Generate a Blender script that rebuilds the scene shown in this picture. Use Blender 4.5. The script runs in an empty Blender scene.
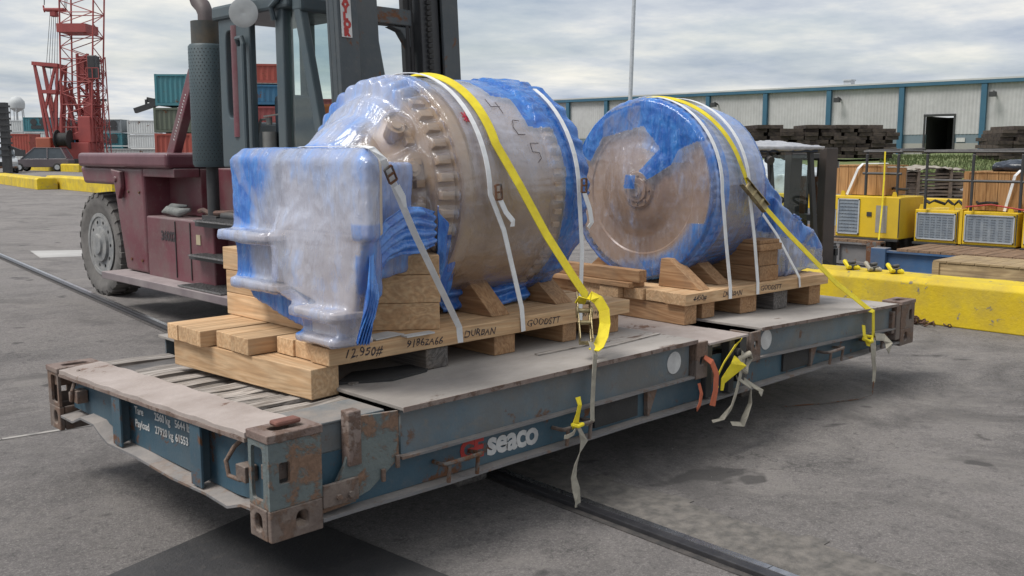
import bpy, bmesh, math, random
from math import sin, cos, pi, radians
from mathutils import Vector, Matrix, noise
random.seed(7)
R = random.Random(11)
scene = bpy.context.scene
COL = scene.collection

# ------------------------------------------------------------------ camera
CAMPOS = Vector((-1.942, -3.37, 1.575)); YAW = 45.54; PITCH = 7.95; FPX = 975.0
cd = bpy.data.cameras.new('camera'); cam = bpy.data.objects.new('camera', cd); COL.objects.link(cam)
cam.location = CAMPOS
cam.rotation_euler = (radians(90 - PITCH), 0, radians(YAW - 90))
cd.sensor_width = 36.0; cd.lens = FPX / 1024 * 36.0; cd.clip_start = 0.05; cd.clip_end = 6000
scene.camera = cam

# ------------------------------------------------------------------ world, sun, exposure
SUN_EL, SUN_AZ = 58.0, 158.0          # azimuth measured from +X toward +Y
w = bpy.data.worlds.new('World'); scene.world = w; w.use_nodes = True
nt = w.node_tree; nt.nodes.clear()
def N(t, typ, **kw):
    n = t.nodes.new(typ)
    for k, v in kw.items(): setattr(n, k, v)
    return n
out = N(nt, 'ShaderNodeOutputWorld'); bg = N(nt, 'ShaderNodeBackground'); bg.inputs[1].default_value = 0.095
sky = N(nt, 'ShaderNodeTexSky', sky_type='NISHITA', sun_disc=False)
sky.sun_elevation = radians(SUN_EL); sky.sun_rotation = radians(90 - SUN_AZ); sky.air_density = 1.3; sky.dust_density = 2.0
tc = N(nt, 'ShaderNodeTexCoord'); sep = N(nt, 'ShaderNodeSeparateXYZ'); nt.links.new(tc.outputs['Generated'], sep.inputs[0])
def wm(op, a, b=None, c=None):
    n = N(nt, 'ShaderNodeMath', operation=op)
    for i, v in enumerate((a, b, c)):
        if v is None: continue
        if isinstance(v, (int, float)): n.inputs[i].default_value = v
        else: nt.links.new(v, n.inputs[i])
    return n.outputs[0]
zz = wm('MAXIMUM', wm('ADD', sep.outputs[2], 0.10), 0.04)
comb = N(nt, 'ShaderNodeCombineXYZ')
nt.links.new(wm('DIVIDE', sep.outputs[0], zz), comb.inputs[0]); nt.links.new(wm('DIVIDE', sep.outputs[1], zz), comb.inputs[1])
n1 = N(nt, 'ShaderNodeTexNoise'); n1.inputs['Scale'].default_value = 0.36; n1.inputs['Detail'].default_value = 9; n1.inputs['Roughness'].default_value = 0.58; n1.inputs['Distortion'].default_value = 0.35
n2 = N(nt, 'ShaderNodeTexNoise'); n2.inputs['Scale'].default_value = 0.85; n2.inputs['Detail'].default_value = 8; n2.inputs['Roughness'].default_value = 0.6
nt.links.new(comb.outputs[0], n1.inputs['Vector']); nt.links.new(comb.outputs[0], n2.inputs['Vector'])
cr = N(nt, 'ShaderNodeValToRGB'); cr.color_ramp.elements[0].position = 0.30; cr.color_ramp.elements[0].color = (0.55, 0.55, 0.55, 1)
cr.color_ramp.elements[1].position = 0.52; cr.color_ramp.elements[1].color = (1, 1, 1, 1)
nt.links.new(n1.outputs['Fac'], cr.inputs[0])
cc = N(nt, 'ShaderNodeValToRGB')
cc.color_ramp.elements[0].position = 0.32; cc.color_ramp.elements[0].color = (0.38, 0.45, 0.57, 1)
cc.color_ramp.elements[1].position = 0.66; cc.color_ramp.elements[1].color = (0.98, 0.95, 0.88, 1)
e = cc.color_ramp.elements.new(0.5); e.color = (0.64, 0.68, 0.73, 1)
nt.links.new(n2.outputs['Fac'], cc.inputs[0])
sc = N(nt, 'ShaderNodeVectorMath', operation='SCALE'); sc.inputs['Scale'].default_value = 8.2
nt.links.new(cc.outputs[0], sc.inputs[0])
mx = N(nt, 'ShaderNodeMix', data_type='RGBA')
nt.links.new(cr.outputs[0], mx.inputs[0]); nt.links.new(sky.outputs[0], mx.inputs[6]); nt.links.new(sc.outputs[0], mx.inputs[7])
nt.links.new(mx.outputs[2], bg.inputs[0]); nt.links.new(bg.outputs[0], out.inputs[0])

sd = bpy.data.lights.new('sun', 'SUN'); sd.energy = 2.5; sd.angle = radians(26); sd.color = (1, 0.965, 0.91)
so = bpy.data.objects.new('sun', sd); COL.objects.link(so)
dv = Vector((cos(radians(SUN_EL)) * cos(radians(SUN_AZ)), cos(radians(SUN_EL)) * sin(radians(SUN_AZ)), sin(radians(SUN_EL))))
so.rotation_euler = dv.to_track_quat('Z', 'Y').to_euler(); so.location = (0, 0, 30)
vs = scene.view_settings; vs.view_transform = 'Standard'; vs.look = 'None'; vs.gamma = 1.0; vs.exposure = 0.38; vs.use_curve_mapping = False

# ------------------------------------------------------------------ materials
MATS = {}
def mat(name, c1, c2=None, sc=3.0, rough=0.6, metal=0.0, bump=0.0, bsc=60.0, rust=0.0, rsc=4.0, rcol=(0.10, 0.045, 0.022),
        dust=0.0, dcol=(0.30, 0.26, 0.23), stretch=(1, 1, 1), coat=0.0, rnd=0.0, detail=6, spec=0.5, lo=0.35, hi=0.65, grime=0.0):
    if name in MATS: return MATS[name]
    m = bpy.data.materials.new(name); m.use_nodes = True; t = m.node_tree; L = t.links
    p = t.nodes['Principled BSDF']; MATS[name] = m
    tcn = N(t, 'ShaderNodeTexCoord'); mp = N(t, 'ShaderNodeMapping'); mp.inputs['Scale'].default_value = stretch
    L.new(tcn.outputs['Object'], mp.inputs[0]); vec = mp.outputs[0]
    oi = N(t, 'ShaderNodeObjectInfo')
    ofs = N(t, 'ShaderNodeVectorMath', operation='SCALE'); ofs.inputs[0].default_value = (7.3, 3.1, 5.7); L.new(oi.outputs['Random'], ofs.inputs['Scale'])
    add = N(t, 'ShaderNodeVectorMath', operation='ADD'); L.new(vec, add.inputs[0]); L.new(ofs.outputs[0], add.inputs[1]); vec = add.outputs[0]
    def noi(scale, det=detail, ro=0.6, dist=0.0, v=vec):
        n = N(t, 'ShaderNodeTexNoise'); n.inputs['Scale'].default_value = scale; n.inputs['Detail'].default_value = det
        n.inputs['Roughness'].default_value = ro; n.inputs['Distortion'].default_value = dist; L.new(v, n.inputs['Vector']); return n.outputs['Fac']
    def ramp(fac, a, b):
        n = N(t, 'ShaderNodeMapRange'); n.inputs['From Min'].default_value = a; n.inputs['From Max'].default_value = b; L.new(fac, n.inputs['Value']); return n.outputs[0]
    def mix(f, a, b):
        n = N(t, 'ShaderNodeMix', data_type='RGBA')
        if isinstance(f, float): n.inputs[0].default_value = f
        else: L.new(f, n.inputs[0])
        for i, v in ((6, a), (7, b)):
            if isinstance(v, tuple): n.inputs[i].default_value = (*v, 1)
            else: L.new(v, n.inputs[i])
        return n.outputs[2]
    def math2(op, a, b):
        n = N(t, 'ShaderNodeMath', operation=op)
        for i, v in enumerate((a, b)):
            if isinstance(v, (int, float)): n.inputs[i].default_value = v
            else: L.new(v, n.inputs[i])
        return n.outputs[0]
    c = mix(ramp(noi(sc), lo, hi), c1, c2 or tuple(v * 0.8 for v in c1))
    if rnd:
        hv = N(t, 'ShaderNodeHueSaturation'); L.new(c, hv.inputs['Color'])
        L.new(math2('ADD', math2('MULTIPLY', oi.outputs['Random'], rnd), 1 - rnd / 2), hv.inputs['Value']); c = hv.outputs[0]
    if grime:
        g_ = math2('MULTIPLY', ramp(noi(1.7, 8, 0.65), 0.42, 0.62), grime); c = mix(g_, c, (0.13, 0.12, 0.11))
        g2 = math2('MULTIPLY', ramp(noi(23, 6, 0.7), 0.55, 0.75), grime * 0.8); c = mix(g2, c, (0.20, 0.17, 0.14))
    ro = None
    if rust:
        rf = ramp(noi(rsc, 10, 0.7, 0.3), 0.62 - rust * 0.35, 0.66 - rust * 0.32)
        rc = mix(ramp(noi(rsc * 9), 0.3, 0.7), rcol, tuple(v * 1.6 for v in rcol)); c = mix(rf, c, rc)
        ro = math2('ADD', math2('MULTIPLY', rf, 0.9 - rough), rough)
        metal_in = None
    if dust:
        ge = N(t, 'ShaderNodeNewGeometry'); sp = N(t, 'ShaderNodeSeparateXYZ'); L.new(ge.outputs['Normal'], sp.inputs[0])
        up = ramp(sp.outputs[2], 0.2, 0.9)
        df = math2('MULTIPLY', math2('MULTIPLY', up, ramp(noi(sc * 2.3, 8), 0.2, 0.6)), dust); c = mix(df, c, dcol)
    L.new(c, p.inputs['Base Color']); p.inputs['Metallic'].default_value = metal; p.inputs['Specular IOR Level'].default_value = spec
    if ro is not None: L.new(ro, p.inputs['Roughness'])
    else:
        L.new(math2('ADD', math2('MULTIPLY', noi(sc * 4), 0.2), rough - 0.1), p.inputs['Roughness'])
    if coat: p.inputs['Coat Weight'].default_value = coat; p.inputs['Coat Roughness'].default_value = 0.15
    if bump:
        b = N(t, 'ShaderNodeBump'); b.inputs['Strength'].default_value = bump; b.inputs['Distance'].default_value = 0.01
        h = noi(bsc, 8, 0.65)
        if rust: h = math2('ADD', h, math2('MULTIPLY', rf, 0.6))
        L.new(h, b.inputs['Height']); L.new(b.outputs[0], p.inputs['Normal'])
    return m

def wood(name, c1, c2, axis, grime=0.0, rnd=0.3, gsc=1.0, old=False):
    if name in MATS: return MATS[name]
    m = bpy.data.materials.new(name); m.use_nodes = True; t = m.node_tree; L = t.links; p = t.nodes['Principled BSDF']; MATS[name] = m
    tcn = N(t, 'ShaderNodeTexCoord'); mp = N(t, 'ShaderNodeMapping')
    s = [9.0 * gsc] * 3; s[axis] = 0.55; mp.inputs['Scale'].default_value = s
    oi = N(t, 'ShaderNodeObjectInfo'); sv = N(t, 'ShaderNodeVectorMath', operation='SCALE'); sv.inputs[0].default_value = (31, 17, 23); L.new(oi.outputs['Random'], sv.inputs['Scale'])
    ad = N(t, 'ShaderNodeVectorMath', operation='ADD'); L.new(tcn.outputs['Object'], mp.inputs[0]); L.new(mp.outputs[0], ad.inputs[0]); L.new(sv.outputs[0], ad.inputs[1])
    a = N(t, 'ShaderNodeTexNoise'); a.inputs['Scale'].default_value = 1.0; a.inputs['Detail'].default_value = 3; a.inputs['Distortion'].default_value = 0.6; L.new(ad.outputs[0], a.inputs['Vector'])
    ml = N(t, 'ShaderNodeMath', operation='MULTIPLY'); ml.inputs[1].default_value = 9.0; L.new(a.outputs['Fac'], ml.inputs[0])
    fr = N(t, 'ShaderNodeMath', operation='PINGPONG'); fr.inputs[1].default_value = 0.5; L.new(ml.outputs[0], fr.inputs[0])
    mr = N(t, 'ShaderNodeMapRange'); mr.inputs['From Min'].default_value = 0.05; mr.inputs['From Max'].default_value = 0.45; L.new(fr.outputs[0], mr.inputs['Value'])
    mxn = N(t, 'ShaderNodeMix', data_type='RGBA'); L.new(mr.outputs[0], mxn.inputs[0]); mxn.inputs[6].default_value = (*c2, 1); mxn.inputs[7].default_value = (*c1, 1)
    f = N(t, 'ShaderNodeTexNoise'); f.inputs['Scale'].default_value = 6; f.inputs['Detail'].default_value = 8; L.new(ad.outputs[0], f.inputs['Vector'])
    f2 = N(t, 'ShaderNodeMapRange'); f2.inputs['From Min'].default_value = 0.25; f2.inputs['From Max'].default_value = 0.75; f2.inputs['To Min'].default_value = 0.72; f2.inputs['To Max'].default_value = 1.15; L.new(f.outputs['Fac'], f2.inputs['Value'])
    hv = N(t, 'ShaderNodeHueSaturation'); L.new(mxn.outputs[2], hv.inputs['Color'])
    rr = N(t, 'ShaderNodeMath', operation='MULTIPLY_ADD'); L.new(oi.outputs['Random'], rr.inputs[0]); rr.inputs[1].default_value = rnd; rr.inputs[2].default_value = 1 - rnd / 2
    mm = N(t, 'ShaderNodeMath', operation='MULTIPLY'); L.new(rr.outputs[0], mm.inputs[0]); L.new(f2.outputs[0], mm.inputs[1]); L.new(mm.outputs[0], hv.inputs['Value'])
    c = hv.outputs[0]
    g = N(t, 'ShaderNodeTexNoise'); g.inputs['Scale'].default_value = 5; g.inputs['Detail'].default_value = 8; L.new(tcn.outputs['Object'], g.inputs['Vector'])
    gr = N(t, 'ShaderNodeMapRange'); gr.inputs['From Min'].default_value = 0.48; gr.inputs['From Max'].default_value = 0.72; gr.inputs['To Max'].default_value = 0.25 + grime; L.new(g.outputs['Fac'], gr.inputs['Value'])
    gm = N(t, 'ShaderNodeMix', data_type='RGBA'); L.new(gr.outputs[0], gm.inputs[0]); L.new(c, gm.inputs[6]); gm.inputs[7].default_value = (0.16, 0.12, 0.085, 1)
    L.new(gm.outputs[2], p.inputs['Base Color']); p.inputs['Roughness'].default_value = 0.8; p.inputs['Specular IOR Level'].default_value = 0.25
    b = N(t, 'ShaderNodeBump'); b.inputs['Strength'].default_value = 0.9 if old else 0.35; b.inputs['Distance'].default_value = 0.006
    L.new(f.outputs['Fac'], b.inputs['Height']); L.new(b.outputs[0], p.inputs['Normal'])
    return m

def film_mat(name):
    """thin stretch film over a painted machine. attribute Tint: R = layers of blue film gathered here, G = pulled tight and clear"""
    m = bpy.data.materials.new(name); m.use_nodes = True; t = m.node_tree; L = t.links; t.nodes.remove(t.nodes['Principled BSDF']); o_ = t.nodes['Material Output']
    at = N(t, 'ShaderNodeAttribute', attribute_name='Tint'); sp = N(t, 'ShaderNodeSeparateColor'); L.new(at.outputs['Color'], sp.inputs[0])
    tcn = N(t, 'ShaderNodeTexCoord')
    def noi(scale, det=6, ro=0.6, dist=0.0, st=(1, 1, 1)):
        mp = N(t, 'ShaderNodeMapping'); mp.inputs['Scale'].default_value = st; L.new(tcn.outputs['Object'], mp.inputs[0])
        n = N(t, 'ShaderNodeTexNoise'); n.inputs['Scale'].default_value = scale; n.inputs['Detail'].default_value = det
        n.inputs['Roughness'].default_value = ro; n.inputs['Distortion'].default_value = dist; L.new(mp.outputs[0], n.inputs['Vector']); return n.outputs['Fac']
    def mr(f, a, b, c=0.0, d=1.0):
        n = N(t, 'ShaderNodeMapRange'); n.inputs['From Min'].default_value = a; n.inputs['From Max'].default_value = b
        n.inputs['To Min'].default_value = c; n.inputs['To Max'].default_value = d; L.new(f, n.inputs['Value']); return n.outputs[0]
    def ma(op, a, b):
        n = N(t, 'ShaderNodeMath', operation=op)
        for i, v in enumerate((a, b)):
            if isinstance(v, (int, float)): n.inputs[i].default_value = v
            else: L.new(v, n.inputs[i])
        return n.outputs[0]
    def mix(f, a, b):
        n = N(t, 'ShaderNodeMix', data_type='RGBA'); L.new(f, n.inputs[0])
        for i, v in ((6, a), (7, b)):
            if isinstance(v, tuple): n.inputs[i].default_value = (*v, 1)
            else: L.new(v, n.inputs[i])
        return n.outputs[2]
    def crease(scale, st, width, dist=0.4):
        return mr(ma('ABSOLUTE', ma('SUBTRACT', noi(scale, 3, 0.5, dist, st), 0.5), 0.0), 0.0, width, 1.0, 0.0)
    fold = noi(3.6, 8, 0.62, 0.6, (1, 1.6, 0.6)); med = noi(13, 7, 0.65, 0.5, (1, 1.3, 0.55))
    c1_ = crease(5.0, (1.6, 1.5, 0.35), 0.010); c2_ = crease(9.0, (0.6, 1.2, 1.6), 0.010); c3_ = crease(17, (1, 1, 0.5), 0.016, 0.8)
    vo = N(t, 'ShaderNodeTexVoronoi', feature='F1'); vo.inputs['Scale'].default_value = 16; vm = N(t, 'ShaderNodeVectorMath', operation='MULTIPLY_ADD')
    nz = N(t, 'ShaderNodeTexNoise'); nz.inputs['Scale'].default_value = 7; L.new(tcn.outputs['Object'], nz.inputs['Vector']); L.new(nz.outputs['Color'], vm.inputs[0]); vm.inputs[1].default_value = (.12, .12, .12); L.new(tcn.outputs['Object'], vm.inputs[2]); L.new(vm.outputs[0], vo.inputs['Vector'])
    blue = mr(ma('ADD', sp.outputs[0], ma('MULTIPLY', ma('ADD', ma('SUBTRACT', fold, 0.5), ma('MULTIPLY', ma('SUBTRACT', med, 0.5), 0.8)), 0.9)), 0.10, 0.72)
    haze = ma('SUBTRACT', 1.0, sp.outputs[1])
    haze = mr(ma('ADD', haze, ma('MULTIPLY', ma('SUBTRACT', fold, 0.5), 1.1)), 0.0, 1.0)
    alpha = ma('ADD', ma('MULTIPLY', haze, 0.58), 0.05)
    alpha = ma('ADD', alpha, ma('MULTIPLY', blue, 0.50))
    alpha = ma('ADD', alpha, ma('MULTIPLY', ma('MAXIMUM', c1_, ma('MULTIPLY', c2_, 0.7)), 0.05)); alpha = ma('ADD', alpha, ma('MULTIPLY', mr(med, 0.5, 0.75), 0.09))
    alpha = ma('MINIMUM', alpha, 0.96)
    dcol = mix(blue, mix(haze, (0.60, 0.62, 0.74), (0.60, 0.66, 0.84)), mix(mr(med, 0.35, 0.68), (0.010, 0.10, 0.44), (0.06, 0.24, 0.64)))
    dcol = mix(ma('MULTIPLY', c1_, 0.12), dcol, (0.62, 0.70, 0.88))
    tint = mix(blue, (0.93, 0.93, 0.98), (0.28, 0.50, 0.95))
    b = N(t, 'ShaderNodeBump'); b.inputs['Strength'].default_value = 0.9; b.inputs['Distance'].default_value = 0.016
    wr_ = ma('POWER', ma('ABSOLUTE', ma('SUBTRACT', noi(5.5, 4, 0.5, 0.3, (1, 1.7, 0.35)), 0.5), 0), 0.7)
    h = ma('ADD', ma('ADD', ma('MULTIPLY', fold, 0.5), ma('MULTIPLY', wr_, 0.8)), ma('MULTIPLY', ma('ADD', c1_, ma('MULTIPLY', c2_, 0.4)), 0.07))
    h = ma('ADD', h, ma('MULTIPLY', vo.outputs['Distance'], 0.05)); h = ma('ADD', h, ma('MULTIPLY', med, 0.30)); h = ma('ADD', h, ma('MULTIPLY', noi(40, 3, 0.6), 0.03))
    L.new(h, b.inputs['Height'])
    tr = N(t, 'ShaderNodeBsdfTransparent'); L.new(tint, tr.inputs[0])
    df = N(t, 'ShaderNodeBsdfDiffuse'); L.new(dcol, df.inputs[0]); L.new(b.outputs[0], df.inputs['Normal'])
    gl = N(t, 'ShaderNodeBsdfGlossy'); gl.inputs['Roughness'].default_value = 0.17; gl.inputs[0].default_value = (0.95, 0.97, 1, 1); L.new(b.outputs[0], gl.inputs['Normal'])
    lw = N(t, 'ShaderNodeLayerWeight'); L.new(b.outputs[0], lw.inputs['Normal'])
    gf = ma('ADD', ma('MULTIPLY', ma('POWER', lw.outputs['Facing'], 3.5), 0.60), 0.075)
    m1 = N(t, 'ShaderNodeMixShader'); m2 = N(t, 'ShaderNodeMixShader')
    L.new(alpha, m1.inputs[0]); L.new(tr.outputs[0], m1.inputs[1]); L.new(df.outputs[0], m1.inputs[2])
    L.new(gf, m2.inputs[0]); L.new(m1.outputs[0], m2.inputs[1]); L.new(gl.outputs[0], m2.inputs[2]); L.new(m2.outputs[0], o_.inputs[0])
    return m

asphalt_light = None
STEEL = mat('rack_blue_steel', (0.085, 0.13, 0.165), (0.135, 0.175, 0.20), 2.5, 0.55, bump=0.3, bsc=40, rust=0.07, rsc=3.0, dust=0.75, rcol=(0.105, 0.066, 0.048), grime=0.75)
STEELD = mat('rack_dark_blue_steel', (0.032, 0.078, 0.115), (0.045, 0.095, 0.13), 3, 0.55, bump=0.2, rust=0.12, rsc=4, dust=0.6, grime=0.25)
CASTING = mat('rusty_casting', (0.20, 0.155, 0.13), (0.12, 0.088, 0.075), 7, 0.75, bump=0.6, bsc=55, rust=0.42, rsc=5, rcol=(0.12, 0.078, 0.058), dust=0.6, grime=0.35)
CASTG = mat('rusty_green_post', (0.14, 0.165, 0.16), (0.11, 0.135, 0.14), 5, 0.7, bump=0.6, bsc=45, rust=0.36, rsc=5.5, rcol=(0.15, 0.092, 0.062), dust=0.6)
FLANGE = mat('dusty_flange', (0.20, 0.19, 0.19), (0.14, 0.14, 0.145), 3, 0.75, bump=0.4, rust=0.2, rsc=5, rcol=(0.13, 0.09, 0.07), dust=0.9, dcol=(0.30, 0.27, 0.25))
DECK = mat('deck_dusty', (0.38, 0.35, 0.325), (0.26, 0.235, 0.215), 1.8, 0.85, bump=0.5, bsc=35, rust=0.06, rsc=3.2, rcol=(0.09, 0.055, 0.04), stretch=(0.5, 1, 1), grime=0.35)
LIP = mat('rust_lip', (0.16, 0.11, 0.095), (0.24, 0.19, 0.165), 6, 0.8, bump=0.5, rust=0.3, rsc=8, rcol=(0.10, 0.065, 0.05))
RAMP = mat('worn_end_plate', (0.40, 0.345, 0.32), (0.30, 0.25, 0.225), 4, 0.75, bump=0.4, rust=0.05, rsc=4, rcol=(0.12, 0.07, 0.05))
BLACK = mat('black_rubber', (0.022, 0.022, 0.023), (0.035, 0.034, 0.034), 8, 0.8, bump=0.4)
DARK = mat('dark_steel', (0.03, 0.032, 0.035), (0.045, 0.045, 0.047), 5, 0.5, bump=0.2, dust=0.3)
GRIMY = mat('grimy_steel', (0.10, 0.095, 0.09), (0.16, 0.14, 0.125), 9, 0.7, bump=0.4, rust=0.5, rsc=9)
WHITEP = mat('white_paint', (0.62, 0.62, 0.61), (0.48, 0.48, 0.48), 9, 0.6, grime=0.3)
REDP = mat('red_paint', (0.42, 0.035, 0.03), None, 9, 0.6)
WEBW = mat('white_webbing', (0.80, 0.81, 0.82), (0.68, 0.69, 0.70), 12, 0.7, bump=0.3, bsc=300)
WEBY = mat('yellow_webbing', (0.80, 0.66, 0.02), (0.66, 0.52, 0.015), 14, 0.6, bump=0.4, bsc=300)
WEBT = mat('dirty_webbing', (0.40, 0.37, 0.30), (0.26, 0.24, 0.20), 14, 0.8, bump=0.4, bsc=200)
WEBO = mat('orange_webbing', (0.50, 0.13, 0.06), (0.40, 0.10, 0.05), 14, 0.75, bump=0.4, bsc=200)
BRASS = mat('zinc_ratchet', (0.42, 0.35, 0.20), (0.20, 0.16, 0.09), 20, 0.4, metal=0.8, bump=0.3)
INK = mat('marker_ink', (0.045, 0.035, 0.04), None, 5, 0.7)
REDINK = mat('red_marker', (0.48, 0.035, 0.07), None, 5, 0.7)
WX = wood('lumber_x', (0.60, 0.41, 0.24), (0.51, 0.32, 0.175), 0)
WY = wood('lumber_y', (0.62, 0.43, 0.26), (0.53, 0.34, 0.19), 1)
WYD = wood('lumber_brown_y', (0.43, 0.26, 0.14), (0.33, 0.185, 0.095), 1, grime=0.2)
WOLD = wood('lumber_dark', (0.17, 0.155, 0.145), (0.10, 0.09, 0.085), 1, grime=0.4, old=True)
WCR = wood('crate_wood', (0.48, 0.27, 0.12), (0.38, 0.20, 0.085), 2, rnd=0.15)
WCR2 = wood('old_crate_wood', (0.44, 0.33, 0.19), (0.32, 0.23, 0.13), 1, grime=0.3)
MAROON = mat('maroon_paint', (0.115, 0.022, 0.034), (0.155, 0.048, 0.062), 2, 0.45, bump=0.15, bsc=30, dust=0.95, dcol=(0.30, 0.24, 0.24), grime=0.5, coat=0.2)
SLATE = mat('slate_paint', (0.045, 0.07, 0.085), (0.06, 0.085, 0.098), 3, 0.5, bump=0.1, grime=0.15, coat=0.15)
MAST = mat('mast_paint', (0.042, 0.055, 0.065), (0.06, 0.072, 0.08), 3, 0.5, bump=0.15, rust=0.12, rsc=3, grime=0.25)
TYRE = mat('dusty_tyre', (0.165, 0.155, 0.148), (0.10, 0.096, 0.092), 5, 0.9, bump=0.6, bsc=45)
HUB = mat('dusty_wheel', (0.30, 0.30, 0.295), (0.17, 0.18, 0.19), 9, 0.8, bump=0.4, grime=0.3)
YEL = mat('yellow_paint', (0.70, 0.47, 0.012), (0.60, 0.40, 0.012), 3, 0.6, bump=0.2, grime=0.10)
YELB = mat('yellow_barrier_paint', (0.70, 0.52, 0.012), (0.58, 0.41, 0.012), 2.2, 0.7, bump=0.6, bsc=30, grime=0.30, rust=0.05, rsc=9, rcol=(0.16, 0.15, 0.14))
REDC = mat('crane_red', (0.36, 0.075, 0.068), (0.28, 0.06, 0.06), 0.8, 0.6)  # crane paint paled, so distance haze is put into the colour

def glassmat(name, col, rough=0.05, alpha=0.5):
    m = bpy.data.materials.new(name); m.use_nodes = True; t = m.node_tree; L = t.links
    t.nodes.remove(t.nodes['Principled BSDF']); o = t.nodes['Material Output']
    tr = N(t, 'ShaderNodeBsdfTransparent'); tr.inputs[0].default_value = (*col, 1); gl = N(t, 'ShaderNodeBsdfGlossy'); gl.inputs['Roughness'].default_value = rough
    df = N(t, 'ShaderNodeBsdfDiffuse'); df.inputs[0].default_value = (0.22, 0.26, 0.26, 1)
    lw = N(t, 'ShaderNodeLayerWeight'); pw_ = N(t, 'ShaderNodeMath', operation='POWER'); pw_.inputs[1].default_value = 4.0; L.new(lw.outputs['Facing'], pw_.inputs[0]); fr = N(t, 'ShaderNodeMath', operation='MULTIPLY_ADD'); fr.inputs[1].default_value = 0.75; fr.inputs[2].default_value = 0.05; L.new(pw_.outputs[0], fr.inputs[0]); m1 = N(t, 'ShaderNodeMixShader'); m2 = N(t, 'ShaderNodeMixShader'); m2.inputs[0].default_value = alpha
    L.new(fr.outputs[0], m1.inputs[0]); L.new(tr.outputs[0], m1.inputs[1]); L.new(gl.outputs[0], m1.inputs[2])
    L.new(m1.outputs[0], m2.inputs[1]); L.new(df.outputs[0], m2.inputs[2]); L.new(m2.outputs[0], o.inputs[0]); return m
GLASS = glassmat('cab_glass', (0.88, 0.955, 0.945), 0.04, 0.03)
CARGLASS = mat('car_glass', (0.07, 0.085, 0.10), None, 3, 0.12)
CLEARFILM = glassmat('clear_sheeting', (0.85, 0.88, 0.92), 0.25, 0.35)

# ------------------------------------------------------------------ mesh helpers
ORG = {}
def thing(name, label, cat, loc=(0, 0, 0), rz=0.0, group=None, kind=None):
    o = bpy.data.objects.new(name, None); COL.objects.link(o); o.location = loc; o.rotation_euler = (0, 0, radians(rz)); o.empty_display_size = 0.2
    o['label'] = label; o['category'] = cat
    if group: o['group'] = group
    if kind: o['kind'] = kind
    ORG[o.name] = (tuple(loc), rz != 0.0)
    return o
def tag(o, label, cat, group=None, kind=None):
    o['label'] = label; o['category'] = cat
    if group: o['group'] = group
    if kind: o['kind'] = kind
    return o

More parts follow.
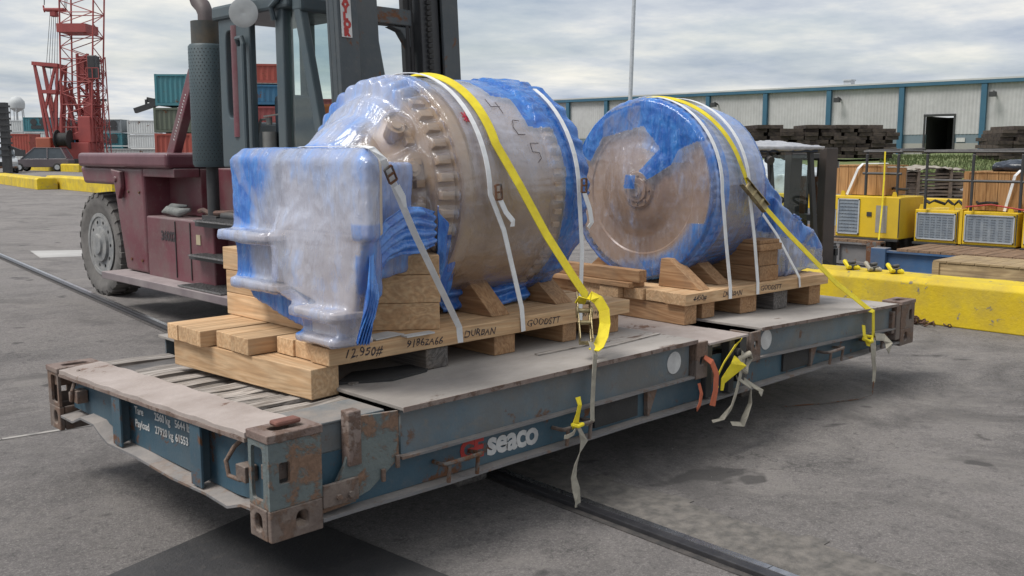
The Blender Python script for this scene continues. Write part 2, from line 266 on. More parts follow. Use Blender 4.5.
class MB:
    def __init__(s): s.v = []; s.f = []
    def add(s, vs, fs, M=None):
        b = len(s.v)
        s.v += [tuple(M @ Vector(p)) for p in vs] if M is not None else [tuple(p) for p in vs]
        s.f += [tuple(b + i for i in f) for f in fs]; return s
    def box(s, x0, x1, y0, y1, z0, z1, M=None):
        vs = [(x0,y0,z0),(x1,y0,z0),(x1,y1,z0),(x0,y1,z0),(x0,y0,z1),(x1,y0,z1),(x1,y1,z1),(x0,y1,z1)]
        return s.add(vs, [(0,3,2,1),(4,5,6,7),(0,1,5,4),(1,2,6,5),(2,3,7,6),(3,0,4,7)], M)
    def prism(s, poly, axis, a, b, M=None):
        def P(q, h):
            return {0: (h, q[0], q[1]), 1: (q[0], h, q[1]), 2: (q[0], q[1], h)}[axis]
        n = len(poly); vs = [P(q, a) for q in poly] + [P(q, b) for q in poly]
        fs = [tuple(range(n)), tuple(range(2*n-1, n-1, -1))] + [(i, i+n, (i+1) % n + n, (i+1) % n) for i in range(n)]
        return s.add(vs, fs, M)
    def bar(s, p0, p1, wdt, hgt=None, up=(0, 0, 1)):
        p0 = Vector(p0); p1 = Vector(p1); d = (p1 - p0); L = d.length; d.normalize(); up = Vector(up)
        if abs(d.dot(up)) > 0.97: up = Vector((1, 0, 0)) if abs(d.x) < .9 else Vector((0, 1, 0))
        sx = d.cross(up).normalized(); sy = sx.cross(d); h = hgt or wdt
        M = Matrix((( *sx, 0), (*d, 0), (*sy, 0), (0, 0, 0, 1))).transposed(); M.translation = p0
        return s.box(-wdt/2, wdt/2, 0, L, -h/2, h/2, M)
    def tube(s, pts, r, n=10, closed=False, caps=True):
        pts = [Vector(p) for p in pts]; m = len(pts); rings = []; prev = None
        for i, p in enumerate(pts):
            a = pts[i-1] if i or closed else pts[0]; b = pts[(i+1) % m] if i < m-1 or closed else pts[-1]
            d = (b - a).normalized()
            if prev is None:
                u = d.orthogonal().normalized()
            else:
                u = (prev - d * prev.dot(d)).normalized()
            prev = u; v = d.cross(u); rr = r[i] if isinstance(r, (list, tuple)) else r
            rings.append([p + (u * cos(2*pi*k/n) + v * sin(2*pi*k/n)) * rr for k in range(n)])
        vs = [q for rg in rings for q in rg]; fs = []
        for i in range(m if closed else m-1):
            a = i*n; b = ((i+1) % m)*n
            fs += [(a+k, a+(k+1) % n, b+(k+1) % n, b+k) for k in range(n)]
        if caps and not closed: fs += [tuple(range(n-1, -1, -1)), tuple(range((m-1)*n, m*n))]
        return s.add(vs, fs)
    def cyl(s, p0, p1, r, r1=None, n=24): return s.tube([p0, p1], [r, r if r1 is None else r1], n)
    def lathe(s, prof, o, axis=0, n=48, M=None):
        """prof: list of (h, r) along axis through o"""
        o = Vector(o); vs = []
        for h, r in prof:
            for k in range(n):
                a = 2*pi*k/n; q = [0, 0, 0]; q[axis] = h; q[(axis+1) % 3] = r*cos(a); q[(axis+2) % 3] = r*sin(a); vs.append(o + Vector(q))
        fs = [(i*n+k, i*n+(k+1) % n, (i+1)*n+(k+1) % n, (i+1)*n+k) for i in range(len(prof)-1) for k in range(n)]
        fs += [tuple(range(n)), tuple(range((len(prof)-1)*n, len(prof)*n))]
        return s.add(vs, fs, M)
    def ribbon(s, pts, w, wd, th=0.004):
        """webbing: sweep a flat section; wd = width direction (one or per point)"""
        pts = [Vector(p) for p in pts]; m = len(pts); vs = []
        for i, p in enumerate(pts):
            d = (pts[min(i+1, m-1)] - pts[max(i-1, 0)]).normalized()
            q = Vector(wd[i]) if isinstance(wd, list) else Vector(wd)
            q = (q - d * q.dot(d)).normalized(); nn = d.cross(q)
            ww = w[i] if isinstance(w, list) else w
            vs += [p + q*ww/2 + nn*th/2, p - q*ww/2 + nn*th/2, p - q*ww/2 - nn*th/2, p + q*ww/2 - nn*th/2]
        fs = [(0, 1, 2, 3), ((m-1)*4+3, (m-1)*4+2, (m-1)*4+1, (m-1)*4)]
        for i in range(m-1):
            a = 4*i; b = a+4
            fs += [(a+k, b+k, b+(k+1) % 4, a+(k+1) % 4) for k in range(4)]
        return s.add(vs, fs)
    def oval_plate(s, o, u, v, n, W_, H_, cu, cv, ru, rv, th, k=32, pw=2.6):
        """rectangular plate W_ x H_ spanned by u, v from o, thickness th along n, with an oval hole"""
        o, u, v, n = Vector(o), Vector(u), Vector(v), Vector(n); outr = []; inr = []
        for i in range(k):
            a = 2*pi*(i+0.5)/k; c_, s_ = cos(a), sin(a)
            inr.append((cu + ru*math.copysign(abs(c_)**(2/pw), c_), cv + rv*math.copysign(abs(s_)**(2/pw), s_)))
            tx = ((W_-cu) if c_ > 0 else cu)/max(abs(c_), 1e-6); ty = ((H_-cv) if s_ > 0 else cv)/max(abs(s_), 1e-6); t_ = min(tx, ty)
            outr.append([cu+t_*c_, cv+t_*s_])
        for cx, cy in ((0, 0), (W_, 0), (W_, H_), (0, H_)):
            j = min(range(k), key=lambda i: (outr[i][0]-cx)**2 + (outr[i][1]-cy)**2); outr[j] = [cx, cy]
        P = lambda q, t_: o + u*q[0] + v*q[1] + n*t_
        vs = [P(q, 0) for q in outr] + [P(q, 0) for q in inr] + [P(q, th) for q in outr] + [P(q, th) for q in inr]; fs = []
        for i in range(k):
            j = (i+1) % k
            fs += [(i, j, k+j, k+i), (2*k+i, 3*k+i, 3*k+j, 2*k+j), (i, 2*k+i, 2*k+j, j), (k+i, k+j, 3*k+j, 3*k+i)]
        return s.add(vs, fs)
    def build(s, name, m, parent=None, bevel=0.0, smooth=False, seg=2, label=None, tint=None):
        me = bpy.data.meshes.new(name); me.from_pydata(s.v, [], s.f); me.validate()
        bm = bmesh.new(); bm.from_mesh(me); bmesh.ops.recalc_face_normals(bm, faces=bm.faces); bm.to_mesh(me); bm.free()
        o = bpy.data.objects.new(name, me); COL.objects.link(o); me.materials.append(m)
        if smooth:
            me.polygons.foreach_set('use_smooth', [True]*len(me.polygons)); me.set_sharp_from_angle(angle=radians(38))
        if bevel:
            b = o.modifiers.new('bevel', 'BEVEL'); b.width = bevel; b.segments = seg; b.limit_method = 'ANGLE'; b.angle_limit = radians(40)
        if parent is not None: attach(o, parent)
        if label: o['label'] = label
        return o
def attach(o, parent):
    o.parent = parent
    top = parent
    while top.parent: top = top.parent
    loc, rot = ORG.get(top.name, ((0, 0, 0), True))
    if top is parent and not rot: o.matrix_parent_inverse = Matrix.Translation(Vector(loc)).inverted()
def jitter(o, a=0.004, sc=3.0):
    for v in o.data.vertices:
        v.co += Vector(noise.noise_vector(v.co*sc))*a

def text(name, body, size, origin, xd, yd, m, parent, bold=0.0, ext=0.001, align='LEFT', slant=0.0, space=1.0, wob=0.0):
    cu = bpy.data.curves.new(name, 'FONT'); cu.body = body; cu.size = size; cu.extrude = ext; cu.offset = bold; cu.align_x = align; cu.shear = slant; cu.space_character = space
    cu.resolution_u = 3
    o = bpy.data.objects.new(name, cu); COL.objects.link(o); dg = bpy.context.evaluated_depsgraph_get(); dg.update()
    me = bpy.data.meshes.new_from_object(o.evaluated_get(dg)); bpy.data.objects.remove(o); bpy.data.curves.remove(cu)
    xd = Vector(xd).normalized(); yd = Vector(yd); yd = (yd - xd*yd.dot(xd)).normalized(); zd = xd.cross(yd)
    M = Matrix(((*xd, 0), (*yd, 0), (*zd, 0), (0, 0, 0, 1))).transposed(); M.translation = Vector(origin)
    for v in me.vertices:
        if wob: v.co.y += sin(v.co.x*23)*wob + noise.noise(v.co*40)*wob*1.5; v.co.x += noise.noise(v.co*30+Vector((5, 1, 2)))*wob
        v.co = M @ v.co
    me.materials.clear(); me.materials.append(m)
    t = bpy.data.objects.new(name, me); COL.objects.link(t)
    if parent is not None: attach(t, parent)
    return t

RT = Vector((sin(radians(YAW)), -cos(radians(YAW)), 0)); FW = Vector((cos(radians(YAW)), sin(radians(YAW)), 0)); FACE = YAW - 90
def far(x, D, z=0.0):
    """a site D metres down the yard and (x-512)/975*D metres to the side of the view line"""
    p = CAMPOS + FW*D + RT*((x-512)/FPX*D*0.9904); return (p.x, p.y, z)
def Zf(y, D): return 1.575 - (y-152)*D/FPX

# ------------------------------------------------------------------ ground
def asphalt():
    m = bpy.data.materials.new('asphalt'); m.use_nodes = True; t = m.node_tree; L = t.links; p = t.nodes['Principled BSDF']
    tcn = N(t, 'ShaderNodeTexCoord')
    def noi(s, d=8, r=0.6, dist=0.0, st=(1, 1, 1)):
        mp = N(t, 'ShaderNodeMapping'); mp.inputs['Scale'].default_value = st; L.new(tcn.outputs['Object'], mp.inputs[0])
        n = N(t, 'ShaderNodeTexNoise'); n.inputs['Scale'].default_value = s; n.inputs['Detail'].default_value = d; n.inputs['Roughness'].default_value = r; n.inputs['Distortion'].default_value = dist
        L.new(mp.outputs[0], n.inputs['Vector']); return n.outputs['Fac']
    def mr(f, a, b, c=0.0, d=1.0):
        n = N(t, 'ShaderNodeMapRange'); n.inputs['From Min'].default_value = a; n.inputs['From Max'].default_value = b; n.inputs['To Min'].default_value = c; n.inputs['To Max'].default_value = d; L.new(f, n.inputs['Value']); return n.outputs[0]
    def mix(f, a, b):
        n = N(t, 'ShaderNodeMix', data_type='RGBA'); L.new(f, n.inputs[0])
        for i, v in ((6, a), (7, b)):
            if isinstance(v, tuple): n.inputs[i].default_value = (*v, 1)
            else: L.new(v, n.inputs[i])
        return n.outputs[2]
    c = mix(mr(noi(0.35, 8), 0.35, 0.65), (0.165, 0.153, 0.150), (0.22, 0.203, 0.197))
    c = mix(mr(noi(1.6, 8, 0.7), 0.45, 0.7, 0, 0.8), c, (0.20, 0.185, 0.175))
    c = mix(mr(noi(0.9, 7, 0.7, 0.5, (1, 1, 1)), 0.52, 0.70, 0, 0.7), c, (0.062, 0.06, 0.062))
    c = mix(mr(noi(3.0, 5, 0.6, 0.2, (0.12, 1, 1)), 0.58, 0.75, 0, 0.45), c, (0.055, 0.055, 0.058))
    c = mix(mr(noi(95, 3, 0.85), 0.50, 0.64, 0, 0.75), c, (0.36, 0.335, 0.32))
    c = mix(mr(noi(30, 5, 0.8), 0.52, 0.66, 0, 0.6), c, (0.30, 0.275, 0.26))
    c = mix(mr(noi(21, 6, 0.8), 0.53, 0.67, 0, 0.65), c, (0.068, 0.064, 0.064))
    c = mix(mr(noi(1.1, 7, 0.7, 0.4), 0.54, 0.62, 0, 0.5), c, (0.27, 0.25, 0.235))
    c = mix(mr(noi(2.3, 3, 0.5, 0.2), 0.68, 0.72, 0, 0.7), c, (0.045, 0.043, 0.044))
    c = mix(mr(noi(0.55, 9, 0.75, 0.8), 0.50, 0.62, 0, 0.6), c, (0.088, 0.083, 0.082))
    c = mix(mr(noi(75, 3, 0.8), 0.56, 0.72, 0, 0.6), c, (0.05, 0.05, 0.052))
    vo = N(t, 'ShaderNodeTexVoronoi', feature='DISTANCE_TO_EDGE'); vo.inputs['Scale'].default_value = 0.42
    wp = N(t, 'ShaderNodeTexNoise'); wp.inputs['Scale'].default_value = 2.2; wp.inputs['Detail'].default_value = 8; L.new(tcn.outputs['Object'], wp.inputs['Vector'])
    va = N(t, 'ShaderNodeVectorMath', operation='MULTIPLY_ADD'); L.new(wp.outputs['Color'], va.inputs[0]); va.inputs[1].default_value = (0.9, 0.9, 0.9); L.new(tcn.outputs['Object'], va.inputs[2]); L.new(va.outputs[0], vo.inputs['Vector'])
    gate = N(t, 'ShaderNodeMath', operation='MULTIPLY'); L.new(mr(vo.outputs['Distance'], 0.0, 0.004, 0.5, 0), gate.inputs[0]); L.new(mr(noi(0.5, 3), 0.56, 0.64), gate.inputs[1])
    c = mix(gate.outputs[0], c, (0.035, 0.034, 0.035))
    L.new(c, p.inputs['Base Color']); p.inputs['Roughness'].default_value = 0.86; p.inputs['Specular IOR Level'].default_value = 0.3
    b = N(t, 'ShaderNodeBump'); b.inputs['Strength'].default_value = 0.9; b.inputs['Distance'].default_value = 0.014
    a1 = N(t, 'ShaderNodeMath', operation='ADD'); L.new(noi(120, 4, 0.8), a1.inputs[0])
    a2 = N(t, 'ShaderNodeMath', operation='MULTIPLY'); a2.inputs[1].default_value = 3.0; L.new(noi(4, 8), a2.inputs[0]); L.new(a2.outputs[0], a1.inputs[1])
    L.new(a1.outputs[0], b.inputs['Height']); L.new(b.outputs[0], p.inputs['Normal'])
    return m
GZ = -0.30
gm = MB(); gm.add([(-900, -900, GZ), (3000, -900, GZ), (3000, 3000, GZ), (-900, 3000, GZ)], [(0, 1, 2, 3)])
g = gm.build('ground', asphalt()); tag(g, 'grey worn asphalt of the storage yard', 'ground', kind='structure')
# rail set in the asphalt
RAILM = mat('rail_steel', (0.055, 0.055, 0.062), (0.085, 0.083, 0.088), 9, 0.38, metal=0.6, bump=0.15)
RAILT = mat('rail_polished', (0.58, 0.58, 0.60), (0.42, 0.42, 0.44), 20, 0.28, metal=0.95)
rp = [(1.10, -2.6), (1.17, -1.56), (1.24, 0.0), (1.89, 5.0), (2.85, 12.7), (4.0, 22.0), (6.5, 42.0)]
def strip(mb, pts, o0, o1, z0, z1):
    for (a, b) in zip(pts, pts[1:]):
        d = Vector((b[0]-a[0], b[1]-a[1], 0)).normalized(); n_ = Vector((d.y, -d.x, 0)); A = Vector((*a, 0)) - d*0.002; B = Vector((*b, 0)) + d*0.002
        vs = [A+n_*o0, B+n_*o0, B+n_*o1, A+n_*o1]; mb.add([(p.x, p.y, z0) for p in vs] + [(p.x, p.y, z1) for p in vs], [(0,1,2,3),(4,5,6,7),(0,1,5,4),(1,2,6,5),(2,3,7,6),(3,0,4,7)])
YARD0 = set(COL.objects)
rl = thing('crane_rail', 'dark steel crane rail set in the asphalt running under the flat rack', 'rail', (1.2, 0, 0))
m_ = MB(); strip(m_, rp, -0.042, 0.046, -0.02, 0.026); m_.build('rail_head', RAILM, rl, bevel=0.004)
m_ = MB(); strip(m_, rp, 0.004, 0.040, 0.020, 0.0285); m_.build('worn_running_strip', RAILT, rl)
gr = MB(); strip(gr, rp, -0.075, 0.085, -0.02, 0.004); o = gr.build('rail_groove', mat('groove_fill', (0.045, 0.043, 0.043), (0.09, 0.08, 0.075), 18, 0.9, bump=0.8, bsc=90)); tag(o, 'dark gritty groove beside the sunk crane rail', 'groove', kind='structure')
cr2 = random.Random(8); cp = [(1.66 + 0.03*cr2.uniform(-1, 1) + 0.05*(y_+3)/4, y_) for y_ in [-3 + 0.11*k for k in range(62)]]
gr = MB()
for (a, b) in zip(cp, cp[1:]):
    x0_, x1_ = 1.245 + 0.11*max(0, a[1]) + cr2.uniform(-.01, .02), a[0] - 0.06 - 0.10*abs(noise.noise(Vector((a[1]*1.3, 0, 0)))); gr.box(x0_, x1_, a[1], b[1]-0.0005, -0.02, 0.0035)
o = gr.build('dirt_strip', mat('sandy_dirt', (0.20, 0.182, 0.165), (0.10, 0.094, 0.088), 16, 0.95, bump=1.0, bsc=80, grime=0.4)); tag(o, 'sandy dirt packed between the rail and the crack', 'dirt', kind='structure')
gr = MB(); strip(gr, [(-4.5, 2.9), (-0.3, 2.33), (0.3, 2.25)], -0.016, 0.014, -0.02, 0.0045); o = gr.build('pavement_joint', mat('pale_joint', (0.34, 0.32, 0.30), (0.22, 0.21, 0.20), 5, 0.9, lo=0.45, hi=0.55)); tag(o, 'pale filled joint in the asphalt by the left end of the rack', 'joint', kind='structure')
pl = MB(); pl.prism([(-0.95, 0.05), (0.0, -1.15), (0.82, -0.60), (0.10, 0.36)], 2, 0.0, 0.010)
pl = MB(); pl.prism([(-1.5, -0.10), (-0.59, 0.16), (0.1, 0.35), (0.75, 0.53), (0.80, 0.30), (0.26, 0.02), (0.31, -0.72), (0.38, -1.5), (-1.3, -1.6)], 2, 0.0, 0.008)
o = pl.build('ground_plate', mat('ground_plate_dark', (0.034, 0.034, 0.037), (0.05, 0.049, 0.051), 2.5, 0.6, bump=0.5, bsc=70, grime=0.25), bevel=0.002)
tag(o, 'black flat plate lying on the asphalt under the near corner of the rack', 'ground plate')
pm = MB(); pm.prism([(3.19, 11.95), (4.2, 11.5), (4.5, 12.4), (3.45, 13.16)], 2, 0.0, 0.004); o = pm.build('painted_mark', mat('worn_white', (0.42, 0.41, 0.40), (0.32, 0.31, 0.30), 2, 0.8)); tag(o, 'white painted rectangle on the asphalt behind the forklift wheel', 'painted mark', kind='structure')
# grit and small debris
db = MB(); rg = random.Random(3)
for i in range(900):
    x = rg.uniform(-1.5, 9); y = rg.uniform(-3.0, 8) if i % 3 else rg.gauss(-0.3, 0.5)
    r = rg.uniform(0.002, 0.006); a = rg.uniform(0, 6)
    db.add([(x+r*cos(a+k*2.1)*rg.uniform(.6, 1.4), y+r*sin(a+k*2.1)*rg.uniform(.6, 1.4), 0.0) for k in range(3)] + [(x, y, r*0.9)], [(0, 1, 2), (0, 1, 3), (1, 2, 3), (2, 0, 3)])
o = db.build('grit', mat('grit', (0.26, 0.24, 0.22), (0.12, 0.11, 0.11), 30, 0.9)); tag(o, 'loose grit and chips of stone on the asphalt', 'grit', kind='stuff')

YARD = [o for o in COL.objects if o not in YARD0]
# ------------------------------------------------------------------ FLAT RACK (folded)
rack = thing('flat_rack', 'blue grey folded flat rack with rusty corners carrying the wrapped machinery', 'flat rack', (3.03, 1.22, 0))
LX, LY = 6.058, 2.438
def hz(x, y):  # the end frames sit a little lower at the far corners
    return 0.448 - 0.085*min(1, y/LY) * max(0, 1 - x/1.2)
def corner(cx, cy, sx, sy, H, green):
    """corner post stub; cx, cy outer corner, sx, sy directions inward"""
    nm = 'corner_post'; zc = 0.135
    mb = MB(); X = Vector((sx, 0, 0)); Y = Vector((0, sy, 0)); Z = Vector((0, 0, 1)); O = Vector((cx, cy, 0))
    if green: Hh = H - 0.035
    else: Hh = H - 0.03
    # side face plate (normal Y), with a slot, and end face plate (normal X)
    mb.oval_plate(O + Z*(zc+0.002) + X*0.0, X, Z, Y, 0.105, Hh-zc-0.002, 0.072, (Hh-zc)*0.52, 0.026, 0.045, 0.018, pw=8)
    p0 = O + X*0.105 + Z*(zc+0.002)
    mb.box(min(p0.x, p0.x+sx*0.145), max(p0.x, p0.x+sx*0.145), min(p0.y, p0.y+sy*0.018), max(p0.y, p0.y+sy*0.018), p0.z, Hh)
    mb.oval_plate(O + Z*(zc+0.002) + Y*0.0185, Y, Z, X, 0.142, Hh-zc-0.002, 0.075, (Hh-zc)*0.5, 0.045, (Hh-zc)*0.40, 0.016, pw=9)
    mb.box(*sorted((cx+sx*0.235, cx+sx*0.25)), *sorted((cy+sy*0.0185, cy+sy*0.16)), zc+0.002, Hh)
    post = mb.build(nm, CASTG if green else CASTING, rack, bevel=0.004)
    mb = MB()
    mb.oval_plate(O + Z*0.0 - Y*0.002, X, Z, Y, 0.25, zc, 0.15, 0.07, 0.030, 0.036, 0.028)
    mb.oval_plate(O + Z*0.0 + Y*0.0265 - X*0.002, Y, Z, X, 0.135, zc, 0.068, 0.068, 0.030, 0.038, 0.028)
    mb.box(*sorted((cx+sx*0.03, cx+sx*0.248)), *sorted((cy+sy*0.14, cy+sy*0.1605)), 0.0, zc)
    mb.box(*sorted((cx+sx*0.222, cx+sx*0.2475)), *sorted((cy+sy*0.028, cy+sy*0.139)), 0.0, zc)
    mb.box(*sorted((cx+sx*0.03, cx+sx*0.22)), *sorted((cy+sy*0.028, cy+sy*0.139)), 0.003, 0.02)
    mb.build('corner_casting', CASTING, post, bevel=0.006)
    mb = MB(); mb.oval_plate(O + Z*Hh - X*0.006 - Y*0.006, X, Y, Z, 0.262, 0.172, 0.135, 0.088, 0.075, 0.032, H-Hh, pw=4)
    mb.build('top_plate', LIP, post, bevel=0.004)
    mb = MB(); mb.box(*sorted((cx+sx*0.02, cx+sx*0.11)), *sorted((cy+sy*0.035, cy+sy*0.10)), zc+0.11, zc+0.175); mb.build('twistlock_block', CASTING, post, bevel=0.006)
    return post
HN, HL, HR = 0.452, 0.362, 0.366
pN = corner(0, 0, 1, 1, HN, True); corner(0, LY, 1, -1, HL, False); corner(LX, 0, -1, 1, HR, False); corner(LX, LY, -1, -1, HR, False)
mb = MB(); mb.box(0.07, 0.19, 0.05, 0.11, 0.462, 0.485); o = mb.build('twistlock_head', mat('red_rust_cap', (0.20, 0.085, 0.065), (0.13, 0.06, 0.05), 9, 0.8, bump=0.4), rack, bevel=0.01)

# end plates (worn sloping lip between the posts), both ends
def endplate(x0, x1, za, zb):
    mb = MB(); n = 24; rows = []
    for i in range(n+1):
        y = 0.185 + (LY-0.37)*i/n; t_ = i/n; z = za + (zb-za)*t_ + 0.004*sin(i*1.7)
        rows.append([(x0, y, z-0.03), (x0, y, z-0.004), (x1, y, z+0.012), (x1, y, z-0.018)])
    vs = [p for r in rows for p in r]; fs = []
    for i in range(n):
        a = 4*i; fs += [(a+k, a+4+k, a+4+(k+1) % 4, a+(k+1) % 4) for k in range(4)]
    fs += [(0, 1, 2, 3), (4*n+3, 4*n+2, 4*n+1, 4*n)]
    return mb.add(vs, fs)
mb = endplate(0.0, 0.235, 0.432, 0.362); mb.build('end_plate', RAMP, rack, bevel=0.003, label='pale worn steel end plate with rusty lip')
mb = MB(); mb.prism([(0.18, 0.405), (LY-0.18, 0.335), (LY-0.18, 0.32), (0.18, 0.388)], 0, -0.004, 0.03); mb.build('end_lip', LIP, rack)
# end sill web + stiffeners + wavy bottom flange
mb = MB(); mb.prism([(0.18, 0.388), (LY-0.18, 0.32), (LY-0.18, 0.13), (1.75, 0.13), (1.55, 0.09), (0.4, 0.09), (0.18, 0.11)], 0, 0.075, 0.088)
web = mb.build('end_sill', STEELD, rack)
mb = MB(); prof = [(0.16, 0.12), (0.24, 0.115), (0.36, 0.075), (0.55, 0.085), (0.9, 0.075), (1.3, 0.088), (1.62, 0.08), (1.72, 0.11), (1.80, 0.145), (1.98, 0.145), (2.1, 0.10), (2.27, 0.10)]
for (a, b) in zip(prof, prof[1:]):
    mb.add([(0.0, a[0], a[1]-0.02), (0.0, b[0], b[1]-0.02), (0.16, b[0], b[1]), (0.16, a[0], a[1]), (0.0, a[0], a[1]-0.008), (0.0, b[0], b[1]-0.008), (0.16, b[0], b[1]+0.012), (0.16, a[0], a[1]+0.012)],
           [(0,1,2,3),(4,7,6,5),(0,4,5,1),(3,2,6,7)])
mb.build('bottom_flange', FLANGE, rack)
for y in (0.64, 1.50):
    mb = MB(); mb.prism([(0.005, 0.385-(y*0.03)), (0.005, 0.08), (0.074, 0.10), (0.074, 0.385-(y*0.03))], 1, y, y+0.012); mb.box(0.004, 0.016, y-0.05, y+0.05, 0.085, 0.39-y*0.03)
    mb.build('stiffener', STEELD, rack, bevel=0.002)
TL = [('Tare', 1.43, 0.268), ('2560 kg', 1.20, 0.278), ('5644 lb', 0.98, 0.285), ('Payload', 1.43, 0.200), ('27920 kg', 1.20, 0.210), ('61553 lb', 0.98, 0.217)]
for s_, y, z in TL: text('weight_lettering', s_, 0.055, (0.073, y, z-0.012), (0, -1, 0.035), (0, 0, 1), WHITEP, web, bold=0.0008, space=0.98)
for s_, y, z, sz in (('2', 0.775, 0.105, 0.115),):
    text('code_lettering', s_, sz, (0.073, y, z), (0, -1, 0), (0, 0, 1), WHITEP, web, bold=0.002)
mb = MB(); mb.box(0.0725, 0.0745, 1.655, 1.705, 0.20, 0.25); mb.build('data_plate', WHITEP, web)
# bent hooks at both posts of the end
for (y, sg) in ((0.30, 1), (2.12, -1)):
    mb = MB(); mb.tube([(0.06, y, 0.37), (0.03, y+0.03*sg, 0.33), (0.0, y+0.05*sg, 0.27), (0.0, y+0.03*sg, 0.21), (0.02, y-0.03*sg, 0.20), (0.03, y-0.06*sg, 0.24)], 0.011, 8)
    mb.box(0.01, 0.07, y-0.09, y-0.01, 0.20, 0.27); mb.build('lashing_hook', CASTING, rack, bevel=0.006, smooth=False)
# planks of the end bay (run across X... laid side by side along Y, boards lengthwise X->Y)
rr = random.Random(5); y = 0.36; i = 0
WDECK = wood('weathered_planks', (0.47, 0.43, 0.395), (0.17, 0.15, 0.135), 0, grime=0.15, rnd=0.45, gsc=2.5, old=True)
while y < 2.27:
    wd_ = rr.uniform(0.07, 0.13); top = 0.416 - 0.030*y + rr.uniform(-0.016, 0.008); n = 10; sk = rr.uniform(-0.02, 0.02)
    vs = []; fs = []; xa = 0.238; xb_ = rr.uniform(0.655, 0.672)
    for k in range(n+1):
        xx = xa + (xb_-xa)*k/n; z = top + 0.010*noise.noise(Vector((xx*4, y*3, i))) + 0.006*rr.random()*(k in (0, n)); e1 = 0.006*noise.noise(Vector((xx*9, i, 5))); e2 = 0.006*noise.noise(Vector((xx*9, i, 9)))
        vs += [(xx, y+e1+sk*k/n, z-.03), (xx, y+wd_+e2+sk*k/n, z-.03), (xx, y+wd_+e2+sk*k/n, z), (xx, y+e1+sk*k/n, z)]
    for k in range(n): fs += [(4*k+q, 4*k+4+q, 4*k+4+(q+1) % 4, 4*k+(q+1) % 4) for q in range(4)]
    fs += [(0, 1, 2, 3), (4*n+3, 4*n+2, 4*n+1, 4*n)]
    mb = MB(); mb.add(vs, fs); mb.build('deck_plank', WDECK, rack, bevel=0.003); y += wd_ + rr.uniform(0.012, 0.030); i += 1
mb = MB(); mb.box(0.24, 5.82, 0.20, 2.24, 0.30, 0.345); mb.build('deck_pan', DARK, rack)
# base side rails (near and far side)
for y0, sg in ((0.0, 1), (LY, -1)):
    def yy(a, b): return sorted((y0+sg*a, y0+sg*b))
    mb = MB(); n = 60
    for k in range(n):
        a = 0.25+5.55*k/n; b = 0.25+5.55*(k+1)/n
        w0 = 0.030+0.006*noise.noise(Vector((a*1.5, y0, 0))); w1 = 0.030+0.006*noise.noise(Vector((b*1.5, y0, 0)))
        e0 = 0.008*noise.noise(Vector((a*2, y0, 7))); e1 = 0.008*noise.noise(Vector((b*2, y0, 7)))
        ya, yb = y0+sg*(0.0+e0), y0+sg*0.13; yc_ = y0+sg*(0.0+e1)
        mb.add([(a, ya, w0-0.008), (b, yc_, w1-0.008), (b, yb, w1-0.008), (a, yb, w0-0.008), (a, ya, w0+0.008), (b, yc_, w1+0.008), (b, yb, w1+0.008), (a, yb, w0+0.008)],
               [(0,3,2,1),(4,5,6,7),(0,1,5,4),(2,3,7,6)] + ([(3,0,4,7)] if k == 0 else []) + ([(1,2,6,5)] if k == n-1 else []))
    mb.build('rail_flange', FLANGE, rack)
    mb = MB(); mb.box(0.26, 5.80, *yy(0.062, 0.074), 0.040, 0.30); rail = mb.build('side_rail', STEELD, rack)
    if sg == 1:
        text('company_lettering', 'seaco', 0.172, (1.25, 0.060, 0.083), (1, 0, -0.03), (0, 0, 1), WHITEP, rail, bold=0.006, space=0.92)
        text('company_lettering', 'GE', 0.13, (1.07, 0.060, 0.095), (1, 0, -0.03), (0, 0, 1), REDP, rail, bold=0.006, space=0.9)
        for a in (2.50, 3.1, 4.4): mb = MB(); mb.prism([(a, 0.205), (a+0.10, 0.205), (a+0.02, 0.045), (a+0.005, 0.045)], 1, 0.03, 0.058); mb.build('gusset', CASTING, rack)
        for a in (2.05, 4.05): mb = MB(); mb.box(a, a+.38, 0.045, 0.0615, 0.06, 0.195); mb.build('fork_pocket', BLACK, rack)
# lashing bars under the folded frames
for a in (0.90, 1.72, 4.55, 5.2):
    mb = MB(); mb.tube([(a, 0.055, 0.13), (a, 0.0, 0.13), (a, -0.03, 0.135), (a+0.03, -0.042, 0.14), (a+0.20, -0.042, 0.142), (a+0.23, -0.03, 0.14), (a+0.23, 0.055, 0.13)], 0.011, 8)
    mb.cyl((a+0.02, -0.038, 0.13), (a+0.02, -0.03, 0.045), 0.010, n=8); mb.cyl((a+0.20, -0.038, 0.13), (a+0.20, -0.03, 0.045), 0.010, n=8)
    mb.build('lashing_bar', CASTING if a > 1 else GRIMY, rack, smooth=True)
# gusset + hinge zone by the near corner
mb = MB(); mb.prism([(0.455, 0.445), (0.665, 0.43), (0.665, 0.21), (0.50, 0.10), (0.40, 0.075), (0.30, 0.075)], 1, 0.012, 0.028); mb.build('hinge_gusset', CASTG, rack, bevel=0.002)
mb = MB(); mb.prism([(0.26, 0.05), (0.44, 0.06), (0.46, 0.33), (0.40, 0.26)], 1, 0.032, 0.046); mb.build('hinge_gusset', CASTG, rack)
mb = MB(); mb.box(0.385, 0.452, -0.005, 0.055, 0.235, 0.478); mb.build('hinge_stop', LIP, rack, bevel=0.006)
mb = MB(); mb.box(0.25, 0.43, -0.008, 0.01, 0.085, 0.185)
hb = mb.build('hinge_bar', CASTING, rack, bevel=0.004)
for a in (0.325, 0.385):
    mb = MB(); mb.cyl((a, -0.008, 0.12), (a, -0.022, 0.12), 0.014, n=8); mb.build('bolt', CASTING, hb)
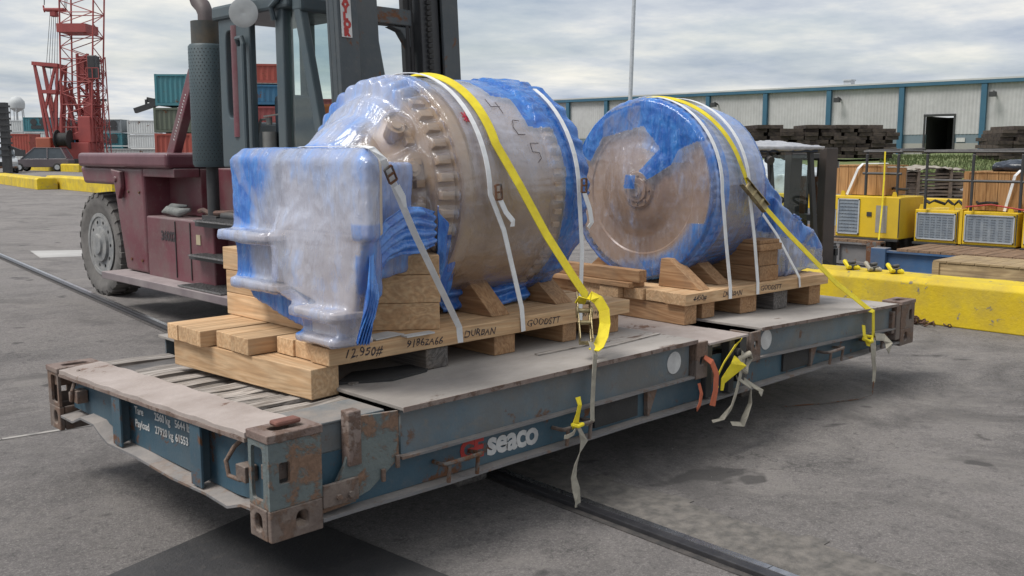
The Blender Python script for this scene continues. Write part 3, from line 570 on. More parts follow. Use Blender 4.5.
mb = MB(); mb.box(0.26, 0.63, 0.065, 0.30, 0.30, 0.425); mb.box(0.25, 0.62, 0.055, 0.32, 0.4255, 0.437); mb.build('rail_cap', STEEL, rack, bevel=0.004)
for a, z in ((0.56, 0.155), (0.64, 0.20)):
    mb = MB(); mb.box(a, a+0.02, -0.004, 0.011, z-0.03, z+0.03); mb.build('lug', CASTING, rack, bevel=0.004)
# folded end frames
def frame(x0, x1, zt0, zt1, hgt, xface):
    """end frame folded flat on the base: I-beam sides and a plated deck"""
    grp = MB()
    def zt(x): return zt0+(zt1-zt0)*(x-x0)/(x1-x0)
    for y0, sg in ((0.0, 1), (LY, -1)):
        ya, yb = sorted((y0, y0+sg*0.13)); wa, wb = sorted((y0+sg*0.035, y0+sg*0.05))
        mb = MB(); mb.add([(x0+.02, wa, zt(x0)-hgt), (x1-.02, wa, zt(x1)-hgt), (x1-.02, wb, zt(x1)-hgt), (x0+.02, wb, zt(x0)-hgt), (x0+.02, wa, zt(x0)-.02), (x1-.02, wa, zt(x1)-.02), (x1-.02, wb, zt(x1)-.02), (x0+.02, wb, zt(x0)-.02)],
               [(0,3,2,1),(4,5,6,7),(0,1,5,4),(1,2,6,5),(2,3,7,6),(3,0,4,7)]); mb.build('frame_beam', STEEL, rack)
        mb = MB(); n = 24
        for k in range(n):
            a = x0+(x1-x0)*k/n; b = x0+(x1-x0)*(k+1)/n
            da = 0.006*noise.noise(Vector((a*3, y0, 1))); dbb = 0.006*noise.noise(Vector((b*3, y0, 1)))
            mb.add([(a, ya+da*sg, zt(a)-hgt-.012), (b, ya+dbb*sg, zt(b)-hgt-.012), (b, yb, zt(b)-hgt-.012), (a, yb, zt(a)-hgt-.012), (a, ya+da*sg, zt(a)-hgt), (b, ya+dbb*sg, zt(b)-hgt), (b, yb, zt(b)-hgt+.004), (a, yb, zt(a)-hgt+.004)],
               [(0,3,2,1),(4,5,6,7),(0,1,5,4),(2,3,7,6)] + ([(3,0,4,7)] if k == 0 else []) + ([(1,2,6,5)] if k == n-1 else []))
        mb.build('beam_flange', FLANGE, rack)
    mb = MB(); mb.add([(x0, -0.012, zt(x0)-.018), (x1, -0.012, zt(x1)-.018), (x1, LY+.012, zt(x1)-.018), (x0, LY+.012, zt(x0)-.018), (x0, -0.012, zt(x0)), (x1, -0.012, zt(x1)), (x1, LY+.012, zt(x1)), (x0, LY+.012, zt(x0))],
               [(0,3,2,1),(4,5,6,7),(0,1,5,4),(1,2,6,5),(2,3,7,6),(3,0,4,7)])
    plate = mb.build('frame_deck', DECK, rack, bevel=0.003)
    mb = MB(); mb.box(x0-.001, x1+.001, -0.0165, -0.0125, zt(x0)-.022, zt(x0)+.001) if abs(zt0-zt1) < 0.01 else mb.prism([(x0, zt0-.021), (x1, zt1-.021), (x1, zt1+.001), (x0, zt0+.001)], 1, -0.0165, -0.0125)
    mb.build('edge_strip', LIP, plate)
    mb = MB(); zc_ = zt(xface)
    mb.oval_plate((min(xface, xface+.12), -0.008, zc_-hgt-.02), (1, 0, 0), (0, 0, 1), (0, 1, 0), 0.12, hgt-0.002, 0.06, 0.11, 0.022, 0.026, 0.02)
    mb.box(min(xface, xface+.12), min(xface, xface+.12)+.018, 0.013, 0.16, zc_-hgt-.02, zc_-.023)
    mb.build('frame_casting', CASTING, rack, bevel=0.005)
frame(0.675, 2.93, 0.446, 0.448, 0.232, 2.93)
frame(3.66, 5.72, 0.428, 0.362, 0.20, 3.54)
# plank layer over the folded deck and the low deck between the frames
mb = MB(); mb.box(2.94, 3.53, 0.07, LY-0.05, 0.346, 0.385); mb.build('middle_deck', DECK, rack, bevel=0.004)
mb = MB(); mb.box(3.06, 3.50, -0.012, 0.30, 0.392, 0.408); mb.box(3.06, 3.52, 0.31, 2.1, 0.388, 0.402); mb.build('bridge_plate', RAMP, rack, bevel=0.002)
mb = MB(); mb.box(3.30, 3.36, 0.0, 0.06, 0.05, 0.385); mb.box(3.42, 3.50, 0.0, 0.05, 0.10, 0.385); mb.box(3.08, 3.14, 0.02, 0.06, 0.05, 0.385); mb.cyl((3.39, -0.02, 0.30), (3.39, 0.05, 0.30), 0.03, n=12)
mb.build('hinge_bracket', DARK, rack, bevel=0.004)
mb = MB(); mb.box(5.72, 5.80, 0.0, 0.16, 0.06, 0.35); mb.box(5.66, 5.71, 0.005, 0.05, 0.12, 0.30); mb.build('hinge_bracket', CASTING, rack, bevel=0.006)
for a in (2.755, 3.79):
    mb = MB(); mb.lathe([(0.0305, 0.0), (0.0305, 0.068), (0.0345, 0.068), (0.0345, 0.0)], (a, 0, 0.325), axis=1, n=28); mb.build('white_disc', WHITEP, rack)
# splinters and loose boards lying on the deck
mb = MB()
for (a, b, c_, d_, z) in ((1.9, 0.35, 2.5, 0.33, .447), (0.75, 0.5, 1.15, 0.62, .447), (2.3, 0.22, 2.9, 0.26, .447)):
    mb.bar((a, b, z+0.006), (c_, d_, z+0.006), 0.03, 0.008)
mb.build('deck_splinter', WDECK, rack)
# torn rubber matting under the first skid
mb = MB(); mb.prism([(0.70, 0.55), (0.95, 0.42), (1.2, 0.46), (1.35, 0.60), (0.9, 0.70)], 2, 0.4475, 0.458); o = mb.build('rubber_mat', BLACK); tag(o, 'torn strip of black rubber under the front of the first skid', 'mat')

# ------------------------------------------------------------------ SKIDS
def rotM(ang, px, py): return Matrix.Translation((px, py, 0)) @ Matrix.Rotation(radians(ang), 4, 'Z') @ Matrix.Translation((-px, -py, 0))
def lumber(parent, nm, x0, x1, y0, y1, z0, z1, m, M=None, label=None):
    mb = MB(); mb.box(x0, x1, y0, y1, z0, z1, M); return mb.build(nm, m, parent, bevel=0.004, label=label)
s1 = thing('timber_skid', 'pale timber skid under the first wrapped machine, marked 12,950#', 'skid', (1.7, 1.15, 0.42))
lumber(s1, 'runner', 0.525, 0.69, 0.50, 1.72, 0.412, 0.558, WY, rotM(4.5, 0.6, 0.5), label='long pale runner at the left end')
for (a, b, m_) in ((1.22, 1.37, WOLD), (1.72, 1.88, WYD), (2.28, 2.40, WYD), (2.62, 2.80, WYD)):
    lumber(s1, 'runner', a, b, 0.50 if m_ is not WOLD else 0.49, 1.9, 0.449, 0.558, m_)
yb = [(0.475, 0.635, 0.615), (0.64, 0.795, 0.63), (0.80, 0.95, 0.62), (0.975, 1.15, 0.47), (1.155, 1.31, 0.475), (1.34, 1.47, 0.40), (1.475, 1.60, 0.405), (1.605, 1.72, 0.40)]
sb = []
for i, (a, b, x0) in enumerate(yb):
    M = rotM(-0.3, 0.6, 0.5); sb.append(lumber(s1, 'deck_board', x0, 2.88 + (0.02 if i % 2 else 0), a, b, 0.562, 0.647, WX))
def scrawl(parent, s_, x, y, z, sz, dx=1.0): text('handwriting', s_, sz, (x, y, z), (1, 0, 0), (0, 0, 1), INK, parent, slant=0.25, wob=0.006, ext=0.0005, space=1.05)
for s_, x, sz in (('12,950#', 0.70, 0.065), ('91862A66', 1.08, 0.055), ('DURBAN', 1.47, 0.055), ('GOODSTT', 1.95, 0.055), ('46012+K', 2.38, 0.055)):
    scrawl(sb[0], s_, x, 0.4738, 0.585, sz)
# second skid, turned a little
s2 = thing('timber_skid', 'brown timber skid under the second wrapped machine', 'skid', (4.4, 1.15, 0.42))
M2 = rotM(-3.2, 3.5, 0.47)
def zp(x): return 0.428 + (0.362-0.428)*(x-3.66)/2.06
for (a, b, m_) in ((3.47, 3.60, WYD), (3.66, 3.80, WYD), (4.10, 4.30, WYD), (4.52, 4.70, WOLD), (5.0, 5.16, WYD)):
    z0 = zp(max(a, 3.66)) + 0.002 if a > 3.6 else 0.405
    lumber(s2, 'runner', a, b, 0.47, 1.95, z0, 0.538, m_, M2)
sb2 = []
for i in range(8):
    a = 0.44 + i*0.19; sb2.append(lumber(s2, 'deck_board', 3.44 + [0, .02, .0, -0.05, -0.03, 0, .02, 0][i], 5.22, a, a+0.183, 0.542, 0.622, WX if i < 5 else WYD, M2))
lumber(s2, 'cross_board', 3.38, 3.55, 0.90, 1.90, 0.624, 0.66, WYD, M2)
for s_, x in (('4450#', 3.52), ('DURBAN', 3.85), ('GOODSTT', 4.30)):
    t_ = text('handwriting', s_, 0.055, tuple(M2 @ Vector((x, 0.4385, 0.565))), tuple(M2.to_3x3() @ Vector((1, 0, 0))), (0, 0, 1), INK, sb2[0], slant=0.25, wob=0.006, ext=0.0005)

# cribbing stacks
def crib(label, spec, ang, px, py, group=None):
    x0 = min(s[0] for s in spec); t_ = thing('cribbing_stack', label, 'cribbing', (px, py, min(s[4] for s in spec)), 0, group)
    M = rotM(ang, px, py)
    for s in spec:
        mb = MB(); mb.box(*s[:6], M); mb.build('timber_block', s[6], t_, bevel=0.004)
crib('stacked square timbers under the left of the first wrapped machine', [(0.80, 0.98, 0.90, 1.76, 0.649, 0.775, WY), (0.80, 0.98, 0.91, 1.76, 0.777, 0.905, WY), (0.80, 0.98, 0.90, 1.79, 0.907, 1.035, WY)], 1, 0.80, 0.9)
crib('stacked square timbers at the front edge beside the blue film', [(1.0, 1.41, 0.75, 0.97, 0.649, 0.79, WX), (1.0, 1.415, 0.75, 0.97, 0.792, 0.94, WX), (0.99, 1.41, 0.745, 0.97, 0.942, 1.04, WX)], -36, 1.0, 0.75)
mb = MB(); mb.box(1.02, 1.17, 0.74, 0.95, 1.042, 1.072, rotM(-36, 1.0, 0.75)); o = mb.build('wood_wedge', WX, bevel=0.003); tag(o, 'thin wood shim on top of the cribbing beside the blue film', 'wedge')
crib('brown block stack under the tail of the second machine', [(4.36, 4.60, 0.44, 1.5, 0.624, 0.735, WYD), (4.36, 4.60, 0.45, 1.5, 0.737, 0.85, WYD), (4.34, 4.62, 0.43, 1.5, 0.852, 0.90, WYD), (4.35, 4.60, 0.44, 1.4, 0.902, 0.93, WYD)], -3, 4.4, 0.45)
def chock(label, x0, x1, y0, y1, z0, h, flip):
    mb = MB(); p = [(x0, z0), (x1, z0), (x0+(x1-x0)*0.12, z0+h), (x0, z0+h*0.96)] if not flip else [(x0, z0), (x1, z0), (x1, z0+h*0.96), (x1-(x1-x0)*0.12, z0+h)]
    return mb
def wedge(label, cx, cy, z0, w_, h_, dep, lean):
    """triangular chock whose sloping face carries the drum"""
    mb = MB(); M = Matrix.Translation((cx, cy, z0))
    a = [(-dep/2, 0), (dep/2, 0), (dep/2*0.9*lean, h_), (dep/2*0.5*lean, h_)] if lean > 0 else [(-dep/2, 0), (dep/2, 0), (-dep/2*0.5, h_), (-dep/2*0.9, h_)]
    mb.prism([(y, z) for y, z in a], 0, -w_/2, w_/2, M)
    o = mb.build('wood_chock', WYD, bevel=0.004); tag(o, label, 'chock'); return o
wedge('wood chock at the near side of the first drum, left of the white strap', 1.86, 0.74, 0.649, 0.14, 0.20, 0.30, 1)
wedge('wood chock at the near side of the first drum, behind the yellow ratchet', 2.46, 0.80, 0.649, 0.15, 0.17, 0.30, 1)
wedge('pointed wood chock at the near left edge of the second drum', 3.72, 0.66, 0.624, 0.12, 0.20, 0.36, 1)
wedge('wood chock between the white straps of the second drum', 4.08, 0.72, 0.624, 0.14, 0.18, 0.32, 1)
for lx, ly, z in ((1.95, 1.72, .649), (2.4, 1.72, .649), (4.0, 1.65, .624)):
    o = wedge({1.95: 'wood chock behind the first drum, left one', 2.4: 'wood chock behind the first drum, right one', 4.0: 'wood chock behind the second drum'}[lx], lx, ly, z, 0.15, 0.17, 0.28, -1); o['group'] = 'far side chocks'
mb = MB(); mb.box(3.42, 3.50, 0.84, 1.92, 0.662, 0.75, M2); o = mb.build('timber_beam', WYD, bevel=0.004); tag(o, 'long brown timber lying in front of the second drum', 'timber')
mb = MB(); mb.box(1.06, 1.24, 0.44, 0.49, 0.648, 0.656) ; mb.box(0.90, 1.10, 0.50, 0.62, 0.650, 0.655, rotM(8, 1.0, 0.5)); o = mb.build('paper_tag', WHITEP); tag(o, 'white paper slip on the skid beside the blue film', 'paper')

# ------------------------------------------------------------------ WRAPPED MACHINES
FILM = film_mat('plastic_wrap'); TAN = mat('tan_machine_paint', (0.48, 0.335, 0.185), (0.34, 0.23, 0.125), 3.5, 0.38, bump=0.15, bsc=30, grime=0.15, coat=0.3); TAND = mat('brown_machine_face', (0.37, 0.245, 0.145), (0.27, 0.17, 0.10), 2.5, 0.32, bump=0.1, coat=0.3, grime=0.1)
def set_tint(me, fn):
    a = me.color_attributes.new('Tint', 'FLOAT_COLOR', 'POINT'); buf = []
    for v in me.vertices:
        r_, g_ = fn(v.co); buf += [r_, g_, 0.0, 1.0]
    a.data.foreach_set('color', buf)
def prof_r(prof, x):
    for (a, ra), (b, rb) in zip(prof, prof[1:]):
        if a <= x <= b: return ra + (rb-ra)*((x-a)/(b-a) if b > a else 0)
    return prof[-1][1]
def clamp(v, a=0.0, b=1.0): return max(a, min(b, v))
def ss(v, a, b): t_ = clamp((v-a)/(b-a)); return t_*t_*(3-2*t_)
def drum(parent, path, cy, cz, rfun, tint, nth=300, label=None, step=0.012):
    """film drawn over a drum: path = (x, r) polyline walked in small steps"""
    pts = []
    for (a, b) in zip(path, path[1:]):
        L = math.hypot(b[0]-a[0], b[1]-a[1]); n = max(1, int(L/step))
        pts += [(a[0]+(b[0]-a[0])*k/n, a[1]+(b[1]-a[1])*k/n) for k in range(n)]
    pts.append(path[-1]); vs = []; fs = []
    for x, r in pts:
        for k in range(nth):
            th = 2*pi*k/nth; dx, rr_ = rfun(x, r, th); vs.append((x+dx, cy - rr_*cos(th), cz + rr_*sin(th)))
    n = nth
    for i in range(len(pts)-1):
        fs += [(i*n+k, i*n+(k+1) % n, (i+1)*n+(k+1) % n, (i+1)*n+k) for k in range(n)]
    me = bpy.data.meshes.new('plastic_wrap'); me.from_pydata(vs, [], fs)
    bm = bmesh.new(); bm.from_mesh(me); bmesh.ops.remove_doubles(bm, verts=bm.verts, dist=0.0004)
    bmesh.ops.recalc_face_normals(bm, faces=bm.faces); bm.to_mesh(me); bm.free()
    me.polygons.foreach_set('use_smooth', [True]*len(me.polygons)); me.materials.append(FILM)
    set_tint(me, tint); o = bpy.data.objects.new('plastic_wrap', me); COL.objects.link(o); attach(o, parent)
    if label: o['label'] = label
    return o
def ridge(v): return 1-abs(noise.noise(v))*2
# machine 1 ------------------------------------------------
C1Y, C1Z = 1.17, 1.345
k1 = thing('wrapped_gearbox', 'film wrapped gearbox on the left skid with stepped brackets and 405 marked on its drum', 'machine', (1.7, C1Y, 0.65))
rb = random.Random(21)
def ring_blocks(parent, name, m, cy, cz, x0, x1, r0, r1, n, wid, skip=()):
    mb = MB()
    for k in range(n):
        if k in skip: continue
        a = 2*pi*k/n; M = Matrix.Translation((0, cy, cz)) @ Matrix.Rotation(a, 4, 'X'); mb.box(x0, x1, -wid/2, wid/2, r0, r1, M)
    o = mb.build(name, m, parent, bevel=0.004); o['kind'] = 'stuff' if n > 100 else 'part'
    if n <= 100: del o['kind']
    return o
mb = MB(); mb.lathe([(1.00, 0.0), (1.00, 0.22), (1.14, 0.28), (1.16, 0.36), (1.24, 0.38), (1.30, 0.47), (1.38, 0.50), (1.385, 0.575), (1.44, 0.585), (1.50, 0.60), (1.51, 0.645), (1.585, 0.648), (1.59, 0.630), (2.20, 0.638), (2.21, 0.655), (2.40, 0.658), (2.41, 0.60), (2.50, 0.30), (2.50, 0)], (0, C1Y, C1Z), 0, 96)
hs = mb.build('drum_housing', TAN, k1, smooth=True)
ring_blocks(hs, 'bolt_ring', TAN, C1Y, C1Z, 1.40, 1.485, 0.575, 0.616, 40, 0.045)
ring_blocks(hs, 'bolt_ring', TAN, C1Y, C1Z, 2.215, 2.275, 0.652, 0.672, 54, 0.032)
ring_blocks(hs, 'bolt_ring', TAN, C1Y, C1Z, 1.315, 1.372, 0.46, 0.512, 26, 0.04)
BOSS = ((44, 1.30, .05), (16, 1.31, .045), (-12, 1.31, .05), (-35, 1.30, .05))
for (a_, x_, rr_) in BOSS:
    th = radians(a_); mb = MB(); p0 = Vector((x_, C1Y-0.44*cos(th), C1Z+0.44*sin(th))); p1 = Vector((x_-.015, C1Y-0.525*cos(th), C1Z+0.525*sin(th))); mb.cyl(p0, p1, rr_, n=16); mb.cyl(p1, p1+(p1-p0).normalized()*.012, rr_*.55, n=12); mb.build('port_boss', TAN, hs, bevel=.004)
def wrapr(base, seedv):
    def f(x, r, th):
        c_, s_ = cos(th), sin(th)
        w_ = 0.006 + 0.007*abs(noise.noise(Vector((x*3, c_*2.5, s_*2.5+seedv)))) + 0.0035*(1+noise.noise(Vector((x*7, c_*9, s_*9))))
        w_ += 0.004*max(0, ridge(Vector((x*4, c_*14, s_*14)))-0.3)
        return 0, r + w_
    return f
def r1(x, r, th):
    dx, rr_ = wrapr(0, 0)(x, r, th)
    if 1.36 < x < 1.50: rr_ += 0.036*(abs(cos(th*20))**1.2)*max(0, 1-(abs(x-1.44)/0.085)**3)   # film sags between the bolts
    if x < 1.37: rr_ += 0.006*noise.noise(Vector((x*6, th*3, 2))) + max([0]+[max(0, 0.572-rr_)*ss(0.125-math.hypot(((th-radians(a_)+pi) % (2*pi)-pi)*0.5, x-x_+.01), 0.0, 0.06) for (a_, x_, q_) in BOSS])
    if 2.19 < x < 2.29: rr_ += 0.008*abs(cos(th*27))
    if x > 2.40: rr_ += 0.010*sin(th*30 + noise.noise(Vector((x*5, th*4, 0)))*5)
    return dx, rr_
def t1(p):
    dy, dz = p.y-C1Y, p.z-C1Z; th = math.atan2(dz, -dy); n_ = noise.noise(p*2.0)*0.12; ct = cos(th)
    b = 0.0; g_ = 0.6
    if p.x < 1.60:
        k = ss(ct + 0.35*(p.x-1.25) - 0.30*sin(th), 0.0, 0.6); g_ = 0.14 + 0.86*k; b = (0.26 + 0.38*ss(noise.noise(p*3.5), -0.05, 0.35))*(1-k)
    elif p.x < 2.20: g_ = 0.98 - 0.58*ss(dz, -0.25, 0.50); b = 0.0
    else: g_ = 0.85 - 0.4*ss(dz, 0, 0.5); b = 0.04
    if p.x > 2.29 + 0.012*sin(th*9): b = 0.72
    if 0.30 < th < 2.2 and p.x > 2.29 - 0.18*ss(th, 0.55, 0.62) - 0.12*ss(th, 0.95, 1.0) and p.x > 1.9: b = 0.92
    if dz < -0.50: b = max(b, 0.5*ss(-dz, 0.52, 0.62))
    return clamp(b + n_), clamp(g_)
drum(k1, [(0.96, 0.002), (0.965, 0.23), (1.08, 0.30), (1.16, 0.37), (1.26, 0.42), (1.31, 0.50), (1.365, 0.53), (1.38, 0.59), (1.44, 0.598), (1.50, 0.615), (1.515, 0.652), (1.585, 0.655), (1.60, 0.640), (2.19, 0.648), (2.22, 0.662), (2.40, 0.664), (2.50, 0.66), (2.56, 0.58), (2.62, 0.3), (2.62, 0.002)], C1Y, C1Z, r1, t1,
     label='milky film over the tan drum with a blue band at its rim', step=0.009, nth=420)
# box-like front of the gearbox: convex shells fused by voxel remesh
def fused(parent, hulls, tint, pleat=0.0, voxel=0.016, sm=7, amp=0.010, label=None, name='plastic_wrap', fsc=5.0, material=None):
    bm = bmesh.new()
    for pts in hulls:
        vs = [bm.verts.new(p) for p in pts]; r_ = bmesh.ops.convex_hull(bm, input=vs)
        junk = [v for v in r_['geom_interior'] if isinstance(v, bmesh.types.BMVert)]
        if junk: bmesh.ops.delete(bm, geom=junk, context='VERTS')
    bmesh.ops.recalc_face_normals(bm, faces=bm.faces)
    me = bpy.data.meshes.new('tmp'); bm.to_mesh(me); bm.free(); ob = bpy.data.objects.new('tmp', me); COL.objects.link(ob)
    md = ob.modifiers.new('r', 'REMESH'); md.mode = 'VOXEL'; md.voxel_size = voxel
    ms = ob.modifiers.new('s', 'SMOOTH'); ms.iterations = sm; ms.factor = 0.6
    dg = bpy.context.evaluated_depsgraph_get(); dg.update(); m2_ = bpy.data.meshes.new_from_object(ob.evaluated_get(dg)); bpy.data.objects.remove(ob); m2_.name = name
    for v in m2_.vertices:
        nrm = v.normal.copy(); p = v.co
        d = amp*1.6*noise.noise(p*2.6) + amp*(ridge(Vector((p.x*fsc, p.y*fsc, p.z*fsc*0.55)) + Vector(noise.noise_vector(p*2))*0.8)-0.55) + amp*0.35*(ridge(p*fsc*2.7)-0.5)
        if pleat:
            a_ = math.atan2(p.z-1.14, p.y-0.98); rr_ = math.hypot(p.z-1.14, p.y-0.98)
            d += pleat*ss(rr_, 0.03, 0.18)*(max(0, ridge(Vector((a_*2.6, rr_*1.2, 4)) + Vector(noise.noise_vector(p*3))*0.25)-0.35) + 0.5*max(0, ridge(Vector((a_*7, rr_*1.5, 9)))-0.5))
        v.co = p + nrm*d
    m2_.polygons.foreach_set('use_smooth', [True]*len(m2_.polygons)); m2_.materials.clear(); m2_.materials.append(material or FILM); set_tint(m2_, tint)
    o = bpy.data.objects.new(name, m2_); COL.objects.link(o)
    if parent is not None: attach(o, parent)
    if label: o['label'] = label
    return o
def bx(x0, x1, y0, y1, z0, z1): return [(x, y, z) for x in (x0, x1) for y in (y0, y1) for z in (z0, z1)]
def px(poly, x0, x1): return [(x, y, z) for x in (x0, x1) for (y, z) in poly]
def foot(fp, z0, z1): return [(x, y, z) for (x, y) in fp for z in (z0, z1)]
COREM = mat('pale_machine_paint', (0.58, 0.50, 0.42), (0.46, 0.39, 0.33), 3.5, 0.4, bump=0.1, grime=0.15)
mb = MB(); mb.prism([(0.70, 0.30), (0.74, 0.26), (0.82, 0.30), (0.88, 0.5), (0.90, 1.2), (0.80, 1.36), (0.70, 1.34)], 2, 1.17, 1.545); mb.build('gearbox_head', COREM, k1, bevel=0.05, seg=4)
mb = MB(); mb.prism([(1.30, 1.18), (1.22, 1.02), (1.0, 0.90), (0.72, 0.84), (0.68, 0.71), (0.40, 0.71), (0.31, 1.2)], 0, 0.70, 0.732); mb.build('gearbox_bracket', COREM, k1, bevel=0.02, seg=3)
mb = MB(); mb.prism([(0.72, 0.48), (0.72, 1.25), (1.25, 1.2), (1.25, 0.7)], 2, 0.98, 1.48); mb.build('gearbox_neck', TAN, k1, bevel=0.03)
mb = MB(); mb.box(0.685, 0.80, 1.0, 1.24, 0.91, 1.12); mb.box(0.64, 0.78, 0.42, 0.66, 0.70, 0.80); mb.build('bracket_rib', COREM, k1, bevel=0.015)
for (y0, y1, z0, z1, x0, x1) in ((0.96, 1.42, 1.128, 1.158, 0.575, 0.85), (0.93, 1.38, 0.872, 0.902, 0.62, 0.85), (0.35, 0.74, 0.800, 0.830, 0.57, 0.8), (0.37, 0.71, 0.672, 0.700, 0.58, 0.8)):
    mb = MB(); r_ = 0.05; poly = [(x1, y0), (x1, y1), (x0+r_, y1), (x0+.3*r_, y1-.3*r_), (x0, y1-r_), (x0, y0+r_), (x0+.3*r_, y0+.3*r_), (x0+r_, y0)]
    mb.prism(poly, 2, z0, z1); mb.build('mounting_foot', COREM, k1, bevel=0.008, seg=3)
hulls = [foot([(0.64, 0.26), (0.67, 0.20), (0.75, 0.24), (0.88, 0.45), (0.92, 1.2), (0.82, 1.46), (0.66, 1.44)], 1.18, 1.54) + [(x, y, 1.592) for x, y in ((0.69, 0.28), (0.76, 0.31), (0.88, 0.6), (0.88, 1.2), (0.78, 1.39), (0.70, 1.37))],
         foot([(0.56, 0.95), (0.56, 1.43), (0.80, 1.45), (0.80, 0.95)], 1.115, 1.172), foot([(0.605, 0.92), (0.605, 1.39), (0.80, 1.41), (0.80, 0.90)], 0.86, 0.915),
         foot([(0.555, 0.36), (0.555, 0.73), (0.78, 0.76), (0.78, 0.32)], 0.788, 0.842), foot([(0.565, 0.38), (0.565, 0.70), (0.78, 0.73), (0.78, 0.35)], 0.666, 0.712),
         px([(1.42, 1.17), (1.385, 0.87), (0.95, 0.87), (0.95, 1.17)], 0.655, 0.74), px([(0.73, 0.82), (0.69, 0.685), (0.39, 0.685), (0.34, 0.82)], 0.615, 0.74),
         [(0.60, 0.95, 1.16), (0.60, 0.95, 0.90), (0.59, 0.70, 0.83), (0.65, 0.34, 0.82), (0.67, 0.22, 1.25), (0.65, 0.95, 1.30), (0.80, 0.9, 0.9), (0.80, 0.3, 0.9), (0.80, 0.3, 1.2), (0.80, 0.9, 1.2), (0.645, 0.60, 1.28)],
         px([(1.38, 0.89), (1.30, 0.80), (0.90, 0.695), (0.70, 0.675), (0.45, 0.70), (0.40, 0.9)], 0.70, 0.755), foot([(0.72, 0.42), (0.72, 1.3), (1.25, 1.3), (1.25, 0.62)], 0.95, 1.52)]
def tb1(p):
    n_ = noise.noise(p*2.4)*0.22 + noise.noise(p*6)*0.10
    aa_ = math.atan2(p.z-1.14, p.y-0.98); fo_ = ridge(Vector((aa_*3.2, 2, 4)) + Vector(noise.noise_vector(p*3))*0.3)
    b = 0.10 + 0.22*ss(p.z, 1.38, 1.58) + (0.45 + 0.30*ss(fo_, 0.1, 0.7))*ss(p.y + 0.3*noise.noise(p*3.3), 1.05, 1.36) + n_
    b = max(b, 0.26*ss(p.z, 1.32, 1.5)*ss(1.0-p.y, 0.0, 0.4) + n_)
    if p.z < 1.10: b += 0.25*ss(p.y, 1.18, 1.36)
    lim = 0.70 + 0.24*(p.y-0.62)/0.4
    if p.z < lim + 0.02 and p.z < 0.865 and p.y > 0.60: b = max(b, 0.85*ss(lim - p.z, -0.02, 0.03) + n_*0.5)
    if p.x > 0.95: b = 0.5 + n_
    if p.y < 0.30 and p.z < 1.25: b = max(b, 0.45 + n_)
    for zp_ in (1.143, 0.888, 0.81, 0.67):
        if abs(p.z-zp_) < 0.034 and p.x < 0.66: b *= 0.25
    g_ = 0.26 + 0.34*ss(1.35-p.z, 0, 0.4)*ss(1.2-p.y, 0, 0.3)
    return clamp(b), clamp(g_)
fused(k1, hulls, tb1, voxel=0.013, sm=4, amp=0.006, fsc=6, pleat=0.0045, label='milky blue film pulled over the gearbox front, bluest at its left edge')
def drape(parent, A, B, n=46, m=26, fold=0.02, nf=9, th=0.004, tint=(1.0, 0), label=None, mat_=None, name='film_skirt', sag=0.0):
    def ev(P, t_):
        t_ *= len(P)-1; i = min(int(t_), len(P)-2); f_ = t_-i; return Vector(P[i]).lerp(Vector(P[i+1]), f_)
    vs = []; fs = []
    for i in range(n+1):
        for j in range(m+1):
            s_, t_ = i/n, j/m; p = ev(A, s_).lerp(ev(B, s_), t_)
            a = ev(B, s_)-ev(A, s_); d = ev(A, min(1, s_+.05))-ev(A, max(0, s_-.05)); nn = a.cross(d)
            nn = nn.normalized() if nn.length > 1e-6 else Vector((0, -1, 0))
            f_ = fold*sin(t_*nf*pi + 2.5*noise.noise(p*4))*(0.5+0.7*abs(noise.noise(p*3))) + 0.6*fold*noise.noise(p*9)
            vs.append(p + nn*f_ + Vector((0, 0, -sag*sin(pi*t_))))
    for i in range(n):
        for j in range(m): a = i*(m+1)+j; fs.append((a, a+1, a+m+2, a+m+1))
    me = bpy.data.meshes.new(name); me.from_pydata(vs, [], fs); me.polygons.foreach_set('use_smooth', [True]*len(me.polygons)); me.materials.append(mat_ or FILM)
    set_tint(me, (lambda p: tint)); o = bpy.data.objects.new(name, me); COL.objects.link(o); attach(o, parent)
    sm_ = o.modifiers.new('t', 'SOLIDIFY'); sm_.thickness = th; sm_.offset = 0
    if label: o['label'] = label
    return o
drape(k1, [(1.30, 0.50, 1.27), (1.18, 0.45, 1.30), (1.02, 0.40, 1.31), (0.84, 0.32, 1.26), (0.72, 0.25, 1.17), (0.67, 0.22, 0.96), (0.655, 0.26, 0.80), (0.655, 0.31, 0.69)],
      [(1.28, 0.47, 1.10), (1.16, 0.44, 1.07), (1.04, 0.44, 1.07), (0.92, 0.38, 1.06), (0.80, 0.33, 1.00), (0.735, 0.26, 0.90), (0.70, 0.24, 0.78), (0.70, 0.27, 0.69)], label='bright blue bunched film right of the gearbox front', nf=9, fold=0.016, tint=(0.85, 0.1), n=90)
drape(k1, [(1.32, 0.50, 1.30), (1.35, 0.55, 1.10), (1.40, 0.62, 0.95)], [(1.62, 0.66, 1.02), (1.60, 0.70, 0.88), (1.60, 0.78, 0.70)], label='bright blue bunched film below the drum', nf=5, fold=0.02, tint=(0.85, 0.2))
drape(k1, [(1.62, 0.86, 0.80), (1.95, 0.86, 0.76), (2.36, 0.84, 0.80)], [(1.66, 0.88, 0.66), (1.95, 0.86, 0.66), (2.32, 0.84, 0.66)], label='dark blue film hanging under the drum', nf=3, fold=0.03, tint=(0.75, 0.3), m=20)
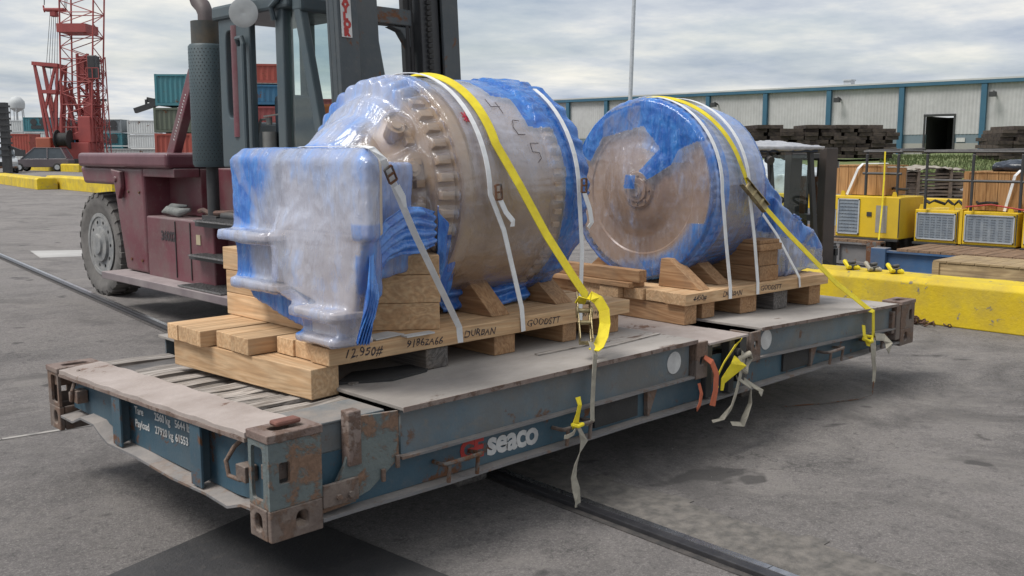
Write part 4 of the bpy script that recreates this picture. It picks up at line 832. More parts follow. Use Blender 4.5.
# handwriting on the drum: strokes on the cylinder (x along axis, a = angle)
def drumink(parent, strokes, cy, cz, r, m, w_=0.006, name='handwriting'):
    mb = MB()
    for st in strokes:
        P = []
        for (a, b) in zip(st, st[1:]):
            for k in range(5): P.append((a[0]+(b[0]-a[0])*k/5, a[1]+(b[1]-a[1])*k/5))
        P.append(st[-1]); pts = [(x, cy-r*cos(t_), cz+r*sin(t_)) for x, t_ in P]
        mb.tube(pts, w_/2, 6)
    mb.build(name, m, parent)
def glyph(ch, x0, a0, s):
    G = {'4': [[(0, 1), (0, .45), (.6, .45)], [(.5, .8), (.5, 0)]], '0': [[(.6, .9), (.2, .95), (0, .5), (.15, .1), (.6, .1)]],
         '5': [[(.6, 1), (.05, 1), (.05, .55), (.5, .5), (.55, .2), (.3, .0)]], '*': [[(0, .5), (.5, .55)], [(.1, .9), (.4, .1)], [(.4, .95), (.15, .1)], [(.0, .2), (.3, .5), (.6, .3)]]}
    return [[(x0 + gx*s, a0 + gy*s/0.69) for gx, gy in st] for st in G[ch]]
drumink(k1, glyph('4', 1.90, 0.74, 0.12), C1Y, C1Z, 0.664, INK, 0.004); drumink(k1, glyph('0', 1.98, 0.50, 0.12), C1Y, C1Z, 0.664, INK, 0.004); drumink(k1, glyph('5', 2.06, 0.26, 0.12), C1Y, C1Z, 0.664, INK, 0.004)
drumink(k1, glyph('*', 1.63, 0.62, 0.085), C1Y, C1Z, 0.664, REDINK, 0.008, 'red_mark')

# machine 2 ------------------------------------------------
C2Y, C2Z = 1.09, 1.30
k2 = thing('wrapped_gearbox', 'wrapped round drum on the right skid, hub facing the camera, tail under blue film', 'machine', (4.4, C2Y, 0.63))
PATCH = [(1.69, 1.59), (1.44, 1.85), (0.98, 1.96), (0.63, 1.81), (0.54, 1.66), (0.75, 1.59), (0.81, 1.48), (0.97, 1.38), (1.05, 1.44), (0.90, 1.60), (1.06, 1.76), (1.44, 1.68), (1.56, 1.50)]
def inpoly(y, z, P):
    c = False
    for i in range(len(P)):
        (a, b), (d, e_) = P[i-1], P[i]
        if (b > z) != (e_ > z) and y < (d-a)*(z-b)/(e_-b)+a: c = not c
    return c
mb = MB(); mb.lathe([(3.682, 0.0), (3.682, 0.045), (3.70, 0.05), (3.70, 0.085), (3.715, 0.09), (3.715, 0.125), (3.735, 0.14), (3.74, 0.25), (3.76, 0.275), (3.765, 0.46), (3.755, 0.47), (3.755, 0.60), (3.775, 0.612), (3.84, 0.614), (3.85, 0.60), (4.36, 0.60), (4.38, 0.45), (4.60, 0.30), (4.60, 0)], (0, C2Y, C2Z), 0, 96)
h2 = mb.build('drum_housing', TAND, k2, smooth=True)
ring_blocks(h2, 'bolt_ring', TAND, C2Y, C2Z, 3.785, 3.83, 0.605, 0.640, 60, 0.030)
mb = MB()
for k in range(8): a = 2*pi*k/8; mb.cyl((3.70, C2Y+.105*cos(a), C2Z+.105*sin(a)), (3.728, C2Y+.105*cos(a), C2Z+.105*sin(a)), 0.010, n=8)
mb.build('hub_bolts', TAND, h2)
def r2(x, r, th):
    dx, rr_ = wrapr(0, 9)(x, r, th); rr_ = r + (rr_-r)*min(1, r/0.3)
    if x < 3.76:
        q = Vector((3, r*cos(th)*6, r*sin(th)*6)); dx = -0.004*noise.noise(q) - 0.005*max(0, ridge(q*1.7)-0.4)
    if 3.75 < x < 3.87: rr_ += 0.010*(1-abs(cos(th*30)))*(1-abs(x-3.81)/0.06)*-1 + 0.004
    return dx, rr_
def t2(p):
    dy, dz = p.y-C2Y, p.z-C2Z; rr_ = math.hypot(dy, dz); n_ = noise.noise(p*2.6)*0.25; g_ = 0.9; b = 0.0
    if p.x < 3.76:
        b = 0.0 + 0.80*(1 if inpoly(p.y, p.z, PATCH) else 0) + 0.70*ss(rr_, 0.60, 0.635)
        if dz > 0.20 and rr_ > 0.30: b = max(b, 0.28 + n_)
        if dz < -0.42: b = max(b, 0.45*ss(-dz, 0.46, 0.58))
        if -dy > 0.05 - 0.9*(dz+0.55) and dz < -0.22 and rr_ > 0.40: b = max(b, 0.55*ss(rr_, 0.46, 0.54))
        if abs(dy-0.03) < 0.05 and abs(dz-0.06) < 0.05: b = 0.7
        g_ = 1.0 - 0.45*ss(dz, 0.0, 0.5)
    elif p.x < 3.95: b = 0.62; g_ = 0.3
    elif p.x < 4.44:
        g_ = 0.70 - 0.5*ss(dz, -0.1, 0.4); b = 0.30 + 0.4*ss(-dz, 0.3, 0.5)
    else: b = 0.85
    return clamp(b + n_), clamp(g_)
drum(k2, [(3.655, 0.003), (3.66, 0.08), (3.675, 0.13), (3.70, 0.20), (3.715, 0.27), (3.735, 0.33), (3.735, 0.46), (3.728, 0.58), (3.735, 0.628), (3.77, 0.648), (3.85, 0.65), (3.87, 0.625), (4.38, 0.615), (4.47, 0.60), (4.56, 0.50), (4.66, 0.35), (4.66, 0.01)], C2Y, C2Z, r2, t2,
     label='film over the second drum, blue near the top and around its rim', step=0.009, nth=420)
mb = MB(); mb.prism([(4.62, 0.655), (5.28, 0.655), (5.26, 0.84), (4.9, 0.92), (4.62, 1.15)], 1, 0.58, 1.35); mb.build('tail_casting', TAN, k2, bevel=0.03, seg=3)
hull2 = [[(4.40, y, z) for y in (0.60, 1.6) for z in (0.7, 1.62)] + [(4.85, y, z) for y in (0.55, 1.55) for z in (0.64, 1.22)],
         [(4.65, y, z) for y in (0.50, 1.5) for z in (0.64, 1.24)] + [(5.25, 0.50, 0.96), (5.25, 1.4, 0.96), (5.36, 0.50, 0.86), (5.36, 1.4, 0.86), (5.37, 0.48, 0.64), (5.37, 1.4, 0.64)]]
def tb2(p):
    n_ = noise.noise(p*2.5)*0.3; b = 0.75 + n_
    if p.y < 0.62 and p.z < 0.90 - 0.25*(p.x-4.9) : b = 0.22 + n_*0.6
    return clamp(b), 0.6
fused(k2, hull2, tb2, amp=0.024, fsc=4.0, label='crumpled blue film trailing over the low tail')

# ------------------------------------------------------------------ STRAPS
def arc(cy, cz, r, a0, a1, x0, x1, n=20):
    return [(x0+(x1-x0)*k/n, cy-r*cos(radians(a0+(a1-a0)*k/n)), cz+r*sin(radians(a0+(a1-a0)*k/n))) for k in range(n+1)]
def buckle(parent, p, d, s=1.0):
    p = Vector(p); d = Vector(d).normalized(); X = Vector((1, 0, 0)); X = (X-d*X.dot(d)).normalized(); nn = X.cross(d)
    if nn.y > 0: nn = -nn
    mb = MB()
    for sx in (-1, 1): mb.bar(p+X*sx*0.021*s-d*0.04*s+nn*0.008, p+X*sx*0.021*s+d*0.04*s+nn*0.008, 0.005, 0.016, up=tuple(nn))
    for q in (-0.04, 0.0, 0.04): mb.bar(p-X*0.021*s+d*q*s+nn*0.010, p+X*0.021*s+d*q*s+nn*0.010, 0.010, 0.008, up=tuple(nn))
    mb.build('buckle', DARK if s < 1 else GRIMY, parent, bevel=0.0015)
def strap(name, label, pts, w_, m, wd=(1, 0, 0), group=None, cat='strap'):
    t_ = thing(name, label, cat, tuple(pts[-1]), 0, group); mb = MB(); mb.ribbon(pts, w_, wd); mb.build('webbing', m, t_); return t_
# strap over the gearbox front corner
pts = [(0.90, 1.40, 1.56), (0.84, 1.0, 1.60), (0.74, 0.35, 1.602), (0.70, 0.22, 1.592), (0.745, 0.195, 1.54), (1.00, 0.30, 1.19), (1.40, 0.462, 0.70), (1.43, 0.466, 0.652), (1.44, 0.470, 0.568)]
t_ = strap('tie_down_strap', 'white strap slanting from the top of the gearbox front to the 12,950# skid', pts, 0.032, WEBW, wd=(0.8, -0.5, 0)); buckle(t_, (0.79, 0.21, 1.475), (0.25, 0.10, -0.36))
mb = MB(); mb.ribbon([(0.83, 0.21, 1.42), (0.86, 0.205, 1.37), (0.88, 0.21, 1.32)], [0.03, 0.028, 0.012], (0.8, -0.5, 0)); mb.build('strap_tail', WEBW, t_)
pts = arc(C1Y, C1Z, 0.682, 112, 0, 1.64, 1.68) + [(1.76, 0.466, 1.15), (1.90, 0.466, 0.70), (1.915, 0.468, 0.568)]
t_ = strap('tie_down_strap', 'white strap beside the yellow one over the middle of the first drum', pts, 0.032, WEBW); buckle(t_, (1.70, 0.452, 1.36), (0.1, 0, -1))
mb = MB(); mb.ribbon([(1.715, 0.448, 1.32), (1.75, 0.44, 1.25), (1.80, 0.435, 1.20), (1.80, 0.44, 1.17)], 0.032, (1, 0, 0.3)); mb.build('strap_tail', WEBW, t_)
pts = arc(C1Y, C1Z, 0.70, 60, 0, 2.36, 2.38, 10) + [(2.40, 0.460, 1.0), (2.40, 0.468, 0.66), (2.40, 0.468, 0.568)]
t_ = strap('tie_down_strap', 'white strap down the blue rim of the first drum', pts, 0.032, WEBW); buckle(t_, (2.38, 0.44, 1.38), (0, 0, -1))
mb = MB(); mb.ribbon([(2.38, 0.43, 1.34), (2.42, 0.42, 1.24), (2.44, 0.42, 1.16), (2.42, 0.43, 1.13)], 0.034, (1, 0, 0.3)); mb.build('strap_tail', WEBW, t_)
# yellow ratchet strap over drum 1
pts = arc(C1Y, C1Z, 0.678, 112, 24, 1.74, 1.78, 26) + [(1.865, 0.455, 1.40), (1.99, 0.365, 1.12), (2.12, 0.27, 0.87), (2.19, 0.22, 0.745)]
ys = strap('ratchet_strap', 'wide yellow ratchet strap over the first drum, ratchet hanging at the skid edge', pts, 0.060, WEBY, wd=(1, 0.1, 0.35), cat='ratchet strap')
mb = MB(); lp = [(2.08, 0.19, 0.74), (2.07, 0.16, 0.775), (2.09, 0.12, 0.79), (2.12, 0.09, 0.765), (2.135, 0.06, 0.71), (2.12, 0.04, 0.64), (2.08, 0.02, 0.58), (2.02, 0.0, 0.535), (1.97, -0.01, 0.52)]
mb.ribbon(lp, [0.060]*9, (0.74, -0.67, 0.1), 0.006); mb.build('webbing_loop', WEBY, ys)
mb = MB(); A = Vector((2.13, 0.215, 0.79)); B = Vector((1.98, 0.05, 0.565)); d = (B-A).normalized(); sx = Vector((0.75, -0.62, 0)); sx = (sx-d*sx.dot(d)).normalized()
for s_ in (-1, 1): mb.bar(A+sx*s_*0.034, B+sx*s_*0.034, 0.006, 0.042, up=tuple(sx.cross(d)))
for q in (0.06, 0.12, 0.2): mb.cyl(A+d*q-sx*0.04, A+d*q+sx*0.04, 0.013, n=12)
mb.cyl(A+d*0.13-sx*0.045, A+d*0.13-sx*0.036, 0.034, n=14); mb.cyl(A+d*0.13+sx*0.036, A+d*0.13+sx*0.045, 0.034, n=14)
nn_ = sx.cross(d); mb.bar(A+d*0.13+nn_*0.02-sx*0.03, A+d*0.30+nn_*0.05-sx*0.03, 0.006, 0.03, up=tuple(nn_)); mb.bar(A+d*0.13+nn_*0.02+sx*0.03, A+d*0.30+nn_*0.05+sx*0.03, 0.006, 0.03, up=tuple(nn_)); mb.bar(A+d*0.30+nn_*0.05-sx*0.035, A+d*0.30+nn_*0.05+sx*0.035, 0.02, 0.02)
mb.build('ratchet', BRASS, ys, bevel=0.002)
mb = MB(); mb.ribbon([(1.98, 0.02, 0.56), (1.965, -0.025, 0.50), (1.955, -0.03, 0.445), (1.95, -0.028, 0.34), (1.94, -0.03, 0.22), (1.92, -0.05, 0.15), (1.90, -0.03, 0.12)], [0.04, 0.04, 0.042, 0.04, 0.042, 0.045, 0.05], (1, 0.2, 0)); mb.build('dirty_webbing', WEBT, ys)
# knotted yellow end and hanging dirty tail
hk = thing('strap_end', 'short yellow strap end knotted on the rack bar with a dirty tail reaching the ground', 'strap', (1.80, -0.06, 0.14))
mb = MB(); mb.ribbon([(1.80, -0.05, 0.30), (1.80, -0.065, 0.26), (1.79, -0.06, 0.21), (1.775, -0.06, 0.17), (1.78, -0.055, 0.14)], [0.035, 0.028, 0.03, 0.045, 0.05], (1, 0, 0.2)); mb.tube([(1.75, -0.06, 0.16), (1.77, -0.085, 0.155), (1.80, -0.085, 0.16), (1.815, -0.06, 0.15), (1.78, -0.03, 0.15)], 0.011, 8, closed=True); mb.build('yellow_end', WEBY, hk)
mb = MB(); mb.ribbon([(1.785, -0.07, 0.15), (1.79, -0.09, 0.10), (1.80, -0.10, 0.05), (1.76, -0.115, 0.0), (1.73, -0.13, -0.0)], 0.04, (1, 0.2, 0.1))
mb = MB(); mb.ribbon([(1.785, -0.06, 0.15), (1.80, -0.07, 0.12), (1.825, -0.075, 0.06), (1.81, -0.06, 0.00), (1.765, -0.07, -0.06), (1.75, -0.07, -0.12), (1.765, -0.075, -0.19), (1.775, -0.08, -0.255), (1.77, -0.085, -0.285)], [0.03, 0.035, 0.045, 0.04, 0.045, 0.04, 0.05, 0.05, 0.058], [(1, 0.2, 0), (1, .3, 0), (1, -.3, 0), (0.8, .6, 0), (1, 0.4, 0), (1, 0, 0), (1, -.2, 0), (1, .2, 0), (1, 0.2, 0)]); mb.build('dirty_tail', WEBT, hk)
mb = MB(); mb.ribbon([(1.785, -0.06, 0.15), (1.74, -0.075, 0.12), (1.69, -0.08, 0.115), (1.66, -0.085, 0.12)], 0.022, (0.3, 0, 1)); mb.build('loose_end', WEBT, hk)
# straps on machine 2
def sline(label, x0, x1, r=0.672, a1=0, yb=None, xe=None):
    pts = arc(C2Y, C2Z, r, 96, a1, x0, x1); last = pts[-1]; xb = xe if xe else x1
    q = M2 @ Vector((xb, 0.436, 0)); pts += [(last[0]*0.55+q.x*0.45, last[1]*0.5+q.y*0.5 if a1 > 20 else min(last[1], q.y)+.0, 0.95), (q.x, q.y, 0.625), (q.x, q.y-.002, 0.548)]
    t_ = strap('tie_down_strap', label, pts, 0.036, WEBW); return t_
t_ = sline('white strap over the blue rim of the second drum', 3.82, 3.80, xe=3.93); 
t_ = sline('white strap over the back edge of the second drum', 4.12, 4.14, xe=4.26)
pts = [(4.35, 0.9, 1.45), (4.37, 0.62, 1.33), (4.62, 0.47, 0.96), tuple(M2 @ Vector((4.80, 0.436, 0.625))), tuple(M2 @ Vector((4.81, 0.434, 0.55)))]
strap('tie_down_strap', 'short white strap slanting over the tail of the second machine', pts, 0.034, WEBW, wd=(1, 0.2, 0.3))
pts = arc(C2Y, C2Z, 0.672, 98, 18, 3.86, 4.06, 22) + [(4.14, 0.42, 1.33)]
y2 = strap('ratchet_strap', 'yellow ratchet strap from the second drum down to the far end of the rack', pts, 0.045, WEBY, wd=(1, 0.1, 0.35), cat='ratchet strap')
mb = MB(); mb.ribbon([(4.16, 0.40, 1.28), (4.45, 0.28, 0.99), (4.90, 0.12, 0.60), (5.20, -0.01, 0.375), (5.24, -0.028, 0.355), (5.25, -0.03, 0.20), (5.23, -0.04, 0.12)], 0.05, (1, 0.1, 0.35)); mb.build('webbing', WEBY, y2)
mb = MB(); A = Vector((4.08, 0.43, 1.37)); B = Vector((4.27, 0.355, 1.17)); d = (B-A).normalized(); sx = Vector((0.7, 0, 0.6)); sx = (sx-d*sx.dot(d)).normalized()
for s_ in (-1, 1): mb.bar(A+sx*s_*0.034, B+sx*s_*0.034, 0.006, 0.04, up=tuple(sx.cross(d)))
for q in (0.05, 0.13, 0.22): mb.cyl(A+d*q-sx*0.04, A+d*q+sx*0.04, 0.015, n=12)
mb.bar(A+d*0.05, B, 0.055, 0.012, up=tuple(sx.cross(d)))
mb.build('ratchet', BRASS, y2, bevel=0.002)
mb = MB(); mb.ribbon([(5.08, -0.03, 0.27), (5.06, -0.05, 0.2), (5.10, -0.06, 0.13), (5.18, -0.06, 0.11)], 0.04, (1, 0, 0.2)); mb.tube([(5.05, -0.05, 0.17), (5.09, -0.08, 0.15), (5.15, -0.07, 0.14), (5.18, -0.05, 0.17), (5.12, -0.02, 0.18)], 0.014, 8, closed=True); mb.build('strap_knot', WEBY, y2)
mb = MB(); mb.ribbon([(5.2, -0.05, 0.15), (5.16, -0.08, 0.08), (5.17, -0.08, 0.0), (5.20, -0.08, -0.09), (5.17, -0.09, -0.18)], [0.06, 0.07, 0.06, 0.05, 0.04], (1, 0, 0.4))
mb.ribbon([(5.25, -0.05, 0.16), (5.33, -0.08, 0.15), (5.36, -0.11, 0.10), (5.30, -0.13, 0.05)], 0.06, (0.5, 0.3, 1)); mb.build('dirty_tail', WEBT, y2)
# strap cluster in the middle of the rack
cl = thing('strap_bundle', 'tangled orange, yellow and dirty white strap ends hanging at the middle of the rack', 'straps', (3.1, -0.05, 0.2))
mb = MB(); mb.ribbon([(3.00, -0.015, 0.33), (3.03, -0.05, 0.30), (3.07, -0.06, 0.22), (3.05, -0.07, 0.12), (3.02, -0.07, 0.03)], [0.035, 0.045, 0.05, 0.05, 0.06], (1, 0, 0.2)); mb.build('orange_end', WEBO, cl)
mb = MB(); mb.ribbon([(2.93, -0.03, 0.18), (2.93, -0.05, 0.12), (2.90, -0.06, 0.06), (2.87, -0.06, 0.03)], [0.04, 0.05, 0.05, 0.045], (1, 0.3, 0)); mb.build('orange_end', WEBO, cl)
mb = MB(); mb.ribbon([(3.40, -0.02, 0.385), (3.28, -0.05, 0.36), (3.15, -0.06, 0.28), (3.08, -0.05, 0.18), (3.10, -0.05, 0.12)], [0.03, 0.035, 0.03, 0.035, 0.04], (1, 0.2, 0.3)); mb.ribbon([(3.35, -0.05, 0.26), (3.25, -0.06, 0.22), (3.16, -0.05, 0.16), (3.15, -0.05, 0.10)], [0.10, 0.09, 0.06, 0.03], (1, 0, 0.3)); mb.build('yellow_end', WEBY, cl)
mb = MB(); mb.ribbon([(3.42, -0.03, 0.30), (3.36, -0.06, 0.24), (3.32, -0.07, 0.16), (3.26, -0.08, 0.06), (3.20, -0.09, -0.01), (3.08, -0.10, -0.06), (2.98, -0.10, -0.055)], [0.05, 0.05, 0.04, 0.04, 0.045, 0.04, 0.02], (1, 0.2, 0.2))
mb.ribbon([(3.30, -0.06, 0.16), (3.42, -0.09, 0.08), (3.40, -0.10, -0.02), (3.33, -0.11, -0.09), (3.30, -0.11, -0.135), (3.16, -0.12, -0.10)], [0.04, 0.04, 0.045, 0.05, 0.04, 0.03], (0.6, 0.6, 0.5))
mb.ribbon([(3.40, -0.05, 0.13), (3.46, -0.09, 0.08), (3.50, -0.12, 0.05), (3.45, -0.14, 0.04)], 0.035, (0.5, 0.5, 0.6)); mb.build('dirty_end', WEBT, cl)
mb = MB(); mb.tube([(3.36, -0.04, 0.27), (3.42, -0.07, 0.30), (3.47, -0.05, 0.26), (3.42, -0.05, 0.22), (3.37, -0.08, 0.19), (3.33, -0.05, 0.22)], 0.018, 8, closed=True); mb.build('strap_knot', WEBT, cl)
mb = MB(); mb.tube([(5.17, -0.09, -0.17), (5.14, -0.10, -0.27), (5.0, -0.05, -0.29), (4.7, 0.08, -0.292), (4.4, 0.25, -0.292)], 0.005, 6); o = mb.build('loose_rope', GRIMY); tag(o, 'thin grey rope lying on the asphalt below the far half of the rack', 'rope')

YARD1 = set(COL.objects)
# ------------------------------------------------------------------ BIG FORKLIFT
def wheel(parent, c, r, wd_, tread=26, rim=True):
    cx, cy, cz = c; mb = MB(); h = wd_/2
    mb.lathe([(-h*0.75, r*0.62), (-h*0.95, r*0.75), (-h, r*0.85), (-h*0.88, r*0.955), (-h*0.5, r*0.965), (h*0.5, r*0.965), (h*0.88, r*0.955), (h, r*0.85), (h*0.95, r*0.75), (h*0.75, r*0.62)], (cx, cy, cz), 0, 56)
    for k in range(tread):
        a = 2*pi*k/tread
        for s_ in (-1, 1):
            M = Matrix.Translation((cx, cy, cz)) @ Matrix.Rotation(a + (pi/tread if s_ > 0 else 0), 4, 'X')
            mb.add([(s_*h*0.08, -r*0.052, r*0.95), (s_*h*1.0, -r*0.085, r*0.90), (s_*h*1.0, r*0.03, r*0.90), (s_*h*0.08, r*0.045, r*0.95), (s_*h*0.08, -r*0.045, r*1.0), (s_*h*0.90, -r*0.075, r*0.985), (s_*h*0.90, r*0.02, r*0.985), (s_*h*0.08, r*0.04, r*1.0)],
                   [(0,3,2,1),(4,5,6,7),(0,1,5,4),(1,2,6,5),(2,3,7,6),(3,0,4,7)], M)
    w_ = thing_part = mb.build('wheel', TYRE, parent, smooth=True)
    mb = MB(); mb.lathe([(-h*0.80, r*0.60), (-h*0.86, r*0.60), (-h*0.86, r*0.53), (-h*0.62, r*0.50), (-h*0.60, r*0.36), (-h*0.95, r*0.33), (-h*1.0, r*0.20), (-h*1.12, r*0.18), (-h*1.12, 0.0)], (cx, cy, cz), 0, 40)
    mb.lathe([(h*0.6, r*0.6), (h*0.6, 0)], (cx, cy, cz), 0, 30)
    for k in range(10):
        a = 2*pi*k/10; mb.cyl((cx-h*0.62, cy+r*0.43*cos(a), cz+r*0.43*sin(a)), (cx-h*0.80, cy+r*0.43*cos(a), cz+r*0.43*sin(a)), r*0.035, n=8)
    mb.build('rim', HUB, w_, smooth=True)
    return w_
fk = thing('forklift_truck', 'large maroon and slate forklift with tall mast standing behind the flat rack', 'forklift', (3.4, 5.5, 0))
wheel(fk, (2.48, 7.48, 0.565), 0.575, 0.34); wheel(fk, (4.55, 7.55, 0.565), 0.575, 0.34); wheel(fk, (2.45, 3.75, 0.60), 0.60, 0.40); wheel(fk, (4.5, 3.75, 0.60), 0.60, 0.40)
# counterweight with cap
mb = MB(); mb.prism([(8.15, 0.60), (8.25, 1.30), (6.20, 1.44), (5.30, 1.44), (5.30, 0.55), (6.35, 0.55), (6.45, 1.16), (6.9, 1.33), (7.8, 1.33), (8.05, 1.1)], 0, 2.25, 4.75)
mb = MB(); mb.prism([(7.50, 1.24), (7.58, 1.42), (6.02, 1.42), (5.98, 0.38), (6.50, 0.38), (6.72, 1.24)], 0, 2.20, 4.70); cwt = mb.build('counterweight', MAROON, fk, bevel=0.03, seg=3)
mb = MB(); mb.prism([(2.14, 5.36), (2.14, 7.45), (2.26, 7.62), (4.7, 7.62), (4.8, 7.45), (4.8, 5.36)], 2, 1.42, 1.565); mb.build('cap', mat('faded_maroon_paint', (0.13, 0.04, 0.052), (0.09, 0.024, 0.036), 2, 0.4, bump=0.15, dust=0.8, dcol=(0.20, 0.13, 0.14), coat=0.3), cwt, bevel=0.035, seg=3)
mb = MB(); mb.prism([(6.66, 1.40), (6.44, 1.38), (6.42, 1.22), (6.50, 1.10)], 0, 2.150, 2.198); mb.cyl((2.135, 6.54, 1.30), (2.17, 6.54, 1.30), 0.03, n=14); mb.build('lifting_lug', MAROON, cwt, bevel=0.01)
# chassis side tank, step plates
mb = MB(); mb.box(2.34, 4.6, 3.2, 6.30, 0.36, 0.94); ch = mb.build('chassis', MAROON, fk, bevel=0.02)
mb = MB(); mb.box(2.47, 4.6, 5.345, 6.015, 0.96, 1.415); mb.build('inner_fender', MAROON, fk, bevel=0.01)
mb = MB(); mb.box(2.205, 2.46, 5.345, 6.015, 1.335, 1.418); mb.build('fender_band', MAROON, fk, bevel=0.008)
for y_ in (5.35, 5.05): mb = MB(); mb.box(2.192, 2.1985, y_, y_+0.012, 0.40, 0.93); mb.build('panel_seam', BLACK, fk)
for y_ in (6.60, 6.35, 6.10):
    for z_ in (1.18, 0.50):
        if y_ < 6.5 or z_ > 1: mb = MB(); mb.cyl((2.188, y_, z_), (2.199, y_, z_), 0.014, n=8); mb.build('bolt', GRIMY, fk)
mb = MB(); mb.tube([(2.42, 5.30, 1.02), (2.36, 5.1, 1.04), (2.34, 4.95, 1.02), (2.36, 4.7, 1.03), (2.42, 4.5, 1.05)], 0.022, 8); mb.build('hose', mat('rusty_hose', (0.15, 0.085, 0.065), (0.08, 0.055, 0.05), 9, 0.8), fk, smooth=True)
mb = MB(); mb.box(2.20, 2.80, 4.62, 5.975, 0.36, 0.955); tk = mb.build('side_tank', MAROON, fk, bevel=0.015, label='dusty maroon side tank numbered 36002')
text('fleet_number', '36002', 0.125, (2.197, 5.66, 0.74), (0, -1, 0), (0, 0, 1), INK, tk, bold=0.004, space=0.95)
mb = MB(); mb.box(2.194, 2.198, 4.86, 4.94, 0.74, 0.83); mb.build('warning_label', mat('pale_label', (0.42, 0.36, 0.24), None, 9, 0.6), tk)
STEPM = mat('step_plate', (0.16, 0.13, 0.14), (0.24, 0.21, 0.21), 3, 0.65, bump=0.3, dust=0.9, dcol=(0.34, 0.29, 0.29))
mb = MB(); mb.box(1.98, 2.36, 4.0, 6.60, 0.30, 0.372); mb.build('running_board', STEPM, fk, bevel=0.006)
GRATE = mat('grating', (0.30, 0.29, 0.29), (0.10, 0.10, 0.10), 60, 0.6, metal=0.5, bump=0.5, bsc=120)
for (y0, y1, z, x0) in ((4.15, 4.95, 0.378, 2.0), (4.05, 4.80, 0.66, 2.04), (4.05, 4.75, 0.965, 2.08)):
    mb = MB(); mb.box(x0, 2.33, y0, y1, z, z+0.012)
    n = int((y1-y0)/0.04)
    for k in range(n): mb.box(x0+0.01, 2.32, y0+0.02+k*0.04, y0+0.03+k*0.04, z+0.0125, z+0.018)
    mb.build('step', GRATE, fk)
mb = MB(); mb.box(2.10, 2.32, 4.0, 4.9, 0.62, 0.655); mb.box(2.12, 2.32, 4.0, 4.8, 0.92, 0.96); mb.build('step_bracket', DARK, fk)
mb = MB(); mb.tube([(2.34, 5.90, 0.99), (2.30, 5.7, 1.02), (2.32, 5.5, 1.0), (2.38, 5.4, 1.03)], [0.015, 0.04, 0.045, 0.015], 10); mb.tube([(2.3, 5.8, 1.0), (2.32, 5.65, 1.05), (2.4, 5.5, 1.06)], [0.012, 0.035, 0.012], 10); jb = 0; o = mb.build('rag', mat('rag_cloth', (0.25, 0.26, 0.25), (0.15, 0.16, 0.16), 12, 0.9, bump=0.8, bsc=30), smooth=True); tag(o, 'grey crumpled rag on the side tank of the large forklift', 'rag')
mb = MB(); mb.cyl((2.38, 5.02, 0.975), (2.38, 4.88, 0.995), 0.045, n=12); mb.cyl((2.38, 4.88, 0.995), (2.37, 4.80, 1.0), 0.025, n=10); o = mb.build('hydraulic_fitting', GRIMY, fk, smooth=True)
# inner body, engine hood behind the muffler
mb = MB(); mb.box(2.62, 4.5, 4.2, 5.338, 0.94, 1.42); mb.build('body_panel', MAROON, fk, bevel=0.015)
mb = MB(); mb.box(2.76, 4.45, 4.9, 5.5, 1.566, 1.85); mb.prism([(5.5, 1.566), (6.05, 1.566), (5.5, 1.83)], 0, 2.80, 4.4); mb.build('engine_hood', SLATE, fk, bevel=0.03)
# exhaust
mb = MB(); mb.lathe([(1.44, 0.0), (1.44, 0.15), (1.47, 0.165), (2.50, 0.165), (2.52, 0.15), (2.52, 0)], (2.36, 4.90, 0), 2, 36); ex = mb.build('exhaust_shield', mat('perforated_slate', (0.045, 0.07, 0.082), (0.06, 0.085, 0.095), 3, 0.55, bump=0.2), fk, smooth=True)
mb = MB()
for i in range(34):
    for k in range(20):
        a = pi*0.55 + (pi*1.35)*(k + 0.5*(i % 2))/20; z = 1.50 + i*0.0295
        M = Matrix.Translation((2.36, 4.90, z)) @ Matrix.Rotation(a, 4, 'Z'); mb.add([(0.1662, -0.006, 0), (0.1662, 0, 0.006), (0.1662, 0.006, 0), (0.1662, 0, -0.006)], [(0, 1, 2, 3)], M)
mb.build('perforation', BLACK, ex, label='rows of small dark holes')['kind'] = 'stuff'
mb = MB(); mb.cyl((2.36, 4.90, 2.51), (2.36, 4.90, 2.72), 0.135, n=28); mb.build('muffler', mat('scorched_steel', (0.10, 0.08, 0.055), (0.05, 0.055, 0.055), 6, 0.6, bump=0.2), fk, smooth=True)
mb = MB(); mb.tube([(2.36, 4.90, 2.71), (2.36, 4.90, 2.79), (2.36, 4.95, 2.86), (2.36, 5.03, 2.91), (2.36, 5.08, 2.99), (2.36, 5.08, 3.4)], 0.07, 16); mb.build('exhaust_pipe', mat('dull_pipe', (0.11, 0.085, 0.085), (0.07, 0.06, 0.062), 5, 0.6), fk, smooth=True)
mb = MB(); mb.cyl((2.36, 4.90, 1.0), (2.36, 4.90, 1.45), 0.055, n=16); mb.cyl((2.36, 4.72, 1.0), (2.36, 4.45, 1.0), 0.04, n=12); mb.box(2.3, 2.5, 4.75, 5.02, 0.956, 1.0); mb.build('exhaust_stub', DARK, fk, smooth=True)
# lift strut (maroon diagonal with lettering)
mb = MB(); mb.bar((2.50, 5.98, 1.50), (2.50, 5.42, 2.32), 0.09, 0.13); st = mb.build('diagonal_strut', MAROON, fk, bevel=0.01)
mb = MB(); q_ = random.Random(6)
for k in range(16): y_ = 5.84-k*0.019; z_ = 1.70+k*0.0278; mb.bar((2.4535, y_, z_), (2.4535, y_-0.022*q_.uniform(.4, 1), z_-0.016*q_.uniform(.4, 1)), 0.002, 0.011)
mb.build('worn_white_marks', WHITEP, st)
